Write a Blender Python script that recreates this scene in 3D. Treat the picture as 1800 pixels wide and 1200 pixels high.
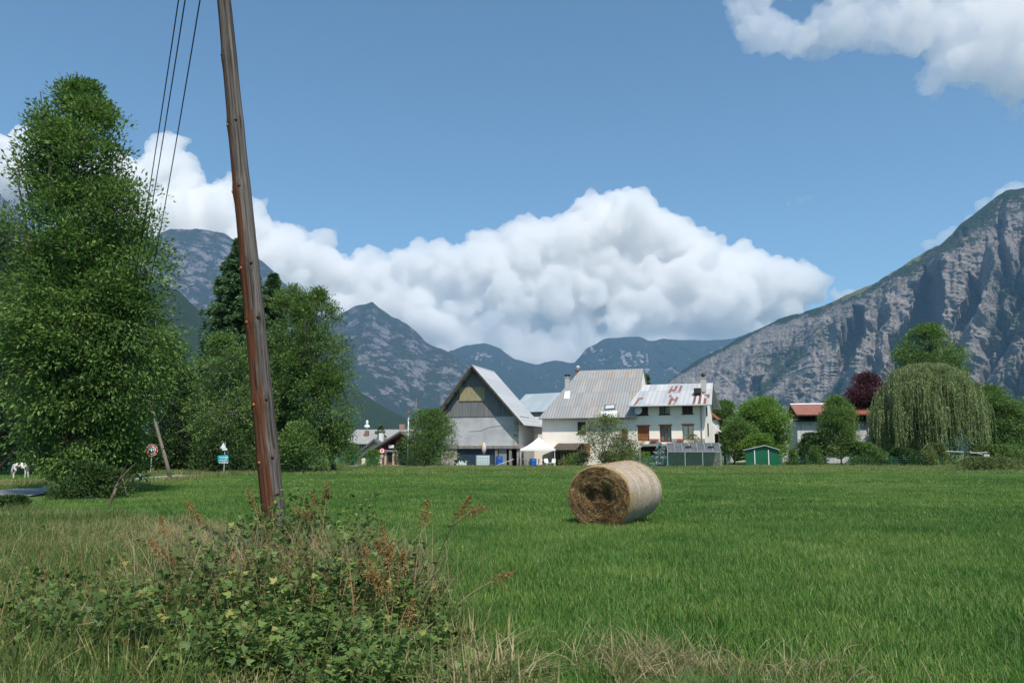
import bpy, math, random
import numpy as np
from mathutils import Vector, Matrix, noise as mnoise
for o in list(bpy.data.objects): bpy.data.objects.remove(o)
SC = bpy.context.scene
COL = SC.collection
R = math.radians
rng = np.random.default_rng(7)
random.seed(7)

# ---------------------------------------------------------------- camera
F, CH, TP = 1400.0, 1.59, 193/1400.0
PITCH = math.atan(TP); CP, SP = math.cos(PITCH), math.sin(PITCH)
cam = bpy.data.cameras.new('camera'); co = bpy.data.objects.new('camera', cam); COL.objects.link(co)
cam.lens = 28.0; cam.sensor_width = 36; cam.clip_start = .1; cam.clip_end = 60000
co.location = (0, 0, CH); co.rotation_euler = (math.pi/2+PITCH, 0, 0)
SC.camera = co
# ---------------------------------------------------------------- sky, sun, exposure
SUN = Vector((.38, -1.02, 1.72)).normalized()
EL = math.asin(SUN.z); AZ = math.atan2(SUN.x, SUN.y)
W = bpy.data.worlds.new('World'); SC.world = W; W.use_nodes = True
nt = W.node_tree; bg = nt.nodes['Background']
sky = nt.nodes.new('ShaderNodeTexSky'); sky.sky_type = 'NISHITA'; sky.sun_disc = False
sky.sun_elevation = EL; sky.sun_rotation = AZ; sky.altitude = 1500; sky.air_density = 1.15; sky.dust_density = 2.0; sky.ozone_density = 1.1
tn = nt.nodes.new('ShaderNodeMix'); tn.data_type = 'RGBA'; tn.blend_type = 'MULTIPLY'; tn.inputs[0].default_value = 1; tn.inputs[7].default_value = (.80, 1.0, 1.03, 1)
nt.links.new(sky.outputs[0], tn.inputs[6]); nt.links.new(tn.outputs[2], bg.inputs[0]); bg.inputs[1].default_value = .113
sl = bpy.data.lights.new('sun', 'SUN'); sl.energy = 4.6; sl.angle = R(.53); sl.color = (1, .94, .86)
so = bpy.data.objects.new('sun', sl); COL.objects.link(so); so.rotation_euler = SUN.to_track_quat('Z', 'Y').to_euler(); so.location = (0, 0, 50)
SC.view_settings.view_transform = 'Standard'; SC.view_settings.look = 'None'; SC.view_settings.gamma = 1
SC.view_settings.exposure = 0.36
SC.render.engine = 'CYCLES'
cy = SC.cycles
cy.use_denoising = True; cy.max_bounces = 24; cy.diffuse_bounces = 3; cy.glossy_bounces = 2; cy.transmission_bounces = 4
cy.volume_bounces = 20; cy.transparent_max_bounces = 8; cy.sample_clamp_indirect = 8; cy.caustics_reflective = False; cy.caustics_refractive = False

# ---------------------------------------------------------------- helpers
def P(px, py, Y, ):
    """the point at world depth Y behind the photograph's pixel"""
    u, v = (px-900)/F, (600-py)/F
    s = Y/(CP-v*SP)
    return Vector((u*s, Y, CH+s*(SP+v*CP)))
def GY(py):
    v = (600-py)/F
    return -CH*(CP-v*SP)/(SP+v*CP)
def G(px, py, z=0.0):
    """ground point under the pixel"""
    v = (600-py)/F; Y = -(CH-z)*(CP-v*SP)/(SP+v*CP)
    q = P(px, py, Y); q.z = z
    return q
def XP(px, Y, z=0.0):
    """ground position at depth Y in the column px (at height z)"""
    # solve for v from z
    t = (z-CH)/Y; v = (t*CP-SP)/(CP+t*SP)
    return Vector(((px-900)/F*Y/(CP-v*SP), Y, z))

def mat(name, col=(.5, .5, .5), rough=.85, metal=0.0, col2=None, scale=5.0, detail=4.0, bump=0.0, bscale=None, coords='Object', stretch=(1, 1, 1), lo=.35, hi=.65, spec=.3):
    m = bpy.data.materials.new(name); m.use_nodes = True
    n = m.node_tree; b = n.nodes['Principled BSDF']
    b.inputs['Roughness'].default_value = rough; b.inputs['Metallic'].default_value = metal
    b.inputs['Specular IOR Level'].default_value = spec
    b.inputs['Base Color'].default_value = (*col, 1)
    m.diffuse_color = (*col, 1)
    if col2 or bump:
        tc = n.nodes.new('ShaderNodeTexCoord'); mp = n.nodes.new('ShaderNodeMapping'); mp.inputs['Scale'].default_value = stretch
        n.links.new(tc.outputs[coords], mp.inputs[0])
        nz = n.nodes.new('ShaderNodeTexNoise'); nz.inputs['Scale'].default_value = scale; nz.inputs['Detail'].default_value = detail
        n.links.new(mp.outputs[0], nz.inputs[0])
        if col2:
            cr = n.nodes.new('ShaderNodeValToRGB'); cr.color_ramp.elements[0].position = lo; cr.color_ramp.elements[1].position = hi
            cr.color_ramp.elements[0].color = (*col, 1); cr.color_ramp.elements[1].color = (*col2, 1)
            n.links.new(nz.outputs[0], cr.inputs[0]); n.links.new(cr.outputs[0], b.inputs['Base Color'])
        if bump:
            nb = nz
            if bscale:
                nb = n.nodes.new('ShaderNodeTexNoise'); nb.inputs['Scale'].default_value = bscale; nb.inputs['Detail'].default_value = detail
                n.links.new(mp.outputs[0], nb.inputs[0])
            bp = n.nodes.new('ShaderNodeBump'); bp.inputs['Strength'].default_value = 1; bp.inputs['Distance'].default_value = bump
            n.links.new(nb.outputs[0], bp.inputs['Height']); n.links.new(bp.outputs[0], b.inputs['Normal'])
    return m

def link(name, me, parent=None, m=None):
    o = bpy.data.objects.new(name, me); COL.objects.link(o)
    if parent is not None: o.parent = parent
    if m is not None and hasattr(me, 'materials') and len(me.materials) == 0:
        for mm in (m if isinstance(m, (list, tuple)) else [m]): me.materials.append(mm)
    return o
def tag(o, label=None, cat=None, group=None, kind=None):
    if label: o['label'] = label
    if cat: o['category'] = cat
    if group: o['group'] = group
    if kind: o['kind'] = kind
    return o
def thing(name, label, cat, loc=(0, 0, 0), rz=0, group=None):
    o = bpy.data.objects.new(name, None); COL.objects.link(o); o.empty_display_size = .3
    o.location = loc; o.rotation_euler = (0, 0, rz)
    return tag(o, label, cat, group)
def npmesh(name, v, f, smooth=False, attrs=None):
    """v (N,3), f (M,k) arrays -> mesh"""
    me = bpy.data.meshes.new(name)
    v = np.asarray(v, np.float32); f = np.asarray(f, np.int32)
    me.vertices.add(len(v)); me.vertices.foreach_set('co', v.ravel())
    k = f.shape[1]; me.loops.add(f.size); me.loops.foreach_set('vertex_index', f.ravel())
    me.polygons.add(len(f)); me.polygons.foreach_set('loop_start', np.arange(0, f.size, k, dtype=np.int32))
    me.polygons.foreach_set('loop_total', np.full(len(f), k, np.int32))
    if smooth: me.polygons.foreach_set('use_smooth', np.ones(len(f), bool))
    for nm, a in (attrs or {}).items():
        at = me.attributes.new(nm, 'FLOAT', 'POINT'); at.data.foreach_set('value', np.asarray(a, np.float32))
    me.update(calc_edges=True)
    return me
class MB:
    """collects boxes, prisms and tubes into one mesh"""
    def __init__(s): s.v = []; s.f = []
    def add(s, v, f):
        b = len(s.v); s.v += [tuple(q) for q in v]; s.f += [tuple(b+i for i in q) for q in f]; return s
    def box(s, x0, x1, y0, y1, z0, z1, M=None):
        v = [Vector((x, y, z)) for z in (z0, z1) for y in (y0, y1) for x in (x0, x1)]
        if M is not None: v = [M @ q for q in v]
        return s.add(v, [(0, 2, 3, 1), (4, 5, 7, 6), (0, 1, 5, 4), (2, 6, 7, 3), (0, 4, 6, 2), (1, 3, 7, 5)])
    def hexa(s, p):   # 8 corners: bottom 4 ccw, top 4 ccw
        return s.add(p, [(3, 2, 1, 0), (4, 5, 6, 7), (0, 1, 5, 4), (1, 2, 6, 5), (2, 3, 7, 6), (3, 0, 4, 7)])
    def slab(s, q, n):  # quad/polygon q extruded by vector n
        n = Vector(n); q = [Vector(a) for a in q]; k = len(q)
        return s.add(q+[a+n for a in q], [tuple(range(k))[::-1], tuple(range(k, 2*k))]+[(i, (i+1) % k, k+(i+1) % k, k+i) for i in range(k)])
    def tube(s, pts, r, n=8, cap=True):
        pts = [Vector(q) for q in pts]; rr = r if isinstance(r, (list, tuple)) else [r]*len(pts)
        b = len(s.v); up = None
        for i, q in enumerate(pts):
            d = (pts[min(i+1, len(pts)-1)]-pts[max(i-1, 0)]).normalized()
            if up is None: up = Vector((0, 0, 1)) if abs(d.z) < .9 else Vector((1, 0, 0))
            a = d.cross(up).normalized(); c = a.cross(d); up = c
            for j in range(n):
                t = 2*math.pi*j/n; s.v.append(tuple(q+(a*math.cos(t)+c*math.sin(t))*rr[i]))
        for i in range(len(pts)-1):
            for j in range(n):
                s.f.append((b+i*n+j, b+(i+1)*n+j, b+(i+1)*n+(j+1) % n, b+i*n+(j+1) % n))
        if cap:
            s.f.append(tuple(b+j for j in range(n))); e = b+(len(pts)-1)*n; s.f.append(tuple(e+j for j in reversed(range(n))))
        return s
    def lathe(s, prof, c=(0, 0, 0), n=16, cap=True):   # prof: (r, z)
        return s.tube2([(Vector(c)+Vector((0, 0, z)), r) for r, z in prof], n, cap)
    def tube2(s, pr, n, cap):
        b = len(s.v)
        for q, r in pr:
            for j in range(n):
                t = 2*math.pi*j/n; s.v.append((q.x+r*math.cos(t), q.y+r*math.sin(t), q.z))
        m = len(pr)
        for i in range(m-1):
            for j in range(n): s.f.append((b+i*n+j, b+i*n+(j+1) % n, b+(i+1)*n+(j+1) % n, b+(i+1)*n+j))
        if cap:
            s.f.append(tuple(b+j for j in reversed(range(n)))); s.f.append(tuple(b+(m-1)*n+j for j in range(n)))
        return s
    def build(s, name, m, parent=None, smooth=False, bevel=0):
        me = bpy.data.meshes.new(name); me.from_pydata(s.v, [], s.f); me.update()
        if smooth:
            me.polygons.foreach_set('use_smooth', np.ones(len(me.polygons), bool))
        o = link(name, me, parent, m)
        if bevel:
            bv = o.modifiers.new('bevel', 'BEVEL'); bv.width = bevel; bv.segments = 2; bv.limit_method = 'ANGLE'
        return o

# vectorised value-noise fbm (numpy)
_perm = np.random.default_rng(3).permutation(4096)
_val = np.random.default_rng(4).random(4096)
def vnoise(x, y, z=0.0):
    x, y, z = np.broadcast_arrays(np.asarray(x, float), np.asarray(y, float), np.asarray(z, float))
    xi, yi, zi = np.floor(x).astype(int), np.floor(y).astype(int), np.floor(z).astype(int)
    fx, fy, fz = x-xi, y-yi, z-zi
    fx, fy, fz = [t*t*t*(t*(t*6-15)+10) for t in (fx, fy, fz)]
    def h(i, j, k): return _val[_perm[(_perm[(_perm[i & 4095]+j) & 4095]+k) & 4095]]
    r = 0
    for di, wx in ((0, 1-fx), (1, fx)):
        for dj, wy in ((0, 1-fy), (1, fy)):
            for dk, wz in ((0, 1-fz), (1, fz)):
                r = r+h(xi+di, yi+dj, zi+dk)*wx*wy*wz
    return r*2-1
def fbm(x, y, z=0.0, o=5, g=.5, l=2.03):
    r = 0; a = 1; t = 0
    for i in range(o):
        r = r+a*vnoise(x, y, z+i*17.3); t += a; a *= g; x = x*l+3.1; y = y*l+1.7; z = z*l
    return r/t
def ridged(x, y, z=0.0, o=5, g=.5, l=2.07):
    r = 0; a = 1; t = 0
    for i in range(o):
        r = r+a*(1-np.abs(vnoise(x, y, z+i*11.1))*2); t += a; a *= g; x = x*l+5.3; y = y*l+2.9; z = z*l
    return r/t
# ================================================================ GROUND, MOUNTAINS, CLOUDS
def shader(name, build):
    m = bpy.data.materials.new(name); m.use_nodes = True
    n = m.node_tree; b = n.nodes['Principled BSDF']; b.inputs['Specular IOR Level'].default_value = .15; b.inputs['Roughness'].default_value = .9
    build(n, b, lambda t: n.nodes.new('ShaderNode'+t), n.links.new)
    return m
def ramp(n, src, stops, N, L):
    c = N('ValToRGB'); e = c.color_ramp.elements
    while len(e) < len(stops): e.new(.5)
    for i, (p, q) in enumerate(stops):
        e[i].position = p; e[i].color = (*q, 1) if isinstance(q, tuple) else (q, q, q, 1)
    L(src, c.inputs[0]); return c.outputs[0]
def noise_out(n, N, L, vec, scale, detail=5, rough=.55, stretch=None):
    if stretch:
        mp = N('Mapping'); mp.inputs['Scale'].default_value = stretch; L(vec, mp.inputs[0]); vec = mp.outputs[0]
    z = N('TexNoise'); z.inputs['Scale'].default_value = scale; z.inputs['Detail'].default_value = detail; z.inputs['Roughness'].default_value = rough
    L(vec, z.inputs[0]); return z.outputs[0]
def mixc(N, L, f, a, b):
    x = N('Mix'); x.data_type = 'RGBA'
    if hasattr(f, 'links'): L(f, x.inputs[0])
    else: x.inputs[0].default_value = f
    for s, q in ((6, a), (7, b)):
        if isinstance(q, tuple): x.inputs[s].default_value = (*q, 1)
        else: L(q, x.inputs[s])
    return x.outputs[2]
def math_(N, L, op, a, b=None, clamp=False):
    x = N('Math'); x.operation = op; x.use_clamp = clamp
    for i, q in enumerate((a, b)):
        if q is None: continue
        if isinstance(q, (int, float)): x.inputs[i].default_value = q
        else: L(q, x.inputs[i])
    return x.outputs[0]

def rock_mat(name, rock1, rock2, wood1, wood2, forest=0.0, sc=.004, strata=(1, 1, 2.5), meadow=None):
    def bld(n, b, N, L):
        tc = N('TexCoord').outputs['Object']
        at = N('Attribute'); at.attribute_name = 'veg'
        geo = N('NewGeometry'); sx = N('SeparateXYZ'); L(geo.outputs['Normal'], sx.inputs[0])
        big = noise_out(n, N, L, tc, sc, 8, .62)
        fine = noise_out(n, N, L, tc, sc*9, 6, .65, strata)
        streak = noise_out(n, N, L, tc, sc*14, 4, .6, (1, 1, .12))
        rk = mixc(N, L, ramp(n, fine, [(.36, 0.0), (.62, 1.0)], N, L), rock1, rock2)
        rk = mixc(N, L, math_(N, L, 'MULTIPLY', ramp(n, streak, [(.45, 0.0), (.68, 1.0)], N, L), .6), rk, tuple(c*.42 for c in rock1))
        veg = math_(N, L, 'ADD', at.outputs['Fac'], math_(N, L, 'MULTIPLY', math_(N, L, 'SUBTRACT', big, .5), 3.0))
        veg = math_(N, L, 'ADD', veg, math_(N, L, 'MULTIPLY', math_(N, L, 'SUBTRACT', fine, .5), 2.6))
        veg = math_(N, L, 'ADD', veg, math_(N, L, 'MULTIPLY', math_(N, L, 'SUBTRACT', sx.outputs['Z'], .55), 1.3))
        vm = ramp(n, veg, [(.42, 0.0), (.62, 1.0)], N, L)
        tr = noise_out(n, N, L, tc, sc*30, 4, .7)
        gr = mixc(N, L, ramp(n, tr, [(.35, 0.0), (.65, 1.0)], N, L), wood1, wood2)
        if meadow:
            am = N('Attribute'); am.attribute_name = 'meadow'
            mm = math_(N, L, 'ADD', am.outputs['Fac'], math_(N, L, 'MULTIPLY', math_(N, L, 'SUBTRACT', noise_out(n, N, L, tc, sc*4, 6, .6), .5), 2.5))
            gr = mixc(N, L, ramp(n, mm, [(.5, 0.0), (.6, 1.0)], N, L), gr, meadow)
        L(mixc(N, L, vm, rk, gr), b.inputs['Base Color'])
        bp = N('Bump'); bp.inputs['Strength'].default_value = .9; bp.inputs['Distance'].default_value = 18
        hh = math_(N, L, 'ADD', math_(N, L, 'MULTIPLY', fine, 1.0), math_(N, L, 'MULTIPLY', math_(N, L, 'MULTIPLY', tr, vm), .9))
        hh = math_(N, L, 'ADD', hh, math_(N, L, 'MULTIPLY', streak, .7))
        L(hh, bp.inputs['Height']); L(bp.outputs[0], b.inputs['Normal'])
    return shader(name, bld)

def interp(poly, x):
    a = np.array(poly, float); return np.interp(x, a[:, 0], a[:, 1])
def ridge_z(px, py, Y):
    v = (600-py)/F; s = Y/(CP-v*SP); return (px-900)/F*s, CH+s*(SP+v*CP)
def mountain(name, ridge, Yr, Yf, mtl, nx=420, ny=170, prof=1.0, amp=60, fscale=400, rough=12, veg=None, meadow=None, relief=None, seed=0., jag=3.0, cross=1.0):
    """a range whose skyline passes behind the traced points; a relief field gives it spurs, gullies and cliffs"""
    x0, x1 = ridge[0][0], ridge[-1][0]
    px = np.linspace(x0, x1, nx); py = interp(ridge, px)
    py = py+fbm(px/26., seed+3, o=5)*jag
    yr = interp(Yr, px) if isinstance(Yr, list) else np.full(nx, float(Yr)); yf = interp(Yf, px) if isinstance(Yf, list) else np.full(nx, float(Yf))
    Xr, Zr = ridge_z(px, py, yr)
    nb = 26
    T = np.concatenate([np.linspace(0, 1, ny), 1+np.linspace(0, 1, nb+1)[1:]])
    TT, _ = np.meshgrid(T, px, indexing='ij')
    PX = np.broadcast_to(px, TT.shape)
    t = np.clip(TT, 0, 1); bk = np.clip(TT-1, 0, 1)
    Y = yf+(yr-yf)*t + bk*(yr-yf)*1.0
    U = Xr/yr
    X = U*Y
    Z = Zr*(t**prof)*(1-bk**1.3)
    # row (photo y) of each vertex, for the reliefs
    tt = (Z-CH)/Y; v = (tt*CP-SP)/(CP+tt*SP); PY = 600-F*v
    edge = np.clip((1-t)*7, 0, 1)*np.clip(t*6, 0, 1)*(bk == 0)
    wx = fbm(X/fscale/1.7, Z/fscale/1.7, seed, o=3)*fscale*.5
    r = ridged((X*cross+wx+Z*.35)/fscale, (Z*.45+wx)/fscale, seed+Y*0, o=6, g=.55)
    n2 = fbm(X/fscale*5, Z/fscale*5, Y/fscale*5+seed, o=4, g=.6)
    D = (r*amp+n2*rough)*edge
    if relief is not None: D = D+relief(PX, PY, t)*edge
    Y = Y-D*.9; X = U*Y; Z = Z+D*.25*edge
    Z = np.where(bk > 0, Z+n2*rough*(1-bk)*bk, Z)
    Z[0] = -6
    Z = np.where(TT >= 2, -6, Z)
    v3 = np.stack([X, Y, Z], -1).reshape(-1, 3)
    H, Wd = TT.shape
    i = np.arange(H-1)[:, None]*Wd+np.arange(Wd-1)[None]
    f = np.stack([i, i+1, i+Wd+1, i+Wd], -1).reshape(-1, 4)
    vg = veg(PX, PY, t) if veg else np.zeros_like(t)
    at = {'veg': (vg*np.ones_like(t)).ravel()}
    if meadow: at['meadow'] = (meadow(PX, PY, t)*np.ones_like(t)).ravel()
    me = npmesh(name, v3, f, True, at)
    o = link(name, me, None, mtl); tag(o, kind='structure')
    return o

def blob(px, py, cx, cy, rx, ry, rot=0):
    a = R(rot); dx, dy = px-cx, py-cy; x = dx*math.cos(a)+dy*math.sin(a); y = -dx*math.sin(a)+dy*math.cos(a)
    return np.clip(1.35-np.sqrt((x/rx)**2+(y/ry)**2), 0, 1)
def band(px, py, pts, w):
    """1 on a polyline, fading over w pixels"""
    d = np.full(px.shape, 1e9)
    for (ax, ay), (bx, by) in zip(pts[:-1], pts[1:]):
        L2 = (bx-ax)**2+(by-ay)**2; t = np.clip(((px-ax)*(bx-ax)+(py-ay)*(by-ay))/L2, 0, 1)
        d = np.minimum(d, np.hypot(px-ax-t*(bx-ax), py-ay-t*(by-ay)))
    return np.clip(1-d/w, 0, 1)
def inpoly(x, y, poly):
    r = np.zeros(x.shape, bool); n = len(poly)
    for i in range(n):
        (ax, ay), (bx, by) = poly[i], poly[(i+1) % n]
        c = ((ay > y) != (by > y)) & (x < (bx-ax)*(y-ay)/((by-ay) or 1e-9)+ax); r ^= c
    lo, hi = min(q[1] for q in poly), max(q[1] for q in poly)
    return r*np.clip((hi+12-y)/(.35*(hi-lo)), 0, 1)
def saw(px, py, line, wl, wr):
    """a buttress: steep on its left flank, easing away to the right; line is its crest (px by py)"""
    a = np.array(line, float); c = np.interp(py, a[:, 1], a[:, 0]); d = px-c+fbm(px/26, py/26, 5., o=2)*4
    k = np.clip((py-a[0, 1]+25)/40, 0, 1)*np.clip((a[-1, 1]+30-py)/60, 0, 1)
    s = np.where(d < 0, np.clip(1+d/wl, 0, 1), np.clip(1-d/wr, 0, 1))
    return s*k

# --- the big rock wall on the right
def relief_r(px, py, t):
    d = 135*saw(px, py, [(1548, 540), (1520, 570), (1508, 610), (1478, 680)], 20, 62)
    d += 185*saw(px, py, [(1660, 440), (1648, 500), (1655, 560), (1610, 640), (1560, 700)], 30, 90)
    d += 115*saw(px, py, [(1745, 440), (1735, 500), (1712, 560), (1690, 620), (1650, 690)], 18, 60)
    d += 70*saw(px, py, [(1800, 560), (1765, 620), (1720, 690), (1700, 720)], 22, 80)
    d += 55*saw(px, py, [(1400, 660), (1380, 700), (1372, 720)], 14, 60)
    d += 35*saw(px, py, [(1300, 640), (1310, 690), (1330, 720)], 12, 60)
    d += 60*saw(px, py, [(1450, 560), (1430, 600), (1420, 660)], 20, 50)
    # alcoves under overhanging rock
    for poly, dep in (([(1502, 534), (1516, 540), (1517, 604), (1484, 664), (1462, 658), (1470, 604), (1486, 572)], 210),
                      ([(1626, 466), (1652, 500), (1657, 560), (1640, 600), (1602, 650), (1556, 645), (1556, 600), (1592, 560), (1603, 510)], 240),
                      ([(1690, 498), (1714, 515), (1712, 575), (1668, 612), (1664, 590), (1690, 550)], 150),
                      ([(1322, 660), (1336, 655), (1330, 700), (1312, 712)], 80), ([(1748, 600), (1765, 590), (1740, 640), (1722, 650)], 90)):
        d -= dep*inpoly(px+fbm(px/14, py/14, 3., o=3)*8, py+fbm(px/14, py/14, 8., o=3)*7, poly)
    # ribs down the slabs
    d += 7*np.abs(vnoise((px+py*.15)/7., py/70., 2.))+5*vnoise((px+py*.1)/3.2, py/26., 4.)
    for i_, ln in enumerate(([(1262, 622), (1250, 650), (1225, 690)], [(1335, 580), (1300, 640), (1282, 700)], [(1410, 552), (1392, 600), (1352, 650), (1335, 710)], [(1470, 530), (1452, 580), (1436, 640), (1400, 720)],
                           [(1560, 492), (1545, 530), (1532, 600), (1520, 680)], [(1690, 400), (1660, 440), (1600, 500)], [(1760, 350), (1745, 430), (1762, 500), (1735, 560)], [(1790, 420), (1770, 520), (1720, 640), (1690, 720)], [(1840, 400), (1800, 560), (1760, 690)], [(1588, 600), (1560, 660), (1535, 720)])):
        wv = fbm(px/26, py/26, 30.+i_, o=4)*16; bb_ = band(px+wv, py+wv*.5, ln, 15); d -= (34 if i_ < 4 else 75)*bb_**1.3; d += (12 if i_ < 4 else 26)*band(px+wv-17, py+wv*.5, ln, 10)
    d += (10+18*np.clip((px-1430)/150, 0, 1))*ridged(px/38, py/30, 12., o=5, g=.55)
    # ledges
    d += 12*np.abs(vnoise(px/70., (py+px*.15)/5., 9.))
    return d
def veg_r(px, py, t):
    top = interp([(1170, 668), (1254, 620), (1350, 570), (1500, 515), (1605, 455), (1660, 415), (1770, 345), (1800, 330), (1900, 330)], px)
    depth = py-top
    w = interp([(1170, 10), (1350, 12), (1450, 30), (1560, 60), (1620, 70), (1700, 60), (1900, 90)], px)
    g = np.clip(1.0-depth/w, -.4, 1)*1.25-.1
    g = np.maximum(g, 1.3*band(px, py, [(1405, 618), (1370, 655), (1330, 690)], 16))
    g = np.maximum(g, 1.2*band(px, py, [(1470, 680), (1440, 715), (1420, 740)], 13))
    g = np.maximum(g, 1.1*blob(px, py, 1535, 550, 22, 16))
    g = np.maximum(g, 1.2*blob(px, py, 1780, 520, 60, 90, 20))
    g = np.maximum(g, 1.3*blob(px, py, 1745, 580, 40, 26, -30))
    g = np.maximum(g, 1.3*blob(px, py, 1800, 690, 110, 50, -20))
    g = np.maximum(g, 1.0*blob(px, py, 1680, 450, 50, 22, -30))
    g = np.maximum(g, .62*band(px, py, [(1440, 590), (1390, 620), (1320, 650)], 26))
    g = np.maximum(g, 1.2*blob(px, py, 1850, 420, 60, 90, 0))
    g = np.maximum(g, np.clip((py-742)/18, 0, 1.2))
    return g*1.15-.16
def meadow_r(px, py, t):
    top = interp([(1170, 668), (1254, 620), (1350, 570), (1500, 515), (1605, 455), (1660, 415), (1770, 345), (1900, 330)], px)
    d = py-top
    return np.clip(1-d/16, 0, 1)*np.clip((px-1390)/60, 0, 1)*np.clip((1700-px)/60, 0, 1)*.75+.7*blob(px, py, 1575, 500, 22, 10)
m_right = rock_mat('limestone cliff', (.185, .165, .158), (.36, .32, .295), (.018, .032, .016), (.05, .075, .03), sc=.006, strata=(1, 1, 3.2), meadow=(.20, .19, .085))
mountain('mountain', [(960, 790), (1060, 752), (1120, 712), (1175, 668), (1215, 640), (1254, 620), (1300, 592), (1350, 571), (1380, 556), (1440, 540), (1500, 513), (1560, 485), (1605, 455), (1650, 432), (1690, 395), (1730, 362), (1768, 336), (1800, 328), (1850, 322), (1950, 350), (2150, 420)],
         [(960, 5200), (1120, 5200), (1500, 3900), (1800, 3300), (2150, 3000)], [(960, 4900), (1120, 4450), (1500, 3200), (1800, 2600), (2150, 2300)], m_right, nx=760, ny=420, prof=1.35,
         amp=48, fscale=330, rough=10, veg=veg_r, meadow=meadow_r, relief=relief_r, seed=2., jag=4)
# --- the hazy rocky mountain at the left of the gap
def veg_l(px, py, t):
    g = np.full(px.shape, .50)
    g = np.maximum(g, np.clip((py-690)/40, 0, 1.2)); g = np.maximum(g, .9*band(px, py, [(640, 560), (620, 640), (680, 720)], 22))
    return g-.12
m_left = rock_mat('weathered grey rock', (.11, .11, .12), (.30, .28, .28), (.02, .035, .025), (.05, .065, .045), sc=.009, strata=(1, 1, 1.4))
mountain('mountain', [(-220, 300), (-60, 322), (0, 338), (18, 362), (60, 410), (270, 418), (300, 404), (345, 402), (395, 411), (430, 438), (470, 468), (510, 506), (545, 545), (575, 562), (600, 552), (625, 538), (655, 530), (690, 556), (715, 572), (750, 600), (800, 625), (850, 660), (905, 705), (960, 760)],
         [(-220, 5200), (400, 7200), (960, 6600)], [(-220, 3000), (400, 4500), (960, 5200)], m_left, nx=620, ny=300, prof=1.05, amp=130, fscale=520, rough=34, veg=veg_l, seed=8., jag=5)
# --- the blue range closing the valley
def veg_c(px, py, t):
    g = np.full(px.shape, .75); g = np.where(band(px, py, [(1030, 600), (1062, 640)], 4)+band(px, py, [(1085, 600), (1098, 640)], 3)+band(px, py, [(1135, 605), (1138, 640)], 2) > .3, .30, g)
    return g
m_far = rock_mat('far wooded slopes', (.26, .25, .25), (.36, .34, .33), (.018, .028, .026), (.035, .045, .04), sc=.0022)
mountain('mountain', [(640, 700), (700, 660), (770, 622), (820, 606), (850, 602), (880, 612), (905, 634), (940, 640), (975, 633), (1010, 636), (1030, 612), (1060, 598), (1110, 594), (1180, 598), (1240, 600), (1290, 596), (1400, 560), (1500, 600)],
         9400, 7600, m_far, nx=420, ny=150, prof=1.0, amp=210, fscale=900, rough=40, veg=veg_c, seed=15., jag=5)
# --- wooded hill in front, left
m_wood = rock_mat('wooded hillside', (.25, .24, .22), (.3, .28, .26), (.018, .034, .014), (.045, .075, .028), sc=.008)
mountain('hill', [(-300, 480), (100, 470), (230, 482), (285, 500), (310, 510), (350, 545), (420, 590), (520, 640), (600, 672), (640, 692), (690, 722), (730, 742), (800, 768), (900, 786)],
         [(-300, 2000), (900, 3100)], [(-300, 900), (900, 2700)], m_wood, nx=420, ny=130, prof=.9, amp=26, fscale=160, rough=14, veg=lambda a, b, t: np.full(a.shape, 1.1), seed=21., jag=3.5)
gm0 = mat('meadow soil', (.05, .10, .02), col2=(.07, .12, .03), scale=.4)
g = MB().add([(-8500, -2000, 0), (8500, -2000, 0), (8500, 11900, 0), (-8500, 11900, 0)], [(0, 1, 2, 3)]).build('ground', gm0); tag(g, kind='structure')
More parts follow.
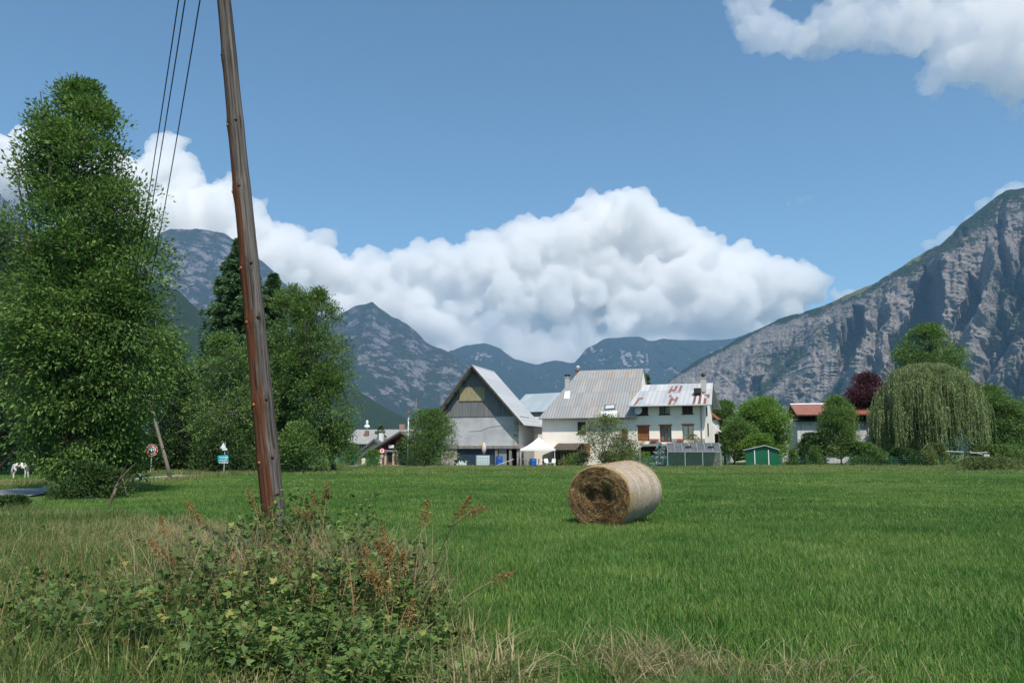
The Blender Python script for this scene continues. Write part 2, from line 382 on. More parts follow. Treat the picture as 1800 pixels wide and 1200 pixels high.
# ---------------------------------------------------------------- clouds
def vol_mat(name, dens, aniso=.35, col=(1, 1, 1)):
    m = bpy.data.materials.new(name); m.use_nodes = True; n = m.node_tree
    n.nodes.remove(n.nodes['Principled BSDF']); out = n.nodes['Material Output']
    v = n.nodes.new('ShaderNodeVolumePrincipled'); v.inputs['Density'].default_value = dens; v.inputs['Anisotropy'].default_value = aniso; v.inputs['Color'].default_value = (*col, 1)
    n.links.new(v.outputs[0], out.inputs['Volume']); return m
_ico = None
def ico_arrays():
    global _ico
    if _ico is None:
        import bmesh
        bm = bmesh.new(); bmesh.ops.create_icosphere(bm, subdivisions=2, radius=1)
        _ico = (np.array([v.co[:] for v in bm.verts]), np.array([[v.index for v in f.verts] for f in bm.faces])); bm.free()
    return _ico
def cloud(name, label, circles, Y, mtl, voxel, seed, depth=.8, sub=(14, 9), flat=None, puff=1.0, ratio=(.5, .42), rag=1.0):
    """circles: (px, py, r px) lobes standing at depth Y; smaller puffs bud from each lobe and the union is one closed body"""
    rg = np.random.default_rng(seed)
    S = []
    for (px, py, r) in circles:
        y = Y+rg.uniform(-1, 1)*depth*r*Y/F*.6; c = np.array(P(px, py, y)[:]); S.append((c, r*Y/F*.92, 0))
    out = list(S); lev = S
    for L_, k in enumerate(sub):
        nxt = []
        for c, r, _ in lev:
            for _i in range(k):
                d = rg.normal(size=3); d /= np.linalg.norm(d)
                if d[2] < -.45: d[2] *= -.6
                if d[1] > .6: d[1] *= -1
                r2 = r*ratio[L_]*rg.uniform(.55, 1.15); nxt.append((c+d*(r*.93), r2*puff, L_+1))
        out += nxt; lev = nxt
    iv, jf = ico_arrays()
    C = np.array([c for c, r, _ in out]); Rr = np.array([r for c, r, _ in out])
    org = np.array([C[:, 0].mean(), Y, 0])
    v = (iv[None]*Rr[:, None, None]+C[:, None]).reshape(-1, 3)-org
    f = (jf[None]+np.arange(len(out))[:, None, None]*len(iv)).reshape(-1, 3)
    if flat is not None:
        zf = P(900, flat, Y).z; low = v[:, 2] < zf
        v[low, 2] = zf+(v[low, 2]-zf)*.25
    me = npmesh(name, v, f); o = link(name, me, None, mtl); o.location = org
    rm = o.modifiers.new('union', 'REMESH'); rm.mode = 'VOXEL'; rm.voxel_size = voxel; rm.use_smooth_shade = True
    for i, (sz, st) in enumerate(((voxel*24*rag, voxel*10*rag), (voxel*8, voxel*6.5*rag), (voxel*3.2, voxel*2.6*rag))):
        tx = bpy.data.textures.new('puff', 'CLOUDS'); tx.noise_scale = sz; tx.noise_depth = 3; tx.noise_type = 'SOFT_NOISE'
        dm = o.modifiers.new('billow', 'DISPLACE'); dm.texture = tx; dm.strength = st; dm.mid_level = .5; dm.texture_coords = 'LOCAL'
        if i < 2:
            rm = o.modifiers.new('union', 'REMESH'); rm.mode = 'VOXEL'; rm.voxel_size = voxel; rm.use_smooth_shade = True
    tag(o, label, 'cloud'); o['kind'] = 'structure'
    return o
YC = 12700.
m_cloud = vol_mat('cumulus vapour', .0062, .35, (.985, .98, .975))
cloud('cloud', 'huge white cumulus bank above the gap between the mountains',
      [(1080, 400, 62), (1030, 395, 40), (1125, 385, 40), (1150, 430, 60), (1200, 425, 34), (1230, 470, 60), (1290, 460, 40), (1330, 500, 55), (1390, 510, 46), (1420, 500, 30), (1440, 520, 18),
       (1000, 440, 60), (930, 430, 42), (925, 410, 26), (900, 460, 50), (850, 430, 28), (840, 470, 50), (775, 452, 26), (790, 490, 50), (730, 480, 44), (690, 500, 44), (645, 458, 26), (640, 500, 50), (600, 520, 50),
       (1080, 480, 80), (1180, 520, 80), (1000, 520, 70), (900, 530, 60), (1280, 540, 60), (1350, 550, 42), (800, 560, 50), (720, 560, 50), (1100, 560, 55), (1000, 580, 50), (920, 595, 48), (860, 600, 40), (960, 620, 34), (1200, 565, 40), (820, 590, 40), (760, 580, 50), (700, 570, 50), (1250, 585, 36), (1320, 580, 34), (1380, 555, 30), (1060, 610, 40), (1150, 605, 36), (900, 625, 34), (1000, 625, 36), (820, 640, 50), (880, 660, 60), (960, 670, 60), (1040, 660, 60), (1120, 650, 60), (1200, 645, 60), (1280, 635, 50), (1350, 610, 40), (740, 630, 50)],
      YC, m_cloud, 24, 1, flat=740)
cloud('cloud', 'tall white cloud rising behind the tall leafy tree and the wooden pole',
      [(300, 268, 30), (285, 310, 46), (330, 300, 28), (250, 350, 60), (330, 360, 50), (395, 350, 36), (385, 400, 60), (440, 390, 36), (300, 430, 80), (450, 440, 60), (500, 430, 36), (530, 450, 36), (520, 490, 56), (570, 430, 22), (575, 480, 44), (400, 480, 70), (480, 520, 50), (590, 530, 30), (430, 560, 60), (520, 570, 50), (600, 560, 50), (350, 500, 70), (660, 550, 40), (600, 600, 50), (660, 600, 50), (500, 600, 60), (400, 600, 60),
       (215, 420, 70), (200, 300, 40), (180, 350, 60)],
      YC, m_cloud, 24, 2, flat=720)
cloud('cloud', 'white cloud at the left edge behind the tall leafy tree',
      [(5, 290, 44), (50, 262, 30), (-50, 290, 60), (20, 340, 50), (60, 320, 44), (110, 330, 40), (-60, 360, 50)], YC+500, m_cloud, 28, 3, flat=380)
cloud('cloud', 'small white cloud peeping over the right mountain shoulder', [(1490, 520, 14), (1472, 522, 10), (1510, 524, 14), (1530, 530, 14)], YC, m_cloud, 26, 4, sub=(12, 6))
m_thin = vol_mat('thin cloud vapour', .004)
cloud('cloud', 'thin cloud streaming off the summit of the right mountain',
      [(1790, 345, 22), (1830, 340, 26), (1765, 352, 20), (1735, 368, 18), (1710, 392, 17), (1690, 408, 15), (1660, 424, 12), (1632, 432, 11), (1622, 430, 8), (1700, 420, 18), (1770, 380, 24)], 9000, m_thin, 26, 5, sub=(12, 6))
m_top = vol_mat('ragged cloud vapour', .0024, .35, (.975, .965, .965))
cloud('cloud', 'large ragged grey white cloud in the upper right corner of the sky',
      [(1300, 20, 26), (1330, 50, 34), (1365, 62, 34), (1400, 75, 30), (1450, 65, 44), (1500, 50, 50), (1540, 70, 46), (1600, 50, 60), (1660, 60, 60), (1700, 100, 56), (1740, 60, 70), (1760, 140, 40), (1790, 120, 60), (1770, 170, 22), (1640, 150, 14), (1625, 160, 9), (1780, 195, 16),
       (1850, 80, 80), (1850, 170, 40), (1330, 5, 26), (1380, -30, 30), (1450, -40, 40), (1520, -20, 50), (1640, -20, 60), (1760, -20, 70), (1880, 0, 90)], 9000, m_top, 20, 6, sub=(16, 9), rag=1.6)
cloud('cloud', 'faint little wisp alone in the blue above the right slope', [(1365, 358, 9), (1385, 356, 9), (1405, 352, 8), (1425, 349, 7), (1440, 350, 5)], 9000, vol_mat('wisp vapour', .0012), 20, 7, sub=(10, 5))
for k_, (lb_, cc_) in enumerate((('low ragged cloud shreds hanging under the big cumulus bank', [(830, 590, 14), (850, 600, 16), (880, 606, 20), (910, 618, 20), (940, 628, 18), (965, 632, 17), (990, 630, 18), (1015, 622, 16), (1040, 608, 14), (890, 590, 24), (940, 600, 26), (990, 602, 24), (800, 580, 20), (760, 570, 22), (860, 575, 26)]),
                        ('grey white cloud shreds trailing behind the left rocky summit', [(600, 530, 16), (640, 520, 20), (680, 530, 22), (710, 545, 20), (740, 565, 20), (770, 585, 16), (560, 540, 20), (700, 520, 24), (740, 540, 24)]))):
    cloud('cloud', lb_, cc_, 12150., m_top, 24, 20+k_, sub=(14, 8))
# ---------------------------------------------------------------- haze
hz = MB().box(-9000, 9000, -2500, 12000, -8, 1750).build('haze', vol_mat('air', 4.8e-5, .2, (.34, .63, 1.0))); tag(hz, 'pale blue valley haze', 'haze', kind='stuff')
# ================================================================ VEGETATION BUILDERS
def leaf_mat(name, stops, trans=.3, rough=.55):
    m = bpy.data.materials.new(name); m.use_nodes = True; n = m.node_tree; b = n.nodes['Principled BSDF']; out = n.nodes['Material Output']
    at = n.nodes.new('ShaderNodeAttribute'); at.attribute_name = 'tint'
    cr = n.nodes.new('ShaderNodeValToRGB'); e = cr.color_ramp.elements
    while len(e) < len(stops): e.new(.5)
    for i, (p, c) in enumerate(stops): e[i].position = p; e[i].color = (*c, 1)
    n.links.new(at.outputs['Fac'], cr.inputs[0]); n.links.new(cr.outputs[0], b.inputs['Base Color'])
    b.inputs['Roughness'].default_value = rough; b.inputs['Specular IOR Level'].default_value = .3
    tr = n.nodes.new('ShaderNodeBsdfTranslucent'); n.links.new(cr.outputs[0], tr.inputs[0])
    mx = n.nodes.new('ShaderNodeMixShader'); mx.inputs[0].default_value = trans
    n.links.new(b.outputs[0], mx.inputs[1]); n.links.new(tr.outputs[0], mx.inputs[2]); n.links.new(mx.outputs[0], out.inputs['Surface'])
    return m
def unit(a): return a/np.maximum(np.linalg.norm(a, axis=-1, keepdims=True), 1e-9)
def leaves(rg, pos, dirs, ln, wd, tint, up=.5, fold=.0):
    """rhombic leaves growing from pos along dirs"""
    N = len(pos); d = unit(dirs)
    nrm = unit(rg.normal(size=(N, 3))*(1-up)+np.array([0, 0, 1.])*up)
    sd = unit(np.cross(d, nrm)); nn = np.cross(sd, d)
    ln = np.asarray(ln).reshape(-1, 1); wd = np.asarray(wd).reshape(-1, 1)
    a = pos; b = pos+d*ln*.45+sd*wd*.5+nn*ln*fold; c = pos+d*ln-nn*ln*fold; e = pos+d*ln*.45-sd*wd*.5+nn*ln*fold
    v = np.stack([a, b, c, e], 1).reshape(-1, 3); f = np.arange(N*4).reshape(-1, 4)
    return v, f, np.repeat(tint, 4)
def outline(rows, Y):
    """rows (py, xl, xr) traced round a crown -> world heights, centre x, half width"""
    z = []; c = []; h = []
    for py, xl, xr in rows:
        a = P(xl, py, Y); b = P(xr, py, Y); z.append(a.z); c.append((a.x+b.x)/2); h.append(abs(b.x-a.x)/2)
    o = np.argsort(z); return np.array(z)[o], np.array(c)[o], np.array(h)[o]
bark_m = mat('grey brown bark', (.035, .029, .023), col2=(.075, .063, .052), scale=9, stretch=(1, 1, .25), bump=.03)
birch_m = mat('pale bark', (.25, .23, .2), col2=(.1, .085, .07), scale=6, stretch=(1, 1, .4), bump=.02)
def tree(name, label, cat, rows, Y, mtl, nb=40, ncl=900, nl=16, leaf=.12, ratio=.42, seed=1, group=None, stem=None, base=None, deep=1.0, sig=.5, shell=.55, stems=1, trunk_r=None, bark=None, twigs=True, droop=.1, cl_r=None, upright=0.0, twigfrac=.3, tints=(0, 1)):
    rg = np.random.default_rng(seed)
    zz, cc, hh = outline(rows, Y)
    if base is None: base = (XP(stem if stem is not None else (rows[-1][1]+rows[-1][2])/2, Y))
    bx, by = base.x, base.y
    H = zz[-1]; z0 = zz[0]
    bb = []
    w = np.interp(np.linspace(z0, H, 200), zz, hh)**1.15; w /= w.sum()
    zs = rg.choice(np.linspace(z0, H, 200), nb, p=w)+rg.normal(size=nb)*.1
    for z in zs:
        h = np.interp(z, zz, hh); th = rg.uniform(0, 2*math.pi); rr = shell+(1-shell)*rg.random()**.7; rr = rr*.82 if rg.random() < .8 else rr*.5
        if h < .35: rr *= .4
        bb.append((np.interp(z, zz, cc)-bx+math.cos(th)*h*rr, math.sin(th)*h*rr*deep, z, h))
    # the topmost bough reaches the traced tip
    bb.append((cc[-1]-bx, 0, H-.25, hh[-1])); bb.append((cc[-1]-bx, 0, H-.8, hh[-2])); nb += 2
    for q in range(4): bb.append((np.interp(H-.5-q*.45, zz, cc)-bx+rg.normal()*.5*np.interp(H-.5-q*.45, zz, hh), rg.normal()*.4, H-.5-q*.45, np.interp(H-.5-q*.45, zz, hh))); nb += 1
    bb = np.array(bb)
    # clusters
    k = rg.integers(0, nb, ncl); s = sig*np.clip(bb[k, 3], .5, 3.)*.42
    cp = bb[k, :3]+rg.normal(size=(ncl, 3))*s[:, None]*np.array([1, 1, .8+upright])
    # keep inside the traced outline
    z = np.clip(cp[:, 2], z0-.2, H+.15); h = np.interp(z, zz, hh); cx = np.interp(z, zz, cc)-bx
    th_ = np.arctan2(cp[:, 1], cp[:, 0]-cx); lim = h*(.97+.30*fbm(z*.75/np.clip(H/9, .6, 2), np.cos(th_)*1.6+seed, np.sin(th_)*1.6, o=2)+.08*rg.normal(size=ncl)); d = np.hypot(cp[:, 0]-cx, cp[:, 1]/deep)
    sc = np.where(d > lim, lim/np.maximum(d, 1e-6), 1); cp[:, 0] = cx+(cp[:, 0]-cx)*sc; cp[:, 1] *= sc; cp[:, 2] = z
    cr = (cl_r or leaf*2.6)*rg.uniform(.7, 1.3, ncl)
    ct = rg.uniform(.2, .8, ncl)
    kk = np.repeat(np.arange(ncl), nl); N = len(kk)
    off = unit(rg.normal(size=(N, 3)))*rg.random((N, 1))**.5
    pos = cp[kk]+off*cr[kk][:, None]*np.array([1.15, 1.15, .5])
    dirs = off+unit(cp[kk]-np.array([0, 0, H*.4]))*.5+np.array([0, 0, upright-droop])+rg.normal(size=(N, 3))*.35
    L_ = leaf*rg.uniform(.5, 1.45, N)
    tn = np.clip(ct[kk]*.6+rg.normal(size=N)*.14+.2, 0, 1)*(tints[1]-tints[0])+tints[0]
    v, f, t = leaves(rg, pos, dirs, L_, L_*ratio, tn, up=.6)
    root = thing(name, label, cat, (bx, by, 0), 0, group)
    link('crown', npmesh('crown', v, f, False, {'tint': t}), root, mtl)
    # trunk and limbs
    mb = MB(); tr = trunk_r or H*.016+.04
    tips = []
    for q in range(stems):
        a = rg.uniform(0, 6.28); sp = (0 if stems == 1 else .18*H*.3)
        top = Vector((cc[-1]-bx+math.cos(a)*sp*2, math.sin(a)*sp*2, H*.93)) if q == 0 else Vector((np.interp(H*.7, zz, cc)-bx+math.cos(a)*sp*3, math.sin(a)*sp*3, H*.75))
        pts = []; rad = []
        for i in range(9):
            t_ = i/8; c_ = Vector((math.cos(a)*sp*.2, math.sin(a)*sp*.2, -.1)).lerp(top, t_); wob = .02*H*math.sin(t_*7+a)*t_*(1-t_)*3
            pts.append(c_+Vector((wob+rg.normal()*.012*H*t_, rg.normal()*.012*H*t_, 0))); rad.append(max(tr*(1.15 if i == 0 else 1)*(1-t_*.93)/(1 if stems == 1 else 1.35), .012))
        mb.tube(pts, rad, 8); tips.append((pts, rad))
    for (x, y, z, h) in bb:
        pts, rad = tips[rg.integers(0, len(tips))]
        zz_ = max(z-abs(math.hypot(x, y))*(.55+.3*rg.random())-.2*h, z0*.55 if z0 > .4 else .3); i = min(range(len(pts)), key=lambda j: abs(pts[j].z-zz_))
        a = pts[i]; e = Vector((x, y, z)); m_ = a.lerp(e, .5)+Vector((rg.normal()*.1, rg.normal()*.1, -.08*(e-a).length))
        r0 = min(rad[i]*.55, tr*.5); mb.tube([a, m_, e], [r0, r0*.6, max(r0*.22, .008)], 5, False)
    if twigs:
        sel = rg.choice(ncl, int(ncl*twigfrac), replace=False)
        for j in sel:
            a = Vector(bb[k[j], :3]); e = Vector(cp[j]); mb.tube([a, a.lerp(e, .5)+Vector((0, 0, .06)), e], [.014*leaf/.12+.004, .01, .004], 3, False)
    mb.build('trunk', bark or bark_m, root, True)
    return root
def conifer(name, label, H, base, rad, mtl, seed=1, group=None, whorls=None, leaf=.16, droop=.35, per=7, nn=60, z0=.04, cat='tree', wid=.26):
    rg = np.random.default_rng(seed); root = thing(name, label, cat, base, 0, group)
    mb = MB(); mb.tube([(0, 0, -.1), (0, 0, H*.5), (0, 0, H*.99)], [H*.016, H*.009, .015], 7)
    nw = whorls or int(H*3.2); PV = []; DV = []; TT = []
    for i in range(nw):
        t = (i+.5*rg.random())/nw; z00 = H*(z0+(1-z0)*t); L = rad*((1-t)**.85)*(1+.12*rg.normal())+.12
        for j in range(per):
            z = z00+rg.normal()*H/nw*.55; a = 2*math.pi*(j+rg.random()*.7)/per+i*2.4; l = L*rg.uniform(.62, 1.15)
            dr = droop*(1-t*.9)
            s = rg.random(nn)**.75
            px_ = math.cos(a)*l*s; py_ = math.sin(a)*l*s; pz = z+l*(.12*s-dr*s*s)
            side = rg.normal(size=nn)*wid*l*(.3+s*.4)*(1.05-s)
            pos = np.stack([px_-math.sin(a)*side, py_+math.cos(a)*side, pz-np.abs(side)*.35-rg.random(nn)**2*.22*l*(z>0)+rg.normal(size=nn)*.05], 1)
            sd = np.sign(side)[:, None]*np.array([[-math.sin(a), math.cos(a), 0]])
            PV.append(pos); DV.append(np.array([[math.cos(a), math.sin(a), -dr]])+sd*.6+rg.normal(size=(nn, 3))*.3+np.array([0, 0, -.25])); TT.append(np.full(nn, rg.uniform(.2, .8)))
            if j % 2 == 0 and L > .5: mb.tube([(0, 0, z), (px_.max()*.5 if 0 else math.cos(a)*l*.5, math.sin(a)*l*.5, z+l*(.06-dr*.25)), (math.cos(a)*l*.95, math.sin(a)*l*.95, z+l*(.12-dr))], [.03, .02, .008], 3, False)
    pos = np.concatenate(PV); N = len(pos)
    v, f, t = leaves(rg, pos, np.concatenate(DV), leaf*rg.uniform(.7, 1.3, N), leaf*.28*rg.uniform(.8, 1.3, N), np.clip(np.concatenate(TT)+rg.normal(size=N)*.15, 0, 1), up=.35)
    link('crown', npmesh('crown', v, f, False, {'tint': t}), root, mtl); mb.build('trunk', bark_m, root, True)
    return root
def bush(name, label, rows, Y, mtl, seed=1, n=2600, leaf=.14, group=None, cat='bush', deep=.8, lump=9, ratio=.45, up=.4, fill=.62, rise=.4):
    """a low leafy mass standing on the ground, with lumps and stray shoots"""
    n = int(n*1.6); leaf *= 1.3; rg = np.random.default_rng(seed); zz, cc, hh = outline(rows, Y); base = Vector((cc.mean(), Y, 0)); H = zz[-1]
    lc = []
    for i in range(lump*3):
        z = rg.uniform(.0, 1)*H; h = np.interp(z, zz, hh); a = rg.uniform(0, 6.28); r = rg.random()**.5*.8
        lc.append((np.interp(z, zz, cc)-base.x+math.cos(a)*h*r, math.sin(a)*h*r*deep, z, .25*h+.12*H))
    lc = np.array(lc); k = rg.integers(0, len(lc), n)
    off = unit(rg.normal(size=(n, 3)))*rg.random((n, 1))**.33
    p = lc[k, :3]+off*lc[k, 3:4]
    z = np.clip(p[:, 2], .02, H*1.02); h = np.interp(z, zz, hh); cx = np.interp(z, zz, cc)-base.x
    d = np.hypot(p[:, 0]-cx, p[:, 1]/deep); lim = h*(1+.08*rg.normal(size=n)); sc = np.where(d > lim, lim/np.maximum(d, 1e-6), 1)
    p = np.stack([cx+(p[:, 0]-cx)*sc, p[:, 1]*sc, z], 1)
    dirs = off+np.array([0, 0, rise])+rg.normal(size=(n, 3))*.4
    v, f, t = leaves(rg, p, dirs, leaf*rg.uniform(.6, 1.3, n), leaf*ratio*rg.uniform(.7, 1.3, n), np.clip(rg.uniform(.25, .75, len(lc))[k]+rg.normal(size=n)*.14, 0, 1), up=up)
    root = thing(name, label, cat, base, 0, group)
    link('foliage', npmesh('foliage', v, f, False, {'tint': t}), root, mtl)
    mb = MB()
    for q in lc[::2]: mb.tube([(rg.normal()*.1, rg.normal()*.1, 0), (q[0]*.5, q[1]*.5, q[2]*.6), tuple(q[:3])], [.03, .02, .008], 4, False)
    mb.build('stem', bark_m, root)
    return root
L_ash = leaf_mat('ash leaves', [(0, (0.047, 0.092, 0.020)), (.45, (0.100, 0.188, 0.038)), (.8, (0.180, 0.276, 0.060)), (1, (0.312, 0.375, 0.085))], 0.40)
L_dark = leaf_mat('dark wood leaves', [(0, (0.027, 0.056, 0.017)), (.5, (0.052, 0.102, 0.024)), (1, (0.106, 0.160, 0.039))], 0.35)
L_mid = leaf_mat('mixed leaves', [(0, (0.058, 0.110, 0.029)), (.5, (0.119, 0.210, 0.052)), (1, (0.239, 0.331, 0.074))], 0.38)
L_bright = leaf_mat('fresh leaves', [(0, (0.071, 0.150, 0.027)), (.5, (0.160, 0.292, 0.044)), (1, (0.300, 0.460, 0.079))], 0.44)
L_olive = leaf_mat('olive leaves', [(0, (0.088, 0.124, 0.035)), (.5, (0.177, 0.231, 0.071)), (1, (0.336, 0.371, 0.142))], 0.38)
L_spruce = leaf_mat('spruce needles', [(0, (0.036, 0.084, 0.036)), (.5, (0.078, 0.149, 0.058)), (1, (0.159, 0.240, 0.084))], 0.15)
L_blue = leaf_mat('blue spruce needles', [(0, (0.142, 0.212, 0.212)), (.5, (0.283, 0.389, 0.389)), (1, (0.495, 0.601, 0.601))], 0.12)
L_plum = leaf_mat('purple plum leaves', [(0, (0.035, 0.015, 0.017)), (.5, (0.088, 0.032, 0.039)), (1, (0.177, 0.062, 0.062))], 0.31)
L_willow = leaf_mat('willow leaves', [(0, (.12, .17, .05)), (.5, (.23, .29, .11)), (1, (.36, .42, .19))], .42)
# ================================================================ TREES
YA = 29.5
tree('ash_tree', 'tallest and nearest tree, dense leafy ash beside the road, crossed by the wires', 'tree',
     [(148, 128, 160), (165, 100, 178), (195, 78, 195), (225, 62, 222), (265, 42, 250), (310, 34, 262), (350, 30, 286), (400, 24, 292), (450, 16, 290), (520, 4, 298), (590, 8, 318), (650, 14, 332), (690, 26, 322), (720, 34, 275), (770, 52, 258), (815, 74, 246), (850, 96, 232)], YA, L_ash,
     nb=130, ncl=5200, nl=30, leaf=.15, ratio=.42, seed=11, stem=150, stems=4, trunk_r=.3, sig=.5, shell=.35, deep=.85, twigfrac=.2, cl_r=.46)
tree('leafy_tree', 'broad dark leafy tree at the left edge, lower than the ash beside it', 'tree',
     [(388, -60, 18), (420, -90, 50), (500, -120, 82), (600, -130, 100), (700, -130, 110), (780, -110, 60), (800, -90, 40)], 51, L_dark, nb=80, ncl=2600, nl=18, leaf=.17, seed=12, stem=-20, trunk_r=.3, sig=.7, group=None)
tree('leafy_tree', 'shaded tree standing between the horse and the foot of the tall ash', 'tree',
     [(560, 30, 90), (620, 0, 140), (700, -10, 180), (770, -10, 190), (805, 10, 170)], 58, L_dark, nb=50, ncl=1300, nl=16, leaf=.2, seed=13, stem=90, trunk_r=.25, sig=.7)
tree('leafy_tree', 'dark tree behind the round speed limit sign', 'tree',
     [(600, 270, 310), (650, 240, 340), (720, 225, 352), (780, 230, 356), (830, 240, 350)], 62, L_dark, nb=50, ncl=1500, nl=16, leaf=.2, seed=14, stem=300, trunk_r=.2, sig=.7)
conifer('spruce_tree', 'tall pointed dark spruce just left of the wooden pole', P(405, 418, 66).z, XP(405, 66), 5.6, L_spruce, 15, leaf=.34, per=10, nn=190, droop=.32)
conifer('spruce_tree', 'second spruce, its tip showing just right of the wooden pole', P(468, 482, 69).z, XP(466, 69), 4.0, L_spruce, 16, leaf=.34, per=9, nn=130, droop=.32)
tree('leafy_tree', 'mid green bushy tree in front of the tall spruce, behind the teal board', 'tree',
     [(590, 385, 415), (615, 360, 445), (660, 340, 478), (720, 330, 500), (780, 335, 500), (825, 350, 480)], 60, L_mid, nb=70, ncl=2000, nl=18, leaf=.17, seed=17, stem=400, trunk_r=.16, sig=.65, bark=birch_m)
tree('leafy_tree', 'narrow tall tree right behind the wooden pole between spruce and round crown', 'tree',
     [(500, 505, 530), (530, 480, 545), (580, 470, 552), (660, 466, 556), (740, 470, 552), (800, 480, 545)], 63, L_mid, nb=60, ncl=1600, nl=18, leaf=.17, seed=18, stem=512, trunk_r=.16, sig=.6)
tree('leafy_tree', 'full rounded green tree at the right end of the roadside row', 'tree',
     [(510, 548, 566), (525, 525, 585), (560, 512, 602), (610, 505, 616), (660, 502, 620), (700, 505, 628), (740, 510, 632), (770, 525, 616), (795, 540, 600)], 60, L_ash, nb=90, ncl=2900, nl=18, leaf=.17, seed=19, stem=590, trunk_r=.2, sig=.6, stems=2)
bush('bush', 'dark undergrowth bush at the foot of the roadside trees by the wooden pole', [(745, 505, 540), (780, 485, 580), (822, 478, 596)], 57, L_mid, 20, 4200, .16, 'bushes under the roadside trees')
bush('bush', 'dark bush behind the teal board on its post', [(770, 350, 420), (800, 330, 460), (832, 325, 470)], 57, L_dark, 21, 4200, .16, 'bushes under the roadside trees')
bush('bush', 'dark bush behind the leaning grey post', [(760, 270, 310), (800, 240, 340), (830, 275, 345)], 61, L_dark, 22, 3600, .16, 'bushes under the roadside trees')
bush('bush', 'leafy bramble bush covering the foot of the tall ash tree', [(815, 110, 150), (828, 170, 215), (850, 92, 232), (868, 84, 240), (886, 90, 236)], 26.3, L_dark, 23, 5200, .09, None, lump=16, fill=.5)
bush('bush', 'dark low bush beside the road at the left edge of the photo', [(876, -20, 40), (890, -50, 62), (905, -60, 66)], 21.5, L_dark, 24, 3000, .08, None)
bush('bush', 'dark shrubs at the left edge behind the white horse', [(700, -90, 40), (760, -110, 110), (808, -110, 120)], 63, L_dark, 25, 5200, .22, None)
tree('leafy_tree', 'spiky green bush-like tree standing in front of the left end of the barn', 'tree',
     [(726, 730, 770), (740, 722, 792), (755, 716, 802), (775, 714, 806), (800, 712, 800), (818, 722, 780)], 80, L_mid, nb=50, ncl=1500, nl=14, leaf=.2, ratio=.3, seed=26, stem=752, trunk_r=.08, stems=3, upright=.8, sig=.62, twigfrac=.2)
conifer('conifer_tree', 'small dark conifer behind the dark red chalet', P(668, 746, 118).z, XP(668, 118), 1.8, L_spruce, 27, leaf=.3, per=6, nn=34)
conifer('conifer_tree', 'tip of a small conifer showing between the two farmhouse roofs', P(1141, 657, 112).z, XP(1141, 112), 1.9, L_spruce, 28, leaf=.3, per=6, nn=34)
tree('garden_tree', 'airy pale green fruit tree in front of the wide rusty roofed farmhouse', 'tree',
     [(732, 1055, 1082), (745, 1030, 1105), (760, 1016, 1120), (775, 1014, 1126), (790, 1025, 1124), (800, 1050, 1110)], 79, L_olive, nb=40, ncl=760, nl=12, leaf=.16, seed=29, stem=1062, trunk_r=.09, stems=2, sig=.7, twigfrac=.4)
conifer('blue_spruce', 'little blue grey spruce beside the greenhouse', P(1160, 776, 79.5).z, XP(1160, 79.5), .95, L_blue, 30, leaf=.16, per=7, nn=40, droop=.1, cat='tree')
tree('garden_tree', 'rounded bright green tree behind the green metal shed', 'tree',
     [(703, 1322, 1358), (715, 1304, 1374), (740, 1296, 1386), (770, 1296, 1388), (795, 1300, 1380)], 97, L_bright, nb=80, ncl=3000, nl=14, leaf=.22, seed=31, stem=1345, trunk_r=.14, sig=.55)
tree('garden_tree', 'green tree beside the right end wall of the two storey house', 'tree',
     [(708, 1256, 1280), (725, 1246, 1296), (750, 1246, 1306), (785, 1252, 1310)], 108, L_mid, nb=50, ncl=1700, nl=14, leaf=.26, seed=32, stem=1275, trunk_r=.14)
tree('garden_tree', 'dark apple tree in front of the small grey metal roof', 'tree',
     [(738, 1282, 1310), (755, 1266, 1330), (780, 1262, 1345), (800, 1268, 1340)], 90, L_mid, nb=50, ncl=1900, nl=14, leaf=.2, seed=33, stem=1290, trunk_r=.1)
bush('bush', 'bright green bush spilling over behind the green metal shed', [(765, 1320, 1350), (780, 1300, 1372), (800, 1295, 1378)], 87.5, L_bright, 34, 3200, .17)
bush('bush', 'round clipped bush right of the green metal shed', [(792, 1388, 1400), (800, 1380, 1404), (813, 1382, 1402)], 83, L_mid, 35, 1300, .12, 'garden bushes along the far field edge')
bush('bush', 'dark bush below the white rusty wall of the barn', [(765, 1410, 1440), (785, 1398, 1450), (812, 1396, 1452)], 87, L_dark, 36, 5200, .22, 'garden bushes along the far field edge')
tree('garden_tree', 'feathery green tree in front of the red roofed barn', 'tree',
     [(700, 1462, 1478), (715, 1448, 1494), (740, 1440, 1506), (770, 1436, 1512), (795, 1440, 1508)], 86, L_mid, nb=50, ncl=2200, nl=14, leaf=.19, seed=37, stem=1479, trunk_r=.09, stems=1, upright=.4, tints=(.25, 1))
bush('bush', 'yellow green bush at the foot of the feathery tree', [(785, 1425, 1440), (798, 1418, 1448), (812, 1418, 1450)], 83.5, L_mid, 38, 1600, .13, 'garden bushes along the far field edge')
tree('plum_tree', 'dark purple leaved plum tree between the red roof and the willow', 'tree',
     [(658, 1514, 1530), (672, 1500, 1546), (695, 1488, 1560), (730, 1484, 1565), (765, 1495, 1560)], 101, L_plum, nb=60, ncl=2200, nl=14, leaf=.26, seed=39, stem=1530, trunk_r=.12)
tree('poplar_tree', 'tall loose tree rising behind the weeping willow', 'tree',
     [(574, 1618, 1655), (590, 1590, 1672), (615, 1575, 1690), (640, 1566, 1700), (670, 1575, 1690), (700, 1590, 1680)], 128, L_ash, nb=90, ncl=2600, nl=14, leaf=.32, seed=40, stem=1630, trunk_r=.28, sig=.6)
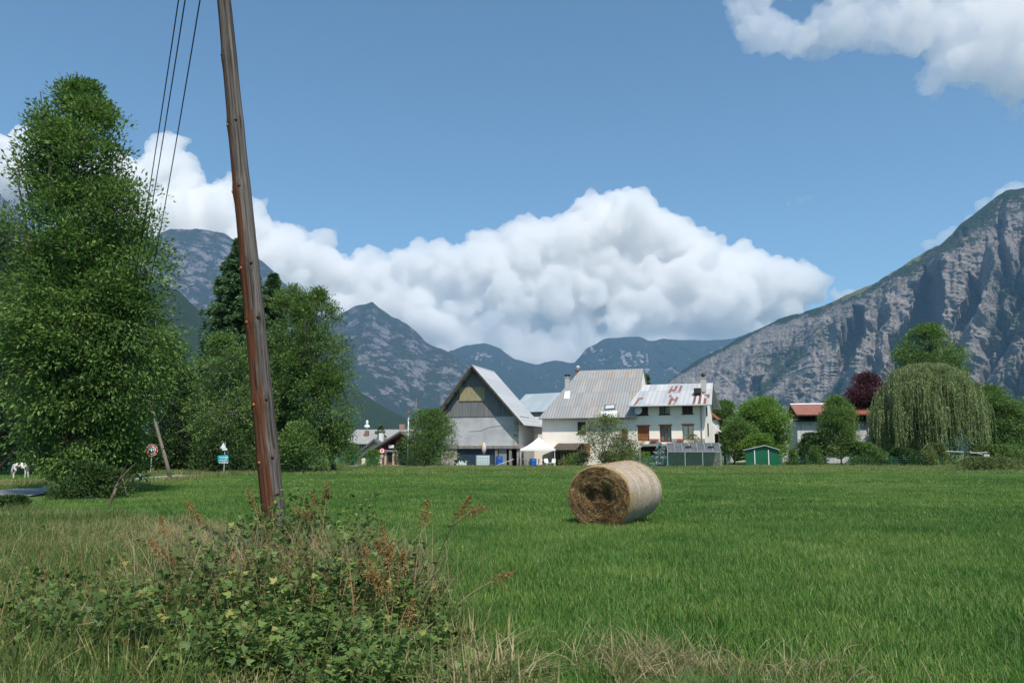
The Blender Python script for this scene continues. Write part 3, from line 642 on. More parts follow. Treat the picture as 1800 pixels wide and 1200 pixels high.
tree('garden_tree', 'dark green tree right of the weeping willow', 'tree',
     [(682, 1722, 1748), (700, 1706, 1775), (730, 1700, 1795), (765, 1700, 1800), (795, 1712, 1795)], 96, L_mid, nb=80, ncl=3200, nl=15, leaf=.24, seed=41, stem=1752, trunk_r=.14)
tree('garden_tree', 'dark green tree at the right edge of the photo', 'tree',
     [(700, 1805, 1850), (720, 1788, 1880), (755, 1782, 1900), (795, 1790, 1890)], 99, L_mid, nb=60, ncl=2400, nl=15, leaf=.24, seed=42, stem=1835, trunk_r=.14)
for i, (lb, rows, Yb, mt, lf) in enumerate([
    ('bushes in the shade below the left side of the willow', [(780, 1500, 1530), (795, 1492, 1555), (813, 1490, 1560)], 84, L_mid, .14),
    ('low bushes below the middle of the willow', [(790, 1570, 1600), (800, 1555, 1625), (813, 1552, 1630)], 84, L_dark, .14),
    ('grey green bush below the right side of the willow', [(782, 1632, 1655), (796, 1620, 1668), (813, 1618, 1672)], 83, L_olive, .13),
    ('green hedge behind the broken wooden rails', [(785, 1715, 1790), (795, 1700, 1830), (806, 1700, 1840)], 88, L_mid, .16)]):
    bush('bush', lb, rows, Yb, mt, 50+i, 5200, lf*1.3, 'garden bushes along the far field edge')
bush('hedge', 'bright green low hedge behind the hay bale, in front of the farmhouse', [(796, 1060, 1140), (803, 1048, 1150), (814, 1046, 1152)], 80.5, L_bright, 56, 3800, .12, None, 'hedge', deep=.3)
bush('bush', 'grey green lavender-like bushes in front of the orange shutters', [(797, 998, 1030), (804, 990, 1044), (814, 988, 1046)], 81.5, L_mid, 57, 1800, .12, None, deep=.5)
bush('bush', 'flowering bush on the terrace of the two storey house', [(766, 1205, 1225), (771, 1194, 1236), (779, 1192, 1238)], 80.8, L_olive, 58, 1200, .12, None, deep=.4)
bush('bush', 'green bush under the terrace beside the garage opening', [(772, 1075, 1100), (785, 1062, 1122), (800, 1060, 1126)], 82, L_dark, 59, 2200, .14, None, deep=.5)
bush('hedge', 'clipped light green hedge in front of the dark red chalet', [(793, 648, 664), (798, 640, 670), (816, 640, 672)], 88, L_bright, 60, 1500, .14, None, 'hedge', deep=.5)
bush('bush', 'dark climbing bush on the right side of the chalet', [(775, 700, 715), (790, 694, 722), (818, 694, 724)], 86, L_dark, 61, 1800, .16, None)
bush('bush', 'green bush in the fenced garden left of the chalet', [(780, 612, 632), (796, 600, 640), (816, 596, 640)], 92, L_mid, 62, 1800, .16, None)
bush('bush', 'tangled weedy mound around the foot of the leaning rail post', [(806, 1700, 1760), (815, 1672, 1810), (832, 1662, 1840)], 64, L_olive, 63, 7000, .13, None, deep=.5)
bush('hedge', 'far band of dark bushes behind the sheds on the right', [(768, 1385, 1700), (782, 1380, 1720), (806, 1378, 1730)], 112, L_dark, 64, 16000, .4, None, 'hedge', deep=.08, lump=30)
# --- weeping willow: arching limbs that let down curtains of leaf strings
def willow():
    Yw = 91; rg = np.random.default_rng(70)
    zz, cc, hh = outline([(640, 1600, 1655), (652, 1572, 1684), (675, 1552, 1706), (700, 1542, 1718), (740, 1534, 1722), (790, 1536, 1714)], Yw)
    base = XP(1628, Yw); root = thing('willow_tree', 'large weeping willow with long hanging yellow green branches', 'tree', base)
    H = zz[-1]; PV = []; DV = []; TN = []; mb = MB()
    mb.tube([(0, 0, -.1), (.1, 0, 1.5), (0, .1, 3.2), (.1, 0, 5.5), (0, 0, H*.86)], [.42, .36, .3, .2, .08], 9)
    for i in range(640):
        z1 = H*(1-.52*rg.random()**1.5); h = np.interp(z1, zz, hh); cx = np.interp(z1, zz, cc)-base.x
        a = rg.uniform(0, 2*math.pi); rr = .25+.75*rg.random()**.6
        ex, ey = cx+math.cos(a)*h*rr, math.sin(a)*h*rr
        if i % 3 == 0:
            s = Vector((0, 0, max(1.8, z1*.62))); e = Vector((ex, ey, z1)); mb.tube([s, s.lerp(e, .5)+Vector((0, 0, .7)), e], [.09, .055, .015], 4, False)
        tint = rg.uniform(.2, .8)
        for q in range(7):
            L = min(rg.uniform(1.2, 3.6 if rr < .7 else 5.6), z1-.6); m = int(L*16); s = np.linspace(0, 1, m)
            dx, dy = rg.normal()*.28, rg.normal()*.28
            x = ex+dx+math.cos(a)*.22*np.sqrt(s)+.06*np.sin(s*6+q); y = ey+dy+math.sin(a)*.22*np.sqrt(s); zc = z1+.12-L*s**1.1+.12*np.sin(np.minimum(s*4, 3.14))
            PV.append(np.stack([x, y, zc], 1)); DV.append(np.stack([rg.normal(size=m)*.32, rg.normal(size=m)*.32, -np.ones(m)], 1)); TN.append(np.full(m, tint+rg.normal()*.1))
    p = np.concatenate(PV); N = len(p)
    v, f, t = leaves(rg, p, np.concatenate(DV), .25*rg.uniform(.7, 1.3, N), .07*rg.uniform(.8, 1.3, N), np.clip(np.concatenate(TN)+rg.normal(size=N)*.1, 0, 1), up=.1)
    link('crown', npmesh('crown', v, f, False, {'tint': t}), root, L_willow); mb.build('trunk', bark_m, root, True)
willow()
# ================================================================ BUILDINGS
class Frame:
    """a wall plane standing on the ground: x along the wall, y into the building"""
    def __init__(s, px, Y, yaw):
        s.O = XP(px, Y); s.a = R(yaw); s.w = Vector((math.cos(s.a), math.sin(s.a), 0)); s.b = Vector((-math.sin(s.a), math.cos(s.a), 0))
    def on(s, px, py, d=0.0):
        q = P(px, py, 50)-Vector((0, 0, CH)); q = q/q.y   # ray
        O = s.O+s.b*d; c = Vector((0, 0, CH))
        t = (O-c).dot(s.b)/q.dot(s.b); h = c+q*t
        return ((h-s.O).dot(s.w), h.z)
    def x(s, px, py=780, d=0.0): return s.on(px, py, d)[0]
    def z(s, px, py, d=0.0): return s.on(px, py, d)[1]
    def root(s, name, label, cat, group=None):
        return thing(name, label, cat, s.O, s.a, group)
plaster = mat('warm off white plaster', (.86, .79, .69), col2=(.80, .72, .62), scale=.6, detail=7, bump=.006, bscale=14)
plaster_g = mat('grey beige plaster', (.42, .40, .37), col2=(.50, .48, .44), scale=.8, detail=7, bump=.006, bscale=14)
cement = mat('pale grey cement render', (.47, .47, .47), col2=(.37, .37, .38), scale=.7, detail=9, bump=.01, bscale=10, lo=.4, hi=.62)
plank_m = mat('weathered grey boards', (.21, .21, .21), col2=(.14, .14, .145), scale=3.2, detail=6, stretch=(1.6, 1, .12), bump=.02)
plank_y = mat('yellow translucent sheet', (.37, .32, .19), col2=(.27, .235, .14), scale=3.5, detail=4, stretch=(1.5, 1, .3), bump=.015)
wood_d = mat('dark old timber', (.06, .045, .035), col2=(.10, .08, .06), scale=4, stretch=(1, 1, .3), bump=.01)
wood_g = mat('silvered timber', (.28, .26, .23), col2=(.16, .14, .12), scale=6, stretch=(1, 1, .3), bump=.008)
brown_s = mat('orange brown shutter paint', (.30, .10, .035), col2=(.25, .08, .03), scale=5, rough=.5)
dbrown_s = mat('dark brown shutter paint', (.075, .04, .03), col2=(.055, .03, .022), scale=5, rough=.6)
white_p = mat('white paint', (.72, .72, .70), rough=.5)
white_m = mat('white sheet metal', (.66, .68, .70), rough=.45, col2=(.58, .60, .62), scale=2)
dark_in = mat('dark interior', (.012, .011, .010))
iron = mat('dark iron', (.03, .03, .03), rough=.5)
steel = mat('galvanised steel', (.42, .44, .45), rough=.45, metal=.3)
stone = None
def _stone(n, b, N, L):
    tc = N('TexCoord').outputs['Object']
    v = N('TexVoronoi'); v.inputs['Scale'].default_value = 3.2; L(tc, v.inputs['Vector'])
    v2 = N('TexVoronoi'); v2.feature = 'DISTANCE_TO_EDGE'; v2.inputs['Scale'].default_value = 3.2; L(tc, v2.inputs['Vector'])
    c = ramp(n, v.outputs['Color'], [(.1, (.20, .17, .14)), (.5, (.32, .28, .24)), (.9, (.45, .41, .36))], N, L)
    L(mixc(N, L, ramp(n, v2.outputs['Distance'], [(.02, 0.), (.07, 1.)], N, L), (.36, .34, .31), c), b.inputs['Base Color'])
    bp = N('Bump'); bp.inputs['Distance'].default_value = .05; L(v2.outputs['Distance'], bp.inputs['Height']); L(bp.outputs[0], b.inputs['Normal'])
stone = shader('rubble stone', _stone)
def sheet_roof(name, c1, c2, rust, amount, pitch=5.5, seam=.55, metal=.25, rough=.5, colx='X'):
    """sheet metal laid in rows: fine ribs, lap seams, streaky rust"""
    def bld(n, b, N, L):
        tc = N('TexCoord').outputs['Object']; sp = N('SeparateXYZ'); L(tc, sp.inputs[0])
        big = noise_out(n, N, L, tc, .8, 6, .6, (1.6, .35, .5)); fine = noise_out(n, N, L, tc, 5, 6, .6, (1, .25, .5))
        # each sheet its own tone
        fx = math_(N, L, 'FLOOR', math_(N, L, 'MULTIPLY', sp.outputs[0], 1.15)); fz = math_(N, L, 'FLOOR', math_(N, L, 'MULTIPLY', sp.outputs[2], .62))
        cb = N('CombineXYZ'); L(fx, cb.inputs[0]); L(fz, cb.inputs[2]); wn = N('TexWhiteNoise'); wn.noise_dimensions = '3D'; L(cb.outputs[0], wn.inputs['Vector'])
        base = mixc(N, L, wn.outputs['Value'], c1, c2)
        base = mixc(N, L, math_(N, L, 'MULTIPLY', fine, .35), base, tuple(q*.6 for q in c1))
        k = math_(N, L, 'ADD', math_(N, L, 'MULTIPLY', big, .75), math_(N, L, 'MULTIPLY', fine, .25)); k = math_(N, L, 'ADD', k, math_(N, L, 'MULTIPLY', math_(N, L, 'SUBTRACT', wn.outputs['Value'], .5), .12))
        rm = ramp(n, k, [(amount, 0.), (amount+.10, .8)], N, L)
        L(mixc(N, L, rm, base, rust), b.inputs['Base Color'])
        b.inputs['Roughness'].default_value = rough; b.inputs['Metallic'].default_value = 0; b.inputs['Specular IOR Level'].default_value = .5
        wv = math_(N, L, 'SINE', math_(N, L, 'MULTIPLY', sp.outputs[0], pitch*6.283))
        fr = math_(N, L, 'FRACT', math_(N, L, 'MULTIPLY', sp.outputs[2], .62)); sm = ramp(n, fr, [(0.0, 1.0), (.05, 0.0)], N, L)
        bp = N('Bump'); bp.inputs['Distance'].default_value = .03; L(math_(N, L, 'ADD', math_(N, L, 'MULTIPLY', wv, .5), sm), bp.inputs['Height']); L(bp.outputs[0], b.inputs['Normal'])
    return shader(name, bld)
roof_big = sheet_roof('rusty galvanised roof sheets', (.25, .25, .25), (.32, .32, .31), (.28, .215, .165), .52, 3.2)
roof_barn = sheet_roof('pale grey roof sheets', (.42, .43, .44), (.50, .50, .50), (.40, .34, .28), .66, 3.0)
roof_tile = sheet_roof('pale worn metal shingles', (.36, .37, .38), (.52, .52, .52), (.40, .30, .25), .70, 2.0)
roof_rust = sheet_roof('rust bitten shingles', (.22, .085, .06), (.17, .07, .05), (.42, .40, .39), .52, 2.0)
roof_red = sheet_roof('red rusty roof sheets', (.31, .115, .065), (.25, .09, .055), (.19, .12, .09), .58, 3.0)
roof_grey = sheet_roof('grey fibre cement roof', (.30, .29, .27), (.35, .34, .32), (.25, .24, .22), .6, 6)
roof_teal = sheet_roof('blue grey roof sheets', (.30, .36, .38), (.38, .43, .45), (.3, .3, .3), .7, 3)
def _glass():
    m = bpy.data.materials.new('window glass'); m.use_nodes = True; n = m.node_tree; n.nodes.remove(n.nodes['Principled BSDF']); out = n.nodes['Material Output']
    t = n.nodes.new('ShaderNodeBsdfTransparent'); g_ = n.nodes.new('ShaderNodeBsdfGlossy'); g_.inputs['Roughness'].default_value = .03; x = n.nodes.new('ShaderNodeMixShader'); x.inputs[0].default_value = .14
    t.inputs[0].default_value = (.8, .85, .85, 1)
    n.links.new(t.outputs[0], x.inputs[1]); n.links.new(g_.outputs[0], x.inputs[2]); n.links.new(x.outputs[0], out.inputs['Surface']); return m
glass = _glass()
curtain = mat('white net curtain', (.62, .62, .62), rough=.9)

def wall(mb, x0, x1, z0, z1, holes, y=0.0, depth=.28, top=None):
    """a wall face at y with recessed openings; top(x) gives a sloping upper edge"""
    xs = sorted({x0, x1, *[h[0] for h in holes], *[h[1] for h in holes]}); zs = sorted({z0, z1, *[h[2] for h in holes], *[h[3] for h in holes]})
    xs = [q for q in xs if x0 <= q <= x1]; zs = [q for q in zs if z0 <= q <= z1]
    for a, b in zip(xs[:-1], xs[1:]):
        for c, d in zip(zs[:-1], zs[1:]):
            mx, mz = (a+b)/2, (c+d)/2
            if any(h[0] < mx < h[1] and h[2] < mz < h[3] for h in holes): continue
            mb.add([(a, y, c), (b, y, c), (b, y, d), (a, y, d)], [(0, 1, 2, 3)])
    for h in holes:
        a, b, c, d = h[:4]; e = y+depth
        mb.add([(a, y, c), (a, e, c), (a, e, d), (a, y, d)], [(0, 1, 2, 3)]); mb.add([(b, y, c), (b, y, d), (b, e, d), (b, e, c)], [(0, 1, 2, 3)])
        mb.add([(a, y, d), (a, e, d), (b, e, d), (b, y, d)], [(0, 1, 2, 3)]); mb.add([(a, y, c), (b, y, c), (b, e, c), (a, e, c)], [(0, 1, 2, 3)])
        mb.add([(a, e+.25, c), (b, e+.25, c), (b, e+.25, d), (a, e+.25, d)], [(0, 1, 2, 3)])
def window(root, h, fm, y=.14, bars=1, curt=True, shut=None, name='window', sill=True, cross=False):
    x0, x1, z0, z1 = h; t = .07
    mb = MB()
    if shut is None:
        mb.box(x0, x0+t, y, y+.07, z0, z1); mb.box(x1-t, x1, y, y+.07, z0, z1); mb.box(x0+t, x1-t, y, y+.07, z1-t, z1); mb.box(x0+t, x1-t, y, y+.07, z0, z0+t)
        for i in range(bars):
            c = x0+(x1-x0)*(i+1)/(bars+1); mb.box(c-.045, c+.045, y-.01, y+.06, z0+t, z1-t)
        w_ = mb.build(name, fm, root)
        MB().box(x0+t, x1-t, y+.03, y+.036, z0+t, z1-t).build('pane', glass, w_)
        if curt:
            wd = (x1-x0-.2)*.3
            for s, e in ((x0+.1, x0+.1+wd), (x1-.1-wd, x1-.1)):
                c = MB(); k = 8; v = []; f = []
                for i in range(k+1):
                    xx = s+(e-s)*i/k; v += [(xx, y+.16+.02*math.sin(i*2.3), z0+.15), (xx, y+.16+.02*math.sin(i*2.3), z1-.12)]
                for i in range(k): f.append((2*i, 2*i+2, 2*i+3, 2*i+1))
                c.add(v, f)
                c.build('curtain', curtain, w_)
    else:
        m = (x0+x1)/2
        for a, b in ((x0+.01, m-.01), (m+.01, x1-.01)):
            mb.box(a, b, y, y+.04, z0+.01, z1-.01)
            for i in range(9):
                zz = z0+.06+(z1-z0-.12)*i/9; mb.box(a+.05, b-.05, y-.014, y-.001, zz, zz+(z1-z0)/16)
        w_ = mb.build(name, shut, root)
    if sill: MB().box(x0-.08, x1+.08, -.07, .05, z0-.09, z0-.002).build('sill', wood_d, w_)
    return w_
def roof_slab(mb, q, t=.12):
    """q polygon (outer edge ccw seen from above), thickened downwards along its own normal"""
    q = [Vector(a) for a in q]; n = (q[1]-q[0]).cross(q[2]-q[0]).normalized()
    if n.z < 0: n = -n
    return mb.slab([a-n*t for a in q], n*t)
def chimney(root, x, y, z0, z1, w, m, cap=True, metal_cap=False):
    c = MB(); c.box(x-w/2, x+w/2, y-w/2, y+w/2, z0, z1); c.box(x-w*.6, x+w*.6, y-w*.6, y+w*.6, z1, z1+.1)
    o = c.build('chimney', m, root)
    if metal_cap:
        MB().lathe([(w*.32, z1+.1), (w*.32, z1+.3), (w*.5, z1+.33), (w*.45, z1+.45), (w*.16, z1+.62)], (x, y, 0), 12).build('cowl', iron if cap == 'dark' else steel, o)
    else:
        k = MB()
        for dx in (-1, 1):
            for dy in (-1, 1): k.box(x+dx*w*.38-.04, x+dx*w*.38+.04, y+dy*w*.38-.04, y+dy*w*.38+.04, z1+.1, z1+.3)
        k.box(x-w*.62, x+w*.62, y-w*.62, y+w*.62, z1+.3, z1+.38); k.build('cap', iron, o)
    return o

# ---------------------------------------------------------------- farmhouse with the wide rusty roof + two storey house
FH = Frame(1241, 82, -20)
X = lambda px, py=760, d=0.: FH.on(px, py, d)
def hole(F_, x0, x1, y0, y1):
    a = F_.on(x0, y1); b = F_.on(x1, y0); c = F_.on((x0+x1)/2, y0); return (a[0], b[0], F_.on((x0+x1)/2, y1)[1], c[1])
def front(F_, name, label, cat): return F_.root(name, label, cat)
# two storey house
r = front(FH, 'house', 'two storey cream house with brown shutters and rust spotted pale metal roof', 'house')
xl = X(1117)[0]; ze = X(1180, 712, -1.0)[1]-.1; dep = 7.4
hs = [hole(FH, 1119.5, 1139, 713.5, 729), hole(FH, 1159, 1177, 712.5, 728), hole(FH, 1199, 1217.5, 712.5, 727),
      hole(FH, 1121, 1141, 749, 775), hole(FH, 1160, 1180, 748, 777), hole(FH, 1200, 1219, 747, 773)]
zt = X(1180, 780)[1]   # terrace level
garage = hole(FH, 1126, 1158, 785, 803)
mb = MB(); wall(mb, xl, 0, 0, ze+.35, hs+[garage]);
side = []
def onside(F_, px, py, xs=0.0):
    """pixel ray with the right end wall (x = xs): returns depth, z"""
    q = P(px, py, 50)-Vector((0, 0, CH)); c = Vector((0, 0, CH)); O = F_.O+F_.w*xs; t = (O-c).dot(F_.w)/q.dot(F_.w); h = c+q*t; return ((h-F_.O).dot(F_.b), h.z)
mb.add([(0, 0, 0), (0, dep, 0), (0, dep, ze+.35), (0, 0, ze+.35)], [(0, 1, 2, 3)]); mb.add([(xl, dep, 0), (0, dep, 0), (0, dep, ze+.35), (xl, dep, ze+.35)], [(3, 2, 1, 0)])
zr = X(1190, 674.5, 3.7)[1]; mb.add([(0, 0, ze+.35), (0, dep, ze+.35), (0, 3.7, zr-.15)], [(0, 1, 2)])
mb.build('wall', plaster, r)
for i, h in enumerate(hs):
    if i in (0, 2): window(r, h, dbrown_s, shut=dbrown_s)
    elif i == 1: window(r, h, dbrown_s)
    elif i == 3: window(r, h, brown_s, shut=brown_s, name='shutter', sill=False)
    else:
        window(r, h, brown_s, name='door', sill=False, bars=1); 
for h in hs[3:]: MB().box(h[0]-.1, h[1]+.1, -.06, .02, h[3]+.002, h[3]+.14).build('lintel', brown_s, r)
for k, (y0, y1, z0, z1) in enumerate([(1.7, 2.6, X(1241, 729)[1], X(1241, 713)[1]), (2.4, 3.3, X(1241, 765)[1], X(1241, 742)[1])]):
    MB().box(.003, .05, y0, y1, z0, z1).build('window', dbrown_s, r)
MB().box(garage[0], garage[1], .5, .56, 0, garage[3]).build('garage_dark_backing', wood_d, r)  # dark sheet in the open garage; the shade inside is put into its colour
# terrace: stone faced slab with pots
tb = MB(); zt1 = X(1180, 778, -2)[1]; xa, xb = X(1124, 780, -2)[0], X(1200, 780, -2)[0]
tb.box(xa, xb+3.6, -1.9, -.003, zt-.22, zt); tb.build('terrace_slab', mat('grey concrete', (.33, .32, .30), col2=(.25, .24, .22), scale=2), r)
tp = MB(); tp.box(xa+2.9, xb+3.6, -1.9, -1.7, 0, zt-.222); tp.build('terrace_wall', stone, r)
zd = X(1150, 771)[1]; 
for pl0, pl1 in ((X(1141)[0], hs[4][0]-.02), (hs[4][1]+.02, hs[5][0]-.02), (hs[5][1]+.02, -.01)): MB().box(pl0, pl1, -.035, -.003, zt+.002, zd).build('plinth', stone, r)
for px in (1150, 1196): 
    a = X(px, 770, -.3); MB().box(a[0]-.35, a[0]+.35, -.32, -.06, zt+.3, zt+.5).build('flower_box', mat('terracotta', (.33, .10, .06)), r)
a = X(1122.5, 721.5, -.35); ds = MB(); ds.lathe([(.01, -.06), (.2, -.04), (.36, .03), (.42, .09), (.40, .09), (.2, -.02), (.01, -.04)], (0, 0, 0), 20, False)
dn = ds.build('satellite_dish', white_p, r, True); dn.location = (a[0], -.35, a[1]); dn.rotation_euler = (R(80), 0, R(-12))
MB().tube([(a[0], -.33, a[1]), (a[0]+.1, .0, a[1]-.1)], .02, 6).build('dish_arm', steel, dn).matrix_parent_inverse = Matrix.LocRotScale(dn.location, dn.rotation_euler, None).inverted()
a = X(1193, 733, -.12); lm = MB(); lm.lathe([(.02, -.14), (.12, -.08), (.14, 0), (.12, .08), (.02, .13)], (a[0], -.15, a[1]), 12); lm.build('wall_lamp', white_p, r, True)
a = X(1232, 712); MB().tube([(a[0], -.08, ze), (a[0], -.08, zt)], .05, 8).build('downpipe', mat('zinc', (.22, .22, .22), rough=.5), r)
# roof: panel grid with rusted shingles where the photo shows them
def panel_roof(q, nx, ny, rusty, t=.12):
    """q: four corners front-left, front-right, ridge-right, ridge-left; rusty(i, j) picks the material"""
    q = [Vector(a) for a in q]; v = []; f = []; mi = []
    for j in range(ny+1):
        for i in range(nx+1):
            a = q[0].lerp(q[1], i/nx); b = q[3].lerp(q[2], i/nx); v.append(a.lerp(b, j/ny))
    for j in range(ny):
        for i in range(nx):
            k = j*(nx+1)+i; f.append((k, k+1, k+nx+2, k+nx+1)); mi.append(1 if rusty(i, j) else 0)
    b = len(v); dn = Vector((0, 0, -t)); v += [a+dn for a in q]; top = [0, nx, (ny+1)*(nx+1)-1, ny*(nx+1)]
    f.append((b+3, b+2, b+1, b)); mi.append(0)
    ed = [list(range(0, nx+1)), [j*(nx+1)+nx for j in range(ny+1)], [ny*(nx+1)+i for i in range(nx, -1, -1)], [j*(nx+1) for j in range(ny, -1, -1)]]
    for s in range(4): f.append(tuple([b+s, b+(s+1) % 4]+ed[s][::-1])); mi.append(0)
    me = bpy.data.meshes.new('roof'); me.from_pydata([tuple(a) for a in v], [], f); me.update(); me.polygons.foreach_set('material_index', np.array(mi, np.int32)); return me
ex0, ex1 = X(1104, 712, -1.1)[0], X(1251, 708.5, -1.1)[0]; ez = X(1180, 711, -1.1)[1]
rx0, rx1 = X(1131, 677, 3.7)[0], X(1253, 671, 3.7)[0]
rustset = {(13, 6), (13, 7), (13, 9), (13, 8), (14, 7), (15, 6), (15, 7), (15, 9), (15, 8), (16, 6), (17, 7), (17, 9), (17, 8), (17, 6), (14, 4), (15, 0), (15, 1), (15, 2), (15, 3), (16, 2), (17, 0), (17, 1), (17, 2), (17, 3),
           (2, 0), (2, 1), (2, 2), (2, 3), (3, 3), (24, 0), (24, 1), (24, 2), (24, 3), (26, 0), (26, 1), (26, 2), (26, 3), (25, 5), (24, 4), (26, 4), (27, 5), (28, 4), (28, 0), (28, 1), (28, 2), (29, 3), (29, 4)}
me = panel_roof([(ex0, -1.1, ez), (ex1, -1.1, ez), (rx1, 3.7, zr), (rx0, 3.7, zr)], 31, 11, lambda i, j: (i, j) in rustset)
me.materials.append(roof_tile); me.materials.append(roof_rust); rf = link('roof', me, r)
rb = MB(); roof_slab(rb, [(rx0, 3.703, zr), (rx1, 3.703, zr), (ex1, 8.4, ez), (rx0, 8.4, ez)]); rb.build('roof', roof_tile, r)
MB().tube([(ex0, -1.16, ez-.1), (ex1, -1.16, ez-.1)], .06, 8).build('gutter', steel, r)
a = X(1236, 676, 1.4); chimney(rf, a[0], 1.6, ez+1.4, X(1236, 665, 1.6)[1], .5, plaster_g, 'dark', True)
a = X(1226, 683, .9); MB().box(a[0]-.35, a[0]+.35, .6, 1.3, a[1]-.5, a[1]+.05).build('roof_vent', iron, rf)
# wide farmhouse
FW = Frame(1118, 84.45, -20)
r = FW.root('farmhouse', 'cream farmhouse under a very wide steep roof of grey and rust streaked metal sheets', 'house')
Xw = FW.on
xl, xr = Xw(953, 760)[0], 0.; ezw = (Xw(957, 737, -.7)[1]+Xw(1118, 731, -.7)[1])/2; zw = ezw-.1
rd = 5.2; zr = Xw(1075, 649.5, rd)[1]; rl, rr = Xw(1019, 653, rd)[0], Xw(1131, 646, rd)[0]
e0, e1 = Xw(946, 735, -.7)[0], Xw(1118.5, 731, -.7)[0]
hsw = [hole(FW, 1015, 1029.5, 741, 761), hole(FW, 1014.5, 1029.5, 779, 800), hole(FW, 1092, 1103, 753, 772)]
mb = MB(); wall(mb, xl, xr, 0, zw+.5, hsw); mb.add([(xl, 0, 0), (xl, 10.5, 0), (xl, 10.5, zw+.5), (xl, 0, zw+.5)], [(3, 2, 1, 0)]); mb.add([(xr, 0, zw), (xr, 10.5, zw), (xr, rd, zr-.2)], [(0, 1, 2)])
mb.add([(xl, 10.5, 0), (xr, 10.5, 0), (xr, 10.5, zw+.5), (xl, 10.5, zw+.5)], [(3, 2, 1, 0)])
mb.build('wall', plaster, r)
window(r, hsw[0], dbrown_s, shut=dbrown_s); window(r, hsw[1], brown_s, name='door', sill=False); window(r, hsw[2], brown_s, shut=brown_s)
for s in ((1008, 1014), (1030, 1037)):
    a, b = Xw(s[0], 790), Xw(s[1], 790); MB().box(a[0], b[0], -.06, -.003, hsw[1][2], hsw[1][3]).build('shutter', brown_s, r)
rm = MB(); roof_slab(rm, [(e0, -.7, ezw), (e1, -.7, ezw), (rr, rd, zr), (rl, rd, zr)]); rf = rm.build('roof', roof_big, r)
rm = MB(); roof_slab(rm, [(e0-.002, -.7, ezw), (rl-.002, rd, zr), (e0-.002, 11.1, ezw)]); roof_slab(rm, [(rl, rd+.003, zr), (rr, rd+.003, zr), (e1, 11.1, ezw), (e0, 11.1, ezw)]); rm.build('roof', roof_big, r)
def slope_pt(px, py, up=.0):   # point on the wide roof
    dz, dd = zr-ezw, rd+.7
    lo, hi = -.7, rd
    for _ in range(40):
        m = (lo+hi)/2; z = Xw(px, py, m)[1]; zz = ezw+dz*(m+.7)/dd
        if z > zz: lo = m
        else: hi = m
    return Vector((Xw(px, py, m)[0], m, zz)), Vector((0, -dz, dd)).normalized()
def on_slope(corners, t0, t1, name, m, par):
    mb = MB(); q = []
    for c in corners: p, n = slope_pt(*c); q.append(p+n*t0)
    mb.slab(q, n*(t1-t0)); return mb.build(name, m, par)
sk = on_slope([(1062.5, 720.5), (1081, 719), (1081.5, 711), (1063.5, 712)], .01, .07, 'skylight', iron, rf)
on_slope([(1064, 719.3), (1080, 718), (1080.3, 712.2), (1065, 713.2)], .072, .085, 'pane', mat('skylight glass', (.45, .50, .54), rough=.15, spec=.8), sk)
on_slope([(991, 700.5), (1001, 701), (1002.5, 687), (993, 688)], .01, .03, 'skylight', white_m, rf)
on_slope([(1055, 734), (1084, 733), (1085.5, 722), (1056, 724)], .01, .03, 'patch_sheet', white_m, rf)
a = Xw(1016, 660, rd+.5); chimney(rf, a[0], rd+.5, zr-1.5, Xw(1016, 651.5, rd+.5)[1], .55, mat('brick', (.24, .13, .10), col2=(.18, .11, .09), scale=8), True, True)
a = Xw(997.5, 668, rd+2.); chimney(rf, a[0], rd+2., zr-3.6, Xw(997.5, 664, rd+2.)[1], .5, plaster_g)
# timber porch
pa, pb = Xw(972, 790, -2.6)[0], Xw(1008, 790, -2.2)[0]; zp = Xw(990, 781, -1.3)[1]
r2 = thing('timber_porch', 'dark timber porch with sloping roof beside the orange shutters', 'porch', FW.O, FW.a)
m = MB(); roof_slab(m, [(pa-.2, -2.5, zp-.55), (pb+.3, -2.5, zp-.55), (pb+.3, -.05, zp+.15), (pa-.2, -.05, zp+.15)], .1); m.build('roof', wood_d, r2)
for x in (pa, (pa+pb)/2, pb):
    MB().box(x-.07, x+.07, -2.3, -2.16, 0, zp-.6).build('post', wood_d, r2)
MB().box(pa, pb, -2.32, -2.14, zp-.78, zp-.62).build('beam', wood_d, r2)
MB().tube([(pb, -2.2, zp-1.4), (pb-.7, -2.2, zp-.7)], .05, 5).build('brace', wood_d, r2)
MB().box(pa, pa+.06, -2.1, -.1, 0, zp-.3).box(pa+.3, pa+1.5, -.3, -.2, .4, 2.1).build('panel', wood_d, r2)
# ---------------------------------------------------------------- big barn
BN = Frame(838, 88, -17)
r = BN.root('barn', 'large steep roofed barn with grey board gable, yellow panel and blue corrugated door', 'barn')
ov = -1.0
L_, A_, R_ = BN.on(762, 732, ov), BN.on(829, 640.5, ov), BN.on(921, 746, ov)
dp = 6.3
sl_ = (A_[1]-L_[1])/(A_[0]-L_[0]); sr_ = (A_[1]-R_[1])/(R_[0]-A_[0])
def rz(x): return A_[1]-.32-(sl_*(A_[0]-x) if x < A_[0] else sr_*(x-A_[0]))
wl, wr = BN.on(776, 760)[0], BN.on(912, 760)[0]
zb = BN.on(840, 732)[1]; zg = BN.on(840, 783)[1]
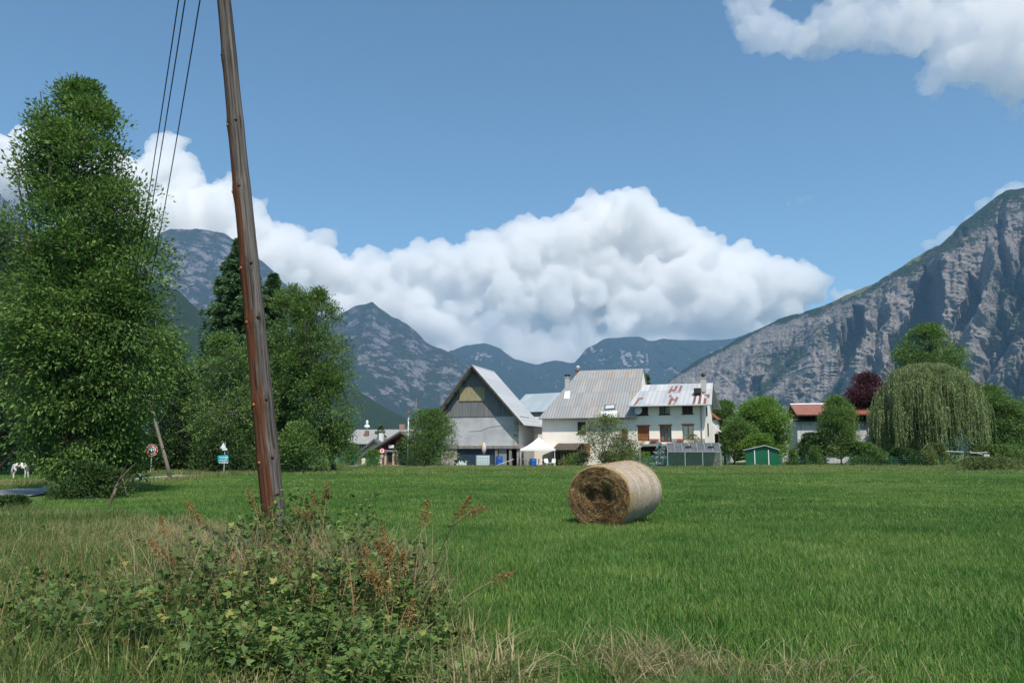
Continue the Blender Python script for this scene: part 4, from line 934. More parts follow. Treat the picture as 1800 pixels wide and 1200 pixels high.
# gable boards above, cement below
xA = A_[0]
def clipx(z, side): return xA-(A_[1]-.32-z)/sl_ if side < 0 else xA+(A_[1]-.32-z)/sr_
m = MB(); xlz, xrz = max(wl, clipx(zb, -1)), min(wr, clipx(zb, 1))
m.slab([(xlz, -.06, zb), (xrz, -.06, zb), (xA, -.06, rz(xA)-.05)], (0, .05, 0)); 
n_ = 34
for i in range(n_):   # cover battens give the board joints
    x = xlz+(xrz-xlz)*(i+.5)/n_; zt_ = rz(x)-.12
    if zt_ > zb+.2: m.box(x-.025, x+.025, -.085, -.0605, zb+.01, zt_)
m.build('board_gable', plank_m, r)
yb = [BN.on(808, 705), BN.on(853, 680)]
m = MB(); m.box(yb[0][0], yb[1][0], -.13, -.092, yb[0][1], yb[1][1])
for i in range(15):
    x = yb[0][0]+(yb[1][0]-yb[0][0])*(i+.5)/15; m.box(x-.05, x+.05, -.155, -.131, yb[0][1], yb[1][1])
m.build('yellow_panel', plank_y, r)
m = MB(); pts = [(wl, zg), (wr, zg), (wr, min(zb, rz(wr))), (xrz, zb-.003), (xlz, zb-.003), (wl, min(zb-.003, rz(wl)))]
m.add([(x, 0, z) for x, z in pts], [tuple(range(6))])
m.add([(wl, 0, 0), (wl, dp, 0), (wl, dp, rz(wl)), (wl, 0, rz(wl))], [(3, 2, 1, 0)])
m.add([(wl, dp, 0), (wr, dp, 0), (wr, dp, rz(wr)), (xA, dp, rz(xA)), (wl, dp, rz(wl))], [(4, 3, 2, 1, 0)])
m.build('wall', cement, r)
sdh = BN.on(912, 786)[1]
MB().add([(wr, 0, 0), (wr, dp, 0), (wr, dp, rz(wr)), (wr, 0, rz(wr))], [(0, 1, 2, 3)]).build('side_wall', plaster_g, r)
q0 = BN.on(903, 760)[0]; MB().box(q0, wr+.004, -.05, .0, zg-.2, rz(wr)-.15).build('quoin', stone, r)
MB().tube([(BN.on(824, 760)[0], -.012, BN.on(824, 758)[1]), (BN.on(845, 756)[0], -.012, BN.on(845, 757)[1]), (BN.on(862, 750)[0], -.012, BN.on(862, 750)[1]), (BN.on(882, 748)[0], -.012, BN.on(882, 748)[1])], .018, 4).build('crack', mat('crack', (.16, .16, .16)), r)
# ground floor: beams, pillars, blue door, dark openings
MB().box(wl-.1, wr+.1, -.18, .25, zg-.32, zg-.003).build('beam', wood_g, r)
zo = zg-.33
MB().box(wl, BN.on(803, 800)[0], -.02, .5, 0, zo).build('pillar', stone, r)
for px in (872.5, 897):
    x = BN.on(px, 800)[0]; MB().box(x-.14, x+.14, -.05, .25, 0, zo).build('post', wood_g, r)
MB().box(q0+.35, wr, 0, .5, 0, zo).build('pillar', stone, r)
MB().box(wl, wr, 2.6, 2.7, 0, zg).build('inner_wall', wood_d, r)
m = MB(); d0, d1 = BN.on(804.5, 800)[0], BN.on(869, 800)[0]; zd_ = BN.on(840, 787)[1]; k = 46; v = []
for i in range(k*2+1):
    x = d0+(d1-d0)*i/(k*2); y = .12+(.05 if i % 4 in (0, 1) else 0); v += [(x, y, .05), (x, y, zd_)]
m.add(v, [(2*i, 2*i+2, 2*i+3, 2*i+1) for i in range(k*2)]); m.build('corrugated_door', mat('dark blue sheet metal', (.025, .045, .07), rough=.45, col2=(.035, .06, .09), scale=2), r)
m = MB(); a, b = BN.on(876, 800)[0], BN.on(895, 800)[0]; m.box(a, a+.9, .1, .16, 0, 1.9); m.build('door', mat('grey metal door', (.22, .24, .26), rough=.5), r)
# roofs
m = MB(); roof_slab(m, [(A_[0], ov, A_[1]), (R_[0], ov, R_[1]), (R_[0], dp+.5, R_[1]), (A_[0], dp+.5, A_[1])], .14); rfb = m.build('roof', roof_barn, r)
m = MB(); roof_slab(m, [(A_[0]-.002, ov, A_[1]), (A_[0]-.002, dp+.5, A_[1]), (L_[0], dp+.5, L_[1]), (L_[0], ov, L_[1])], .14); m.build('roof', roof_barn, r)
for i in range(9):   # purlin ends under both verges
    for sd, e in ((-1, L_), (1, R_)):
        t_ = (i+.4)/9; x = A_[0]+(e[0]-A_[0])*t_; z = A_[1]+(e[1]-A_[1])*t_; 
        if i % 2 == 0: MB().box(x-.09, x+.09, ov+.02, -.09, z-.46, z-.26).build('purlin_end', wood_d, r)
m = MB()
for e in (L_, R_):
    s = Vector((A_[0], 0, A_[1])); t_ = Vector((e[0], 0, e[1])); d = (t_-s).normalized(); n = Vector((d.z, 0, -d.x)); n = n if n.z < 0 else -n
    m.slab([s+Vector((0, ov-.03, 0))+n*.0+Vector((0, 0, -.02)), t_+Vector((0, ov-.03, -.02)), t_+n*.2+Vector((0, ov-.03, 0)), s+Vector((0, ov-.03, -.3))], (0, .028, 0))
m.build('verge_board', wood_d, r)
for i in range(8):
    y = .3+i*.45; z = R_[1]+.85; x = R_[0]-.85/sr_; MB().box(x-.02, x+.02, y-.03, y+.03, z, z+.14).build('snow_guard', iron, rfb)
MB().tube([(R_[0]+.06, ov, R_[1]-.05), (R_[0]+.06, dp, R_[1]-.05)], .06, 6).build('gutter', steel, r)
# ---------------------------------------------------------------- houses behind and between
def simple_house(F_, name, label, w, d, eave, ridge, wm, rm, axis='x', cat='house', over=.5):
    r = F_.root(name, label, cat); m = MB()
    if axis == 'x':
        m.add([(0, 0, 0), (w, 0, 0), (w, d, 0), (0, d, 0), (0, 0, eave), (w, 0, eave), (w, d, eave), (0, d, eave), (0, d/2, ridge-.15), (w, d/2, ridge-.15)],
              [(0, 1, 5, 4), (2, 3, 7, 6), (1, 2, 6, 9, 5), (3, 0, 4, 8, 7)]); m.build('wall', wm, r)
        k = (ridge-eave)/(d/2); o = over
        q = MB(); roof_slab(q, [(-o, -o, eave-k*o+.12), (w+o, -o, eave-k*o+.12), (w+o, d/2, ridge+.12), (-o, d/2, ridge+.12)]); q.build('roof', rm, r)
        q = MB(); roof_slab(q, [(-o, d/2+.002, ridge+.12), (w+o, d/2+.002, ridge+.12), (w+o, d+o, eave-k*o+.12), (-o, d+o, eave-k*o+.12)]); q.build('roof', rm, r)
    return r
# back roof right of the barn
F2 = Frame(903, 103, -35); z1 = F2.on(912, 722)[1]; z2 = P(915, 695, 107).z
simple_house(F2, 'house', 'house with a blue grey metal roof half hidden behind the barn', 5.8, 7, z1, z2, plaster_g, roof_teal)
F3 = Frame(922, 97, -20); w3 = F3.on(962, 780)[0]; r = F3.root('annex', 'narrow low plastered annex joining the barn and the wide farmhouse', 'annex'); zz3 = F3.on(940, 748)[1]
m = MB(); wall(m, 0, w3, 0, zz3, [(.9, 1.7, zz3*.55, zz3*.85)]); m.add([(0, 3, zz3), (w3, 3, zz3), (w3, 0, zz3), (0, 0, zz3)], [(0, 1, 2, 3)]); m.build('wall', plaster, r)
q = MB(); roof_slab(q, [(-.1, -.5, zz3+.05), (w3, -.5, zz3+.05), (w3, 3, zz3+1.2), (-.1, 3, zz3+1.2)]); q.build('roof', roof_barn, r)
# --- left: long grey roofed building, lean roof, dark red chalet
F4 = Frame(607, 118, -8); w4 = F4.on(722, 790)[0]; e4 = F4.on(640, 779)[1]; zr4 = P(660, 756, 124).z
r4 = simple_house(F4, 'long_building', 'long building with a wide pale grey roof behind the dark red chalet', w4, 12, e4, zr4, mat('brown boards', (.16, .10, .06), col2=(.12, .07, .045), scale=3, stretch=(2, 1, .2)), roof_grey, cat='building')
b = F4.on(612, 788); e = F4.on(641, 780)
fr = MB().box(b[0], e[0], -.14, -.10, b[1], e[1]).build('window_band', mat('pale frame', (.42, .42, .40)), r4)
for i in range(6):
    s = b[0]+(e[0]-b[0])*(i+.15)/6; MB().box(s, s+(e[0]-b[0])*.11, -.17, -.141, b[1]+.12, e[1]-.12).build('window', mat('dark window', (.03, .035, .045), rough=.2), r4)
a = F4.on(645, 760, 3.); c = MB(); c.box(a[0]-.28, a[0]+.28, 2.7, 3.26, e4+.6, P(645, 757, 121).z); c.build('chimney', mat('brown brick', (.20, .13, .09)), r4)
MB().lathe([(.1, 0), (.14, .5), (.45, .55), (.4, .8), (.12, .95), (.2, 1.1), (.18, 1.5), (.05, 1.6)], (a[0], 2.98, P(645, 757, 121).z), 10).build('cowl', white_p, r4)
a = F4.on(707, 753, 6); MB().box(a[0]-.35, a[0]+.35, 5.6, 6.4, zr4-.6, zr4+.9).build('chimney', mat('pink brick', (.30, .19, .15)), r4)
F5 = Frame(668, 95, -14)
r5 = F5.root('chalet', 'dark red board chalet with low pitched dark roof and small white balcony rail', 'chalet')
ap, lv, rv = F5.on(703, 757, -1), F5.on(630, 802, -1), F5.on(722, 771, -1)
hw0, hw1 = F5.on(672, 790)[0], F5.on(716, 790)[0]
red = mat('dark red boards', (.115, .022, .018), col2=(.085, .018, .015), scale=4, stretch=(2, 1, .2)); 
s5 = (ap[1]-lv[1])/(ap[0]-lv[0])
m = MB(); zz5 = F5.on(690, 792)[1]; rz5 = lambda x: ap[1]-.25-s5*abs(x-ap[0])
m.add([(hw0, 0, zz5), (hw1, 0, zz5), (hw1, 0, rz5(hw1)), (ap[0], 0, rz5(ap[0])), (hw0, 0, rz5(hw0))], [(0, 1, 2, 3, 4)]); m.add([(hw0, 0, zz5), (hw0, 8, zz5), (hw0, 8, rz5(hw0)), (hw0, 0, rz5(hw0))], [(3, 2, 1, 0)])
m.add([(hw1, 0, zz5), (hw1, 8, zz5), (hw1, 8, rz5(hw1)), (hw1, 0, rz5(hw1))], [(0, 1, 2, 3)])
m.build('board_wall', red, r5)
dh = hole(F5, 681, 690, 795, 812); m = MB(); wall(m, hw0, hw1, 0, zz5-.003, [dh, hole(F5, 697, 703, 795, 806)]); m.add([(hw0, 0, 0), (hw0, 8, 0), (hw0, 8, zz5), (hw0, 0, zz5)], [(3, 2, 1, 0)]); m.build('wall', mat('brick red plaster', (.17, .05, .04)), r5)
MB().box(hw0-.1, hw1+.1, -.1, -.01, zz5-.12, zz5+.12).build('trim', white_p, r5)
for px in (678, 692, 699): 
    x = F5.on(px, 800)[0]; MB().box(x-.12, x+.12, -.08, -.01, 0, zz5-.13).build('pilaster', mat('cream trim', (.5, .42, .32)), r5)
b0, b1 = F5.on(686, 784), F5.on(695, 783)
MB().box(b0[0], b1[0], -.5, -.4, b0[1]-.12, b0[1]+.15).box(b0[0], b1[0], -.5, -.02, b0[1]-.2, b0[1]-.122).build('balcony_rail', white_p, r5)
MB().box(b0[0]+.1, b1[0]-.1, -.02, -.003, b0[1]+.2, b0[1]+1.1).build('window', dark_in, r5)
x = F5.on(704, 775)[0]; MB().box(x, x+.7, -.03, -.003, b0[1]+.3, b0[1]+1.3).build('shutter', mat('faded orange shutter', (.24, .10, .04)), r5)
q = MB(); roof_slab(q, [(lv[0], -1, lv[1]), (ap[0], -1, ap[1]), (ap[0], 8.5, ap[1]), (lv[0], 8.5, lv[1])], .2); q.build('roof', mat('dark slate', (.10, .10, .10), col2=(.14, .14, .135), scale=3), r5)
q = MB(); roof_slab(q, [(ap[0]+.002, -1, ap[1]), (rv[0]+1, -1, ap[1]-s5*(rv[0]+1-ap[0])), (rv[0]+1, 8.5, ap[1]-s5*(rv[0]+1-ap[0])), (ap[0]+.002, 8.5, ap[1])], .2); q.build('roof', mat('dark slate right', (.11, .11, .11)), r5)
F6 = Frame(625, 103, -12); r6 = F6.root('low_house', 'low house with dark sloping roof and white gable left of the chalet', 'house')
a6, l6, c6 = F6.on(657, 771, -.6), F6.on(618, 802, -.6), F6.on(680, 790, -.6)
m = MB(); m.add([(F6.on(636, 795)[0], 0, 0), (c6[0]-.3, 0, 0), (c6[0]-.3, 0, F6.on(672, 785)[1]), (a6[0], 0, a6[1]-.2), (F6.on(636, 795)[0], 0, F6.on(636, 793)[1])], [(0, 1, 2, 3, 4)]); m.build('wall', plaster, r6)
q = MB(); roof_slab(q, [(l6[0], -.6, l6[1]), (a6[0], -.6, a6[1]), (a6[0], 7, a6[1]), (l6[0], 7, l6[1])], .25); q.build('roof', mat('dark grey slate', (.09, .09, .09), col2=(.13, .13, .12), scale=3), r6)
q = MB(); roof_slab(q, [(a6[0]+.002, -.6, a6[1]), (c6[0], -.6, c6[1]), (c6[0], 7, c6[1]), (a6[0]+.002, 7, a6[1])], .25); q.build('roof', mat('dark grey slate right', (.10, .10, .10)), r6)
MB().box(a6[0]+.05, a6[0]+.55, 1, 1.5, a6[1]-.6, a6[1]+.75).build('chimney', white_p, r6)
F7 = Frame(601, 100, 20); r7 = F7.root('shed', 'small dark roofed shed at the left end of the green fence', 'shed')
a = F7.on(602, 808), F7.on(618, 795); q = MB(); w7 = F7.on(618, 800)[0]; z7 = F7.on(612, 795)[1]
q.box(0, w7, 0, 2.5, 0, z7*.55); q.build('wall', wood_g, r7); q = MB(); roof_slab(q, [(-.2, -.3, z7*.5), (w7+.2, -.3, z7*.5), (w7+.2, 2.7, z7), (-.2, 2.7, z7)]); q.build('roof', mat('black roofing felt', (.05, .05, .05)), r7)
# --- right: metal roof, grey pyramid roof, red roofed barn, shed, annex bits
F8 = Frame(1284, 125, -10); w8 = F8.on(1312, 730)[0]; simple_house(F8, 'house', 'small house with light grey metal roof seen over the apple tree', w8, 7, F8.on(1296, 741)[1], P(1296, 723, 128.5).z, plaster_g, roof_teal)
F9 = Frame(1376, 120, -5); w9 = F9.on(1402, 760)[0]; simple_house(F9, 'house', 'grey slate roofed house between the round tree and the red roofed barn', w9, 9, F9.on(1390, 768)[1], P(1390, 726, 124.5).z, plaster_g, mat('grey slate', (.20, .19, .19), col2=(.25, .24, .24), scale=4), over=.2)
F10 = Frame(1404, 100, -12); r = F10.root('barn', 'old barn with red roof, dark open loft and rust blotched white wall', 'barn')
w10 = F10.on(1530, 750)[0]; ea = F10.on(1440, 728, -1)[1]; rg_ = P(1450, 711.5, 105).z; z3 = F10.on(1420, 740)[1]
m = MB(); wall(m, 0, w10, 0, z3, []); m.add([(0, 0, 0), (0, 9, 0), (0, 9, z3), (0, 0, z3)], [(3, 2, 1, 0)]); m.build('wall', sheet_roof('rust blotched white wall', (.55, .54, .53), (.60, .59, .57), (.28, .09, .06), .57, 2.2), r)
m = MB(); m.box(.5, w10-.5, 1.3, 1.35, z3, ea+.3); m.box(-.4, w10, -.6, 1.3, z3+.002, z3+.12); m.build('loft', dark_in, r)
for i in range(5):
    x = .3+(w10-.6)*i/4; MB().box(x-.12, x+.12, -.1, .1, z3+.122, ea).build('post', wood_d, r)
q = MB(); roof_slab(q, [(-.1, -1, ea), (w10+.3, -1, ea), (w10+.3, 4.5, rg_), (-.1, 4.5, rg_)], .16); q.build('roof', roof_red, r)
q = MB(); roof_slab(q, [(-.1, 4.503, rg_), (w10+.3, 4.503, rg_), (w10+.3, 10, ea), (-.1, 10, ea)], .16); q.build('roof', roof_red, r)
MB().tube([(-.1, 4.5, rg_+.03), (w10+.3, 4.5, rg_+.03)], .14, 6).build('ridge_cap', white_m, r)
# green metal shed
F11 = Frame(1311, 83, -17); r = F11.root('garden_shed', 'small dark green metal garden shed with white trims', 'shed')
w11 = F11.on(1369, 800)[0]; z11 = F11.on(1312, 790.5)[1]; a11 = F11.on(1345, 783)[1]; xm = F11.on(1345, 790)[0]; grn = mat('green sheet metal', (.012, .13, .06), rough=.4, col2=(.010, .11, .05), scale=1, spec=.5)
m = MB(); v = []; k = 40
for i in range(k*2+1):
    x = w11*i/(k*2); v += [(x, (.02 if i % 2 else 0), 0), (x, (.02 if i % 2 else 0), z11+(a11-z11)*(x/xm if x < xm else (w11-x)/(w11-xm)))]
m.add(v, [(2*i, 2*i+2, 2*i+3, 2*i+1) for i in range(k*2)]); m.add([(0, 0, 0), (0, 2.4, 0), (0, 2.4, z11), (0, 0, z11)], [(3, 2, 1, 0)]); m.add([(w11, 0, 0), (w11, 2.4, 0), (w11, 2.4, z11), (w11, 0, z11)], [(0, 1, 2, 3)]); m.build('wall', grn, r)
for px in (1326.5, 1351): 
    x = F11.on(px, 800)[0]; MB().box(x-.045, x+.045, -.05, -.004, 0, F11.on(px, 790)[1]).build('trim', white_p, r)
q = MB(); roof_slab(q, [(-.15, -.2, z11+.02), (xm, -.2, a11+.06), (xm, 2.6, a11+.06), (-.15, 2.6, z11+.02)], .05); roof_slab(q, [(xm+.002, -.2, a11+.06), (w11+.15, -.2, z11+.02), (w11+.15, 2.6, z11+.02), (xm+.002, 2.6, a11+.06)], .05); q.build('roof', white_m, r)
# small roofs hugging the two storey house on its right
F12 = Frame(1249, 90, -20); r = F12.root('lean_to', 'white roofed lean-to against the right end of the two storey house', 'lean-to')
a, b = F12.on(1252, 749), F12.on(1268, 758); q = MB(); roof_slab(q, [(a[0], 0, a[1]), (b[0], 0, b[1]), (b[0], 2.5, b[1]), (a[0], 2.5, a[1])], .12); q.build('roof', white_m, r)
MB().box(b[0]-.35, b[0]-.23, .1, .22, 0, b[1]-.1).build('post', wood_d, r); MB().box(a[0], b[0]-.4, 2.2, 2.3, 0, b[1]-.2).build('back_wall', wood_d, r)
F13 = Frame(1246, 104, -20); r = F13.root('house', 'sliver of a house with orange tiled roof right of the two storey house', 'house')
a, b = F13.on(1249, 724), F13.on(1264, 736); q = MB(); roof_slab(q, [(a[0], 0, a[1]), (b[0], 0, b[1]), (b[0], 5, b[1]), (a[0], 5, a[1])], .25); q.build('roof', mat('orange tiles', (.36, .13, .07), col2=(.28, .10, .06), scale=6), r)
MB().box(a[0], F13.on(1260, 740)[0], .3, 4.5, 0, b[1]-.1).build('wall', plaster, r)
# greenhouse
FG = Frame(1174, 78.5, -8); r = FG.root('greenhouse', 'low greenhouse with grey glazed roof and green mesh walls in front of the house', 'greenhouse')
wg = FG.on(1267, 800)[0]; zg1 = FG.on(1220, 793)[1]; zg2 = P(1220, 778, 80.2).z
gm_ = mat('dusty roof glazing', (.075, .083, .09), rough=.85, spec=.08, col2=(.11, .12, .13), scale=2)
for i in range(7):
    q = MB(); x0, x1 = wg*i/7+.02, wg*(i+1)/7-.02; roof_slab(q, [(x0, 0, zg1), (x1, 0, zg1), (x1, 1.6, zg2), (x0, 1.6, zg2)], .03); q.build('roof_pane', gm_, r)
m = MB()
for i in range(8): m.tube([(wg*i/7, -.02, zg1+.02), (wg*i/7, 1.6, zg2+.02)], .025, 5)
for i in (2, 5): MB().box(wg*i/7+.3, wg*i/7+.9, .55, .6, (zg1+zg2)/2-.1, (zg1+zg2)/2+.1).build('vent_handle', iron, r)
m.box(0, wg, -.04, .0, zg1-.06, zg1); 
for x in (0, wg*.33, wg*.66, wg): m.box(x-.03, x+.03, -.03, .03, 0, zg1-.03)
m.build('frame', steel, r)
netm = bpy.data.materials.new('green netting'); netm.use_nodes = True; n = netm.node_tree; t_ = n.nodes.new('ShaderNodeBsdfTransparent'); mx = n.nodes.new('ShaderNodeMixShader'); mx.inputs[0].default_value = .42
n.nodes['Principled BSDF'].inputs['Base Color'].default_value = (.035, .075, .05, 1); n.links.new(t_.outputs[0], mx.inputs[1]); n.links.new(n.nodes['Principled BSDF'].outputs[0], mx.inputs[2]); n.links.new(mx.outputs[0], n.nodes['Material Output'].inputs['Surface'])
m = MB(); m.box(.05, wg-.05, -.012, -.008, .02, zg1-.08); m.build('net_wall', netm, r)
m = MB(); m.box(.02, wg-.02, 2.92, 2.94, 0, zg1); m.build('back_wall', mat('greenery toned back wall', (.04, .08, .03), col2=(.10, .16, .06), scale=2), r)  # flat wall coloured to stand in for the greenery seen through the netting
q = MB(); roof_slab(q, [(0, 1.61, zg2), (wg, 1.61, zg2), (wg, 3, zg1), (0, 3, zg1)], .03); q.build('roof_pane', gm_, r)
# ================================================================ FIELD, ROAD, VERGE
def strip(name, near, far, m, z):
    v = []; f = []
    for i, (a, b) in enumerate(zip(near, far)): v += [(a[0], a[1], z), (b[0], b[1], z)]
    for i in range(len(near)-1): f.append((2*i, 2*i+2, 2*i+3, 2*i+1))
    o = MB().add(v, f).build(name, m); return tag(o, kind='structure')
def dense(pts, n=8):
    a = np.array([tuple(G(*p))[:2] if len(p) == 2 else p[:2] for p in pts]); t = np.linspace(0, len(a)-1, (len(a)-1)*n+1)
    return [(np.interp(q, range(len(a)), a[:, 0]), np.interp(q, range(len(a)), a[:, 1])) for q in t]
roadm = mat('sun bleached asphalt', (.30, .29, .28), col2=(.24, .235, .23), scale=1.2, detail=9, bump=.004, bscale=60)
RN = dense([(-330, 935), (-150, 903), (0, 881), (100, 866), (240, 848), (330, 838.5), (392, 834.5)])
RF = dense([(-400, 893), (-180, 876), (0, 862.5), (100, 853.5), (240, 841), (330, 833.8), (398, 830.5)])
strip('road', RN, RF, roadm, .05)
RFo = [(x-.0, y+.9) for x, y in RF]
sand = mat('bare sandy soil', (.33, .21, .12), col2=(.26, .18, .10), scale=1.5, detail=8, bump=.02)
strip('path', dense([(-150, 850), (-40, 849), (30, 848), (56, 846)], 4), dense([(-150, 845), (-40, 844.6), (30, 844), (58, 844)], 4), sand, .04)
# yard in front of the farm buildings
yard = mat('dusty yard gravel', (.30, .28, .24), col2=(.20, .19, .14), scale=.9, detail=9, bump=.02)
strip('yard', [tuple(G(590, 821.0))[:2], tuple(G(700, 820.4))[:2], tuple(G(900, 819.4))[:2], tuple(G(1010, 819))[:2]], [(XP(585, 98).x, 98), (XP(700, 96).x, 96), (XP(900, 98).x, 98), (XP(1010, 95).x, 95)], yard, .03)

def grass_mat(name, stops, dry=None, dry_amt=.5, trans=.35):
    """blade colour: a random tint per blade, drifting across the meadow in patches"""
    m = bpy.data.materials.new(name); m.use_nodes = True; n = m.node_tree; b = n.nodes['Principled BSDF']; out = n.nodes['Material Output']; L = n.links.new
    N = lambda t: n.nodes.new('ShaderNode'+t)
    at = N('Attribute'); at.attribute_name = 'tint'; geo = N('NewGeometry')
    z = N('TexNoise'); z.inputs['Scale'].default_value = .55; z.inputs['Detail'].default_value = 5; L(geo.outputs['Position'], z.inputs[0])
    z2 = N('TexNoise'); z2.inputs['Scale'].default_value = .09; z2.inputs['Detail'].default_value = 4; L(geo.outputs['Position'], z2.inputs[0])
    t = math_(N, L, 'ADD', math_(N, L, 'MULTIPLY', at.outputs['Fac'], .95), math_(N, L, 'MULTIPLY', math_(N, L, 'SUBTRACT', z.outputs[0], .5), 1.1))
    t = math_(N, L, 'ADD', t, math_(N, L, 'MULTIPLY', math_(N, L, 'SUBTRACT', z2.outputs[0], .5), 1.3)); t = math_(N, L, 'ADD', t, .02, True)
    c = ramp(n, t, stops, N, L)
    if dry:
        a2 = N('Attribute'); a2.attribute_name = 'dry'
        c = mixc(N, L, a2.outputs['Fac'], c, dry)
    L(c, b.inputs['Base Color']); b.inputs['Roughness'].default_value = .5; b.inputs['Specular IOR Level'].default_value = .3
    tr = N('BsdfTranslucent'); L(c, tr.inputs[0]); mx = N('MixShader'); mx.inputs[0].default_value = trans
    L(b.outputs[0], mx.inputs[1]); L(tr.outputs[0], mx.inputs[2]); L(mx.outputs[0], out.inputs['Surface']); return m
def blades(rg, N, size, h, w, lean=.35, dryf=0., seg=2, clump=0):
    """N curved blades over a size x size patch"""
    if clump:
        c = rg.uniform(-size/2, size/2, (clump, 2)); k = rg.integers(0, clump, N); p = c[k]+rg.normal(size=(N, 2))*size/18; hk = rg.uniform(.65, 1.3, clump)[k]; tk = rg.uniform(0, 1, clump)[k]
        mix = rg.random(N) < .35; p[mix] = rg.uniform(-size/2, size/2, (mix.sum(), 2)); 
    else: p = rg.uniform(-size/2, size/2, (N, 2)); hk = 1; tk = rg.random(N)
    H = h*hk*rg.uniform(.45, 1.25, N); a = rg.uniform(0, 2*math.pi, N); ln = np.abs(rg.normal(size=N))*lean+.08
    d = np.stack([np.cos(a), np.sin(a)], 1); a2 = a+math.pi/2+rg.normal(size=N)*.6; s = np.stack([np.cos(a2), np.sin(a2)], 1)*(w*rg.uniform(.6, 1.3, N))[:, None]
    rows = []
    for t, ww in ((0, .8), (.5, 1.), (1., .06)):
        q = p+d*(H*ln*t**1.7)[:, None]; z = H*(t-ln*.28*t*t)
        rows.append(np.column_stack([q-s*ww/2, z])); rows.append(np.column_stack([q+s*ww/2, z]))
    v = np.stack(rows, 1).reshape(-1, 3); o = np.arange(N)[:, None]*6
    f = np.concatenate([o+np.array([[0, 1, 3, 2]]), o+np.array([[2, 3, 5, 4]])], 0)
    tint = np.clip(tk*.5+rg.random(N)*.5, 0, 1); dr = (rg.random(N) < dryf)*rg.uniform(.5, 1, N)
    return v, f, np.repeat(tint, 6), np.repeat(dr, 6)
def patch_col(name, metas, mtl):
    c = bpy.data.collections.new(name)
    for i, (v, f, t, d) in enumerate(metas):
        me = npmesh('%s_patch' % name, v, f, False, {'tint': t, 'dry': d}); me.materials.append(mtl)
        o = bpy.data.objects.new('%s_patch_%d' % (name, i), me); c.objects.link(o)
    return c
def scatter(name, pts, rot, scl, idx, col, label):
    me = bpy.data.meshes.new(name); me.vertices.add(len(pts)); me.vertices.foreach_set('co', np.asarray(pts, np.float32).ravel())
    for nm, a in (('rot', rot), ('scl', scl)):
        t = me.attributes.new(nm, 'FLOAT', 'POINT'); t.data.foreach_set('value', np.asarray(a, np.float32))
    t = me.attributes.new('idx', 'INT', 'POINT'); t.data.foreach_set('value', np.asarray(idx, np.int32)); me.update()
    o = link(name, me)
    ng = bpy.data.node_groups.new(name+'_nodes', 'GeometryNodeTree'); ng.interface.new_socket('Geometry', in_out='INPUT', socket_type='NodeSocketGeometry'); ng.interface.new_socket('Geometry', in_out='OUTPUT', socket_type='NodeSocketGeometry')
    N = lambda t_: ng.nodes.new(t_); L = ng.links.new
    gi, go = N('NodeGroupInput'), N('NodeGroupOutput'); ip = N('GeometryNodeInstanceOnPoints'); ci = N('GeometryNodeCollectionInfo'); ci.inputs['Collection'].default_value = col
    ci.inputs['Separate Children'].default_value = True; ci.inputs['Reset Children'].default_value = True
    def att(nm, ty): q = N('GeometryNodeInputNamedAttribute'); q.data_type = ty; q.inputs['Name'].default_value = nm; return q.outputs['Attribute']
    cx = N('ShaderNodeCombineXYZ'); L(att('rot', 'FLOAT'), cx.inputs[2]); L(cx.outputs[0], ip.inputs['Rotation'])
    L(att('scl', 'FLOAT'), ip.inputs['Scale']); ip.inputs['Pick Instance'].default_value = True; L(att('idx', 'INT'), ip.inputs['Instance Index'])
    L(gi.outputs[0], ip.inputs['Points']); L(ci.outputs[0], ip.inputs['Instance']); L(ip.outputs[0], go.inputs[0])
    md = o.modifiers.new('scatter', 'NODES'); md.node_group = ng
    tag(o, label, None, None, 'stuff'); return o
RNa = np.array(RN); RFa = np.array(RF)
def road_side(x, y):
    """<0 on the field side of the road, 0..1 on it, >1 beyond it (across the road at depth y)"""
    xn = np.interp(y, RNa[:, 1], RNa[:, 0]); xf = np.interp(y, RFa[:, 1], RFa[:, 0])
    return np.where(y > 60.5, np.where(x > -22, -1, 2), (xn-x)/(xn-xf))
# verge weight: wild strip in the lower left and along the bottom edge
def verge_w(x, y):
    """1 in the unmown verge beside the camera, 0 in the meadow"""
    u = x/np.maximum(y, .1); t = (CH/np.maximum(y, .1)); px = 900+u*F*(CP+t*SP*0)/1.0; py = 600+F*(t*CP+SP)/(CP-t*SP)
    edge = np.interp(px, [-400, 0, 90, 250, 330, 420, 700, 800, 860, 1000, 1230, 1300, 1500, 1800], [900, 905, 905, 915, 930, 955, 1010, 1120, 1185, 1185, 1170, 1215, 1230, 1235])
    return np.clip((py-edge)/26+fbm(x*1.3, y*1.3, 1., o=3)*1.1, 0, 1)
gmeadow = grass_mat('meadow grass', [(0, (.050, .125, .022)), (.45, (.098, .215, .036)), (.75, (.165, .275, .052)), (1, (.30, .35, .10))], dry=(.42, .36, .17))
gdry = grass_mat('verge grass', [(0, (.045, .110, .018)), (.45, (.10, .175, .034)), (.75, (.20, .22, .06)), (1, (.34, .29, .12))], dry=(.46, .38, .20), trans=.35)
rgm = np.random.default_rng(99)
near_p = [blades(rgm, 14000, 2.2, .135, .0075, .45, .03, clump=160) for _ in range(3)]
mid_p = [blades(rgm, 8500, 2.4, .125, .012, .45, .03, clump=110) for _ in range(3)]
far_p = [blades(rgm, 4200, 3.0, .12, .022, .45, .05, clump=70) for _ in range(2)]
far_p.append(blades(rgm, 4200, 3.0, .19, .022, .45, .30, clump=70))
cm = patch_col('meadow', near_p+mid_p+far_p, gmeadow)
pts = []; idx = []; scl = []
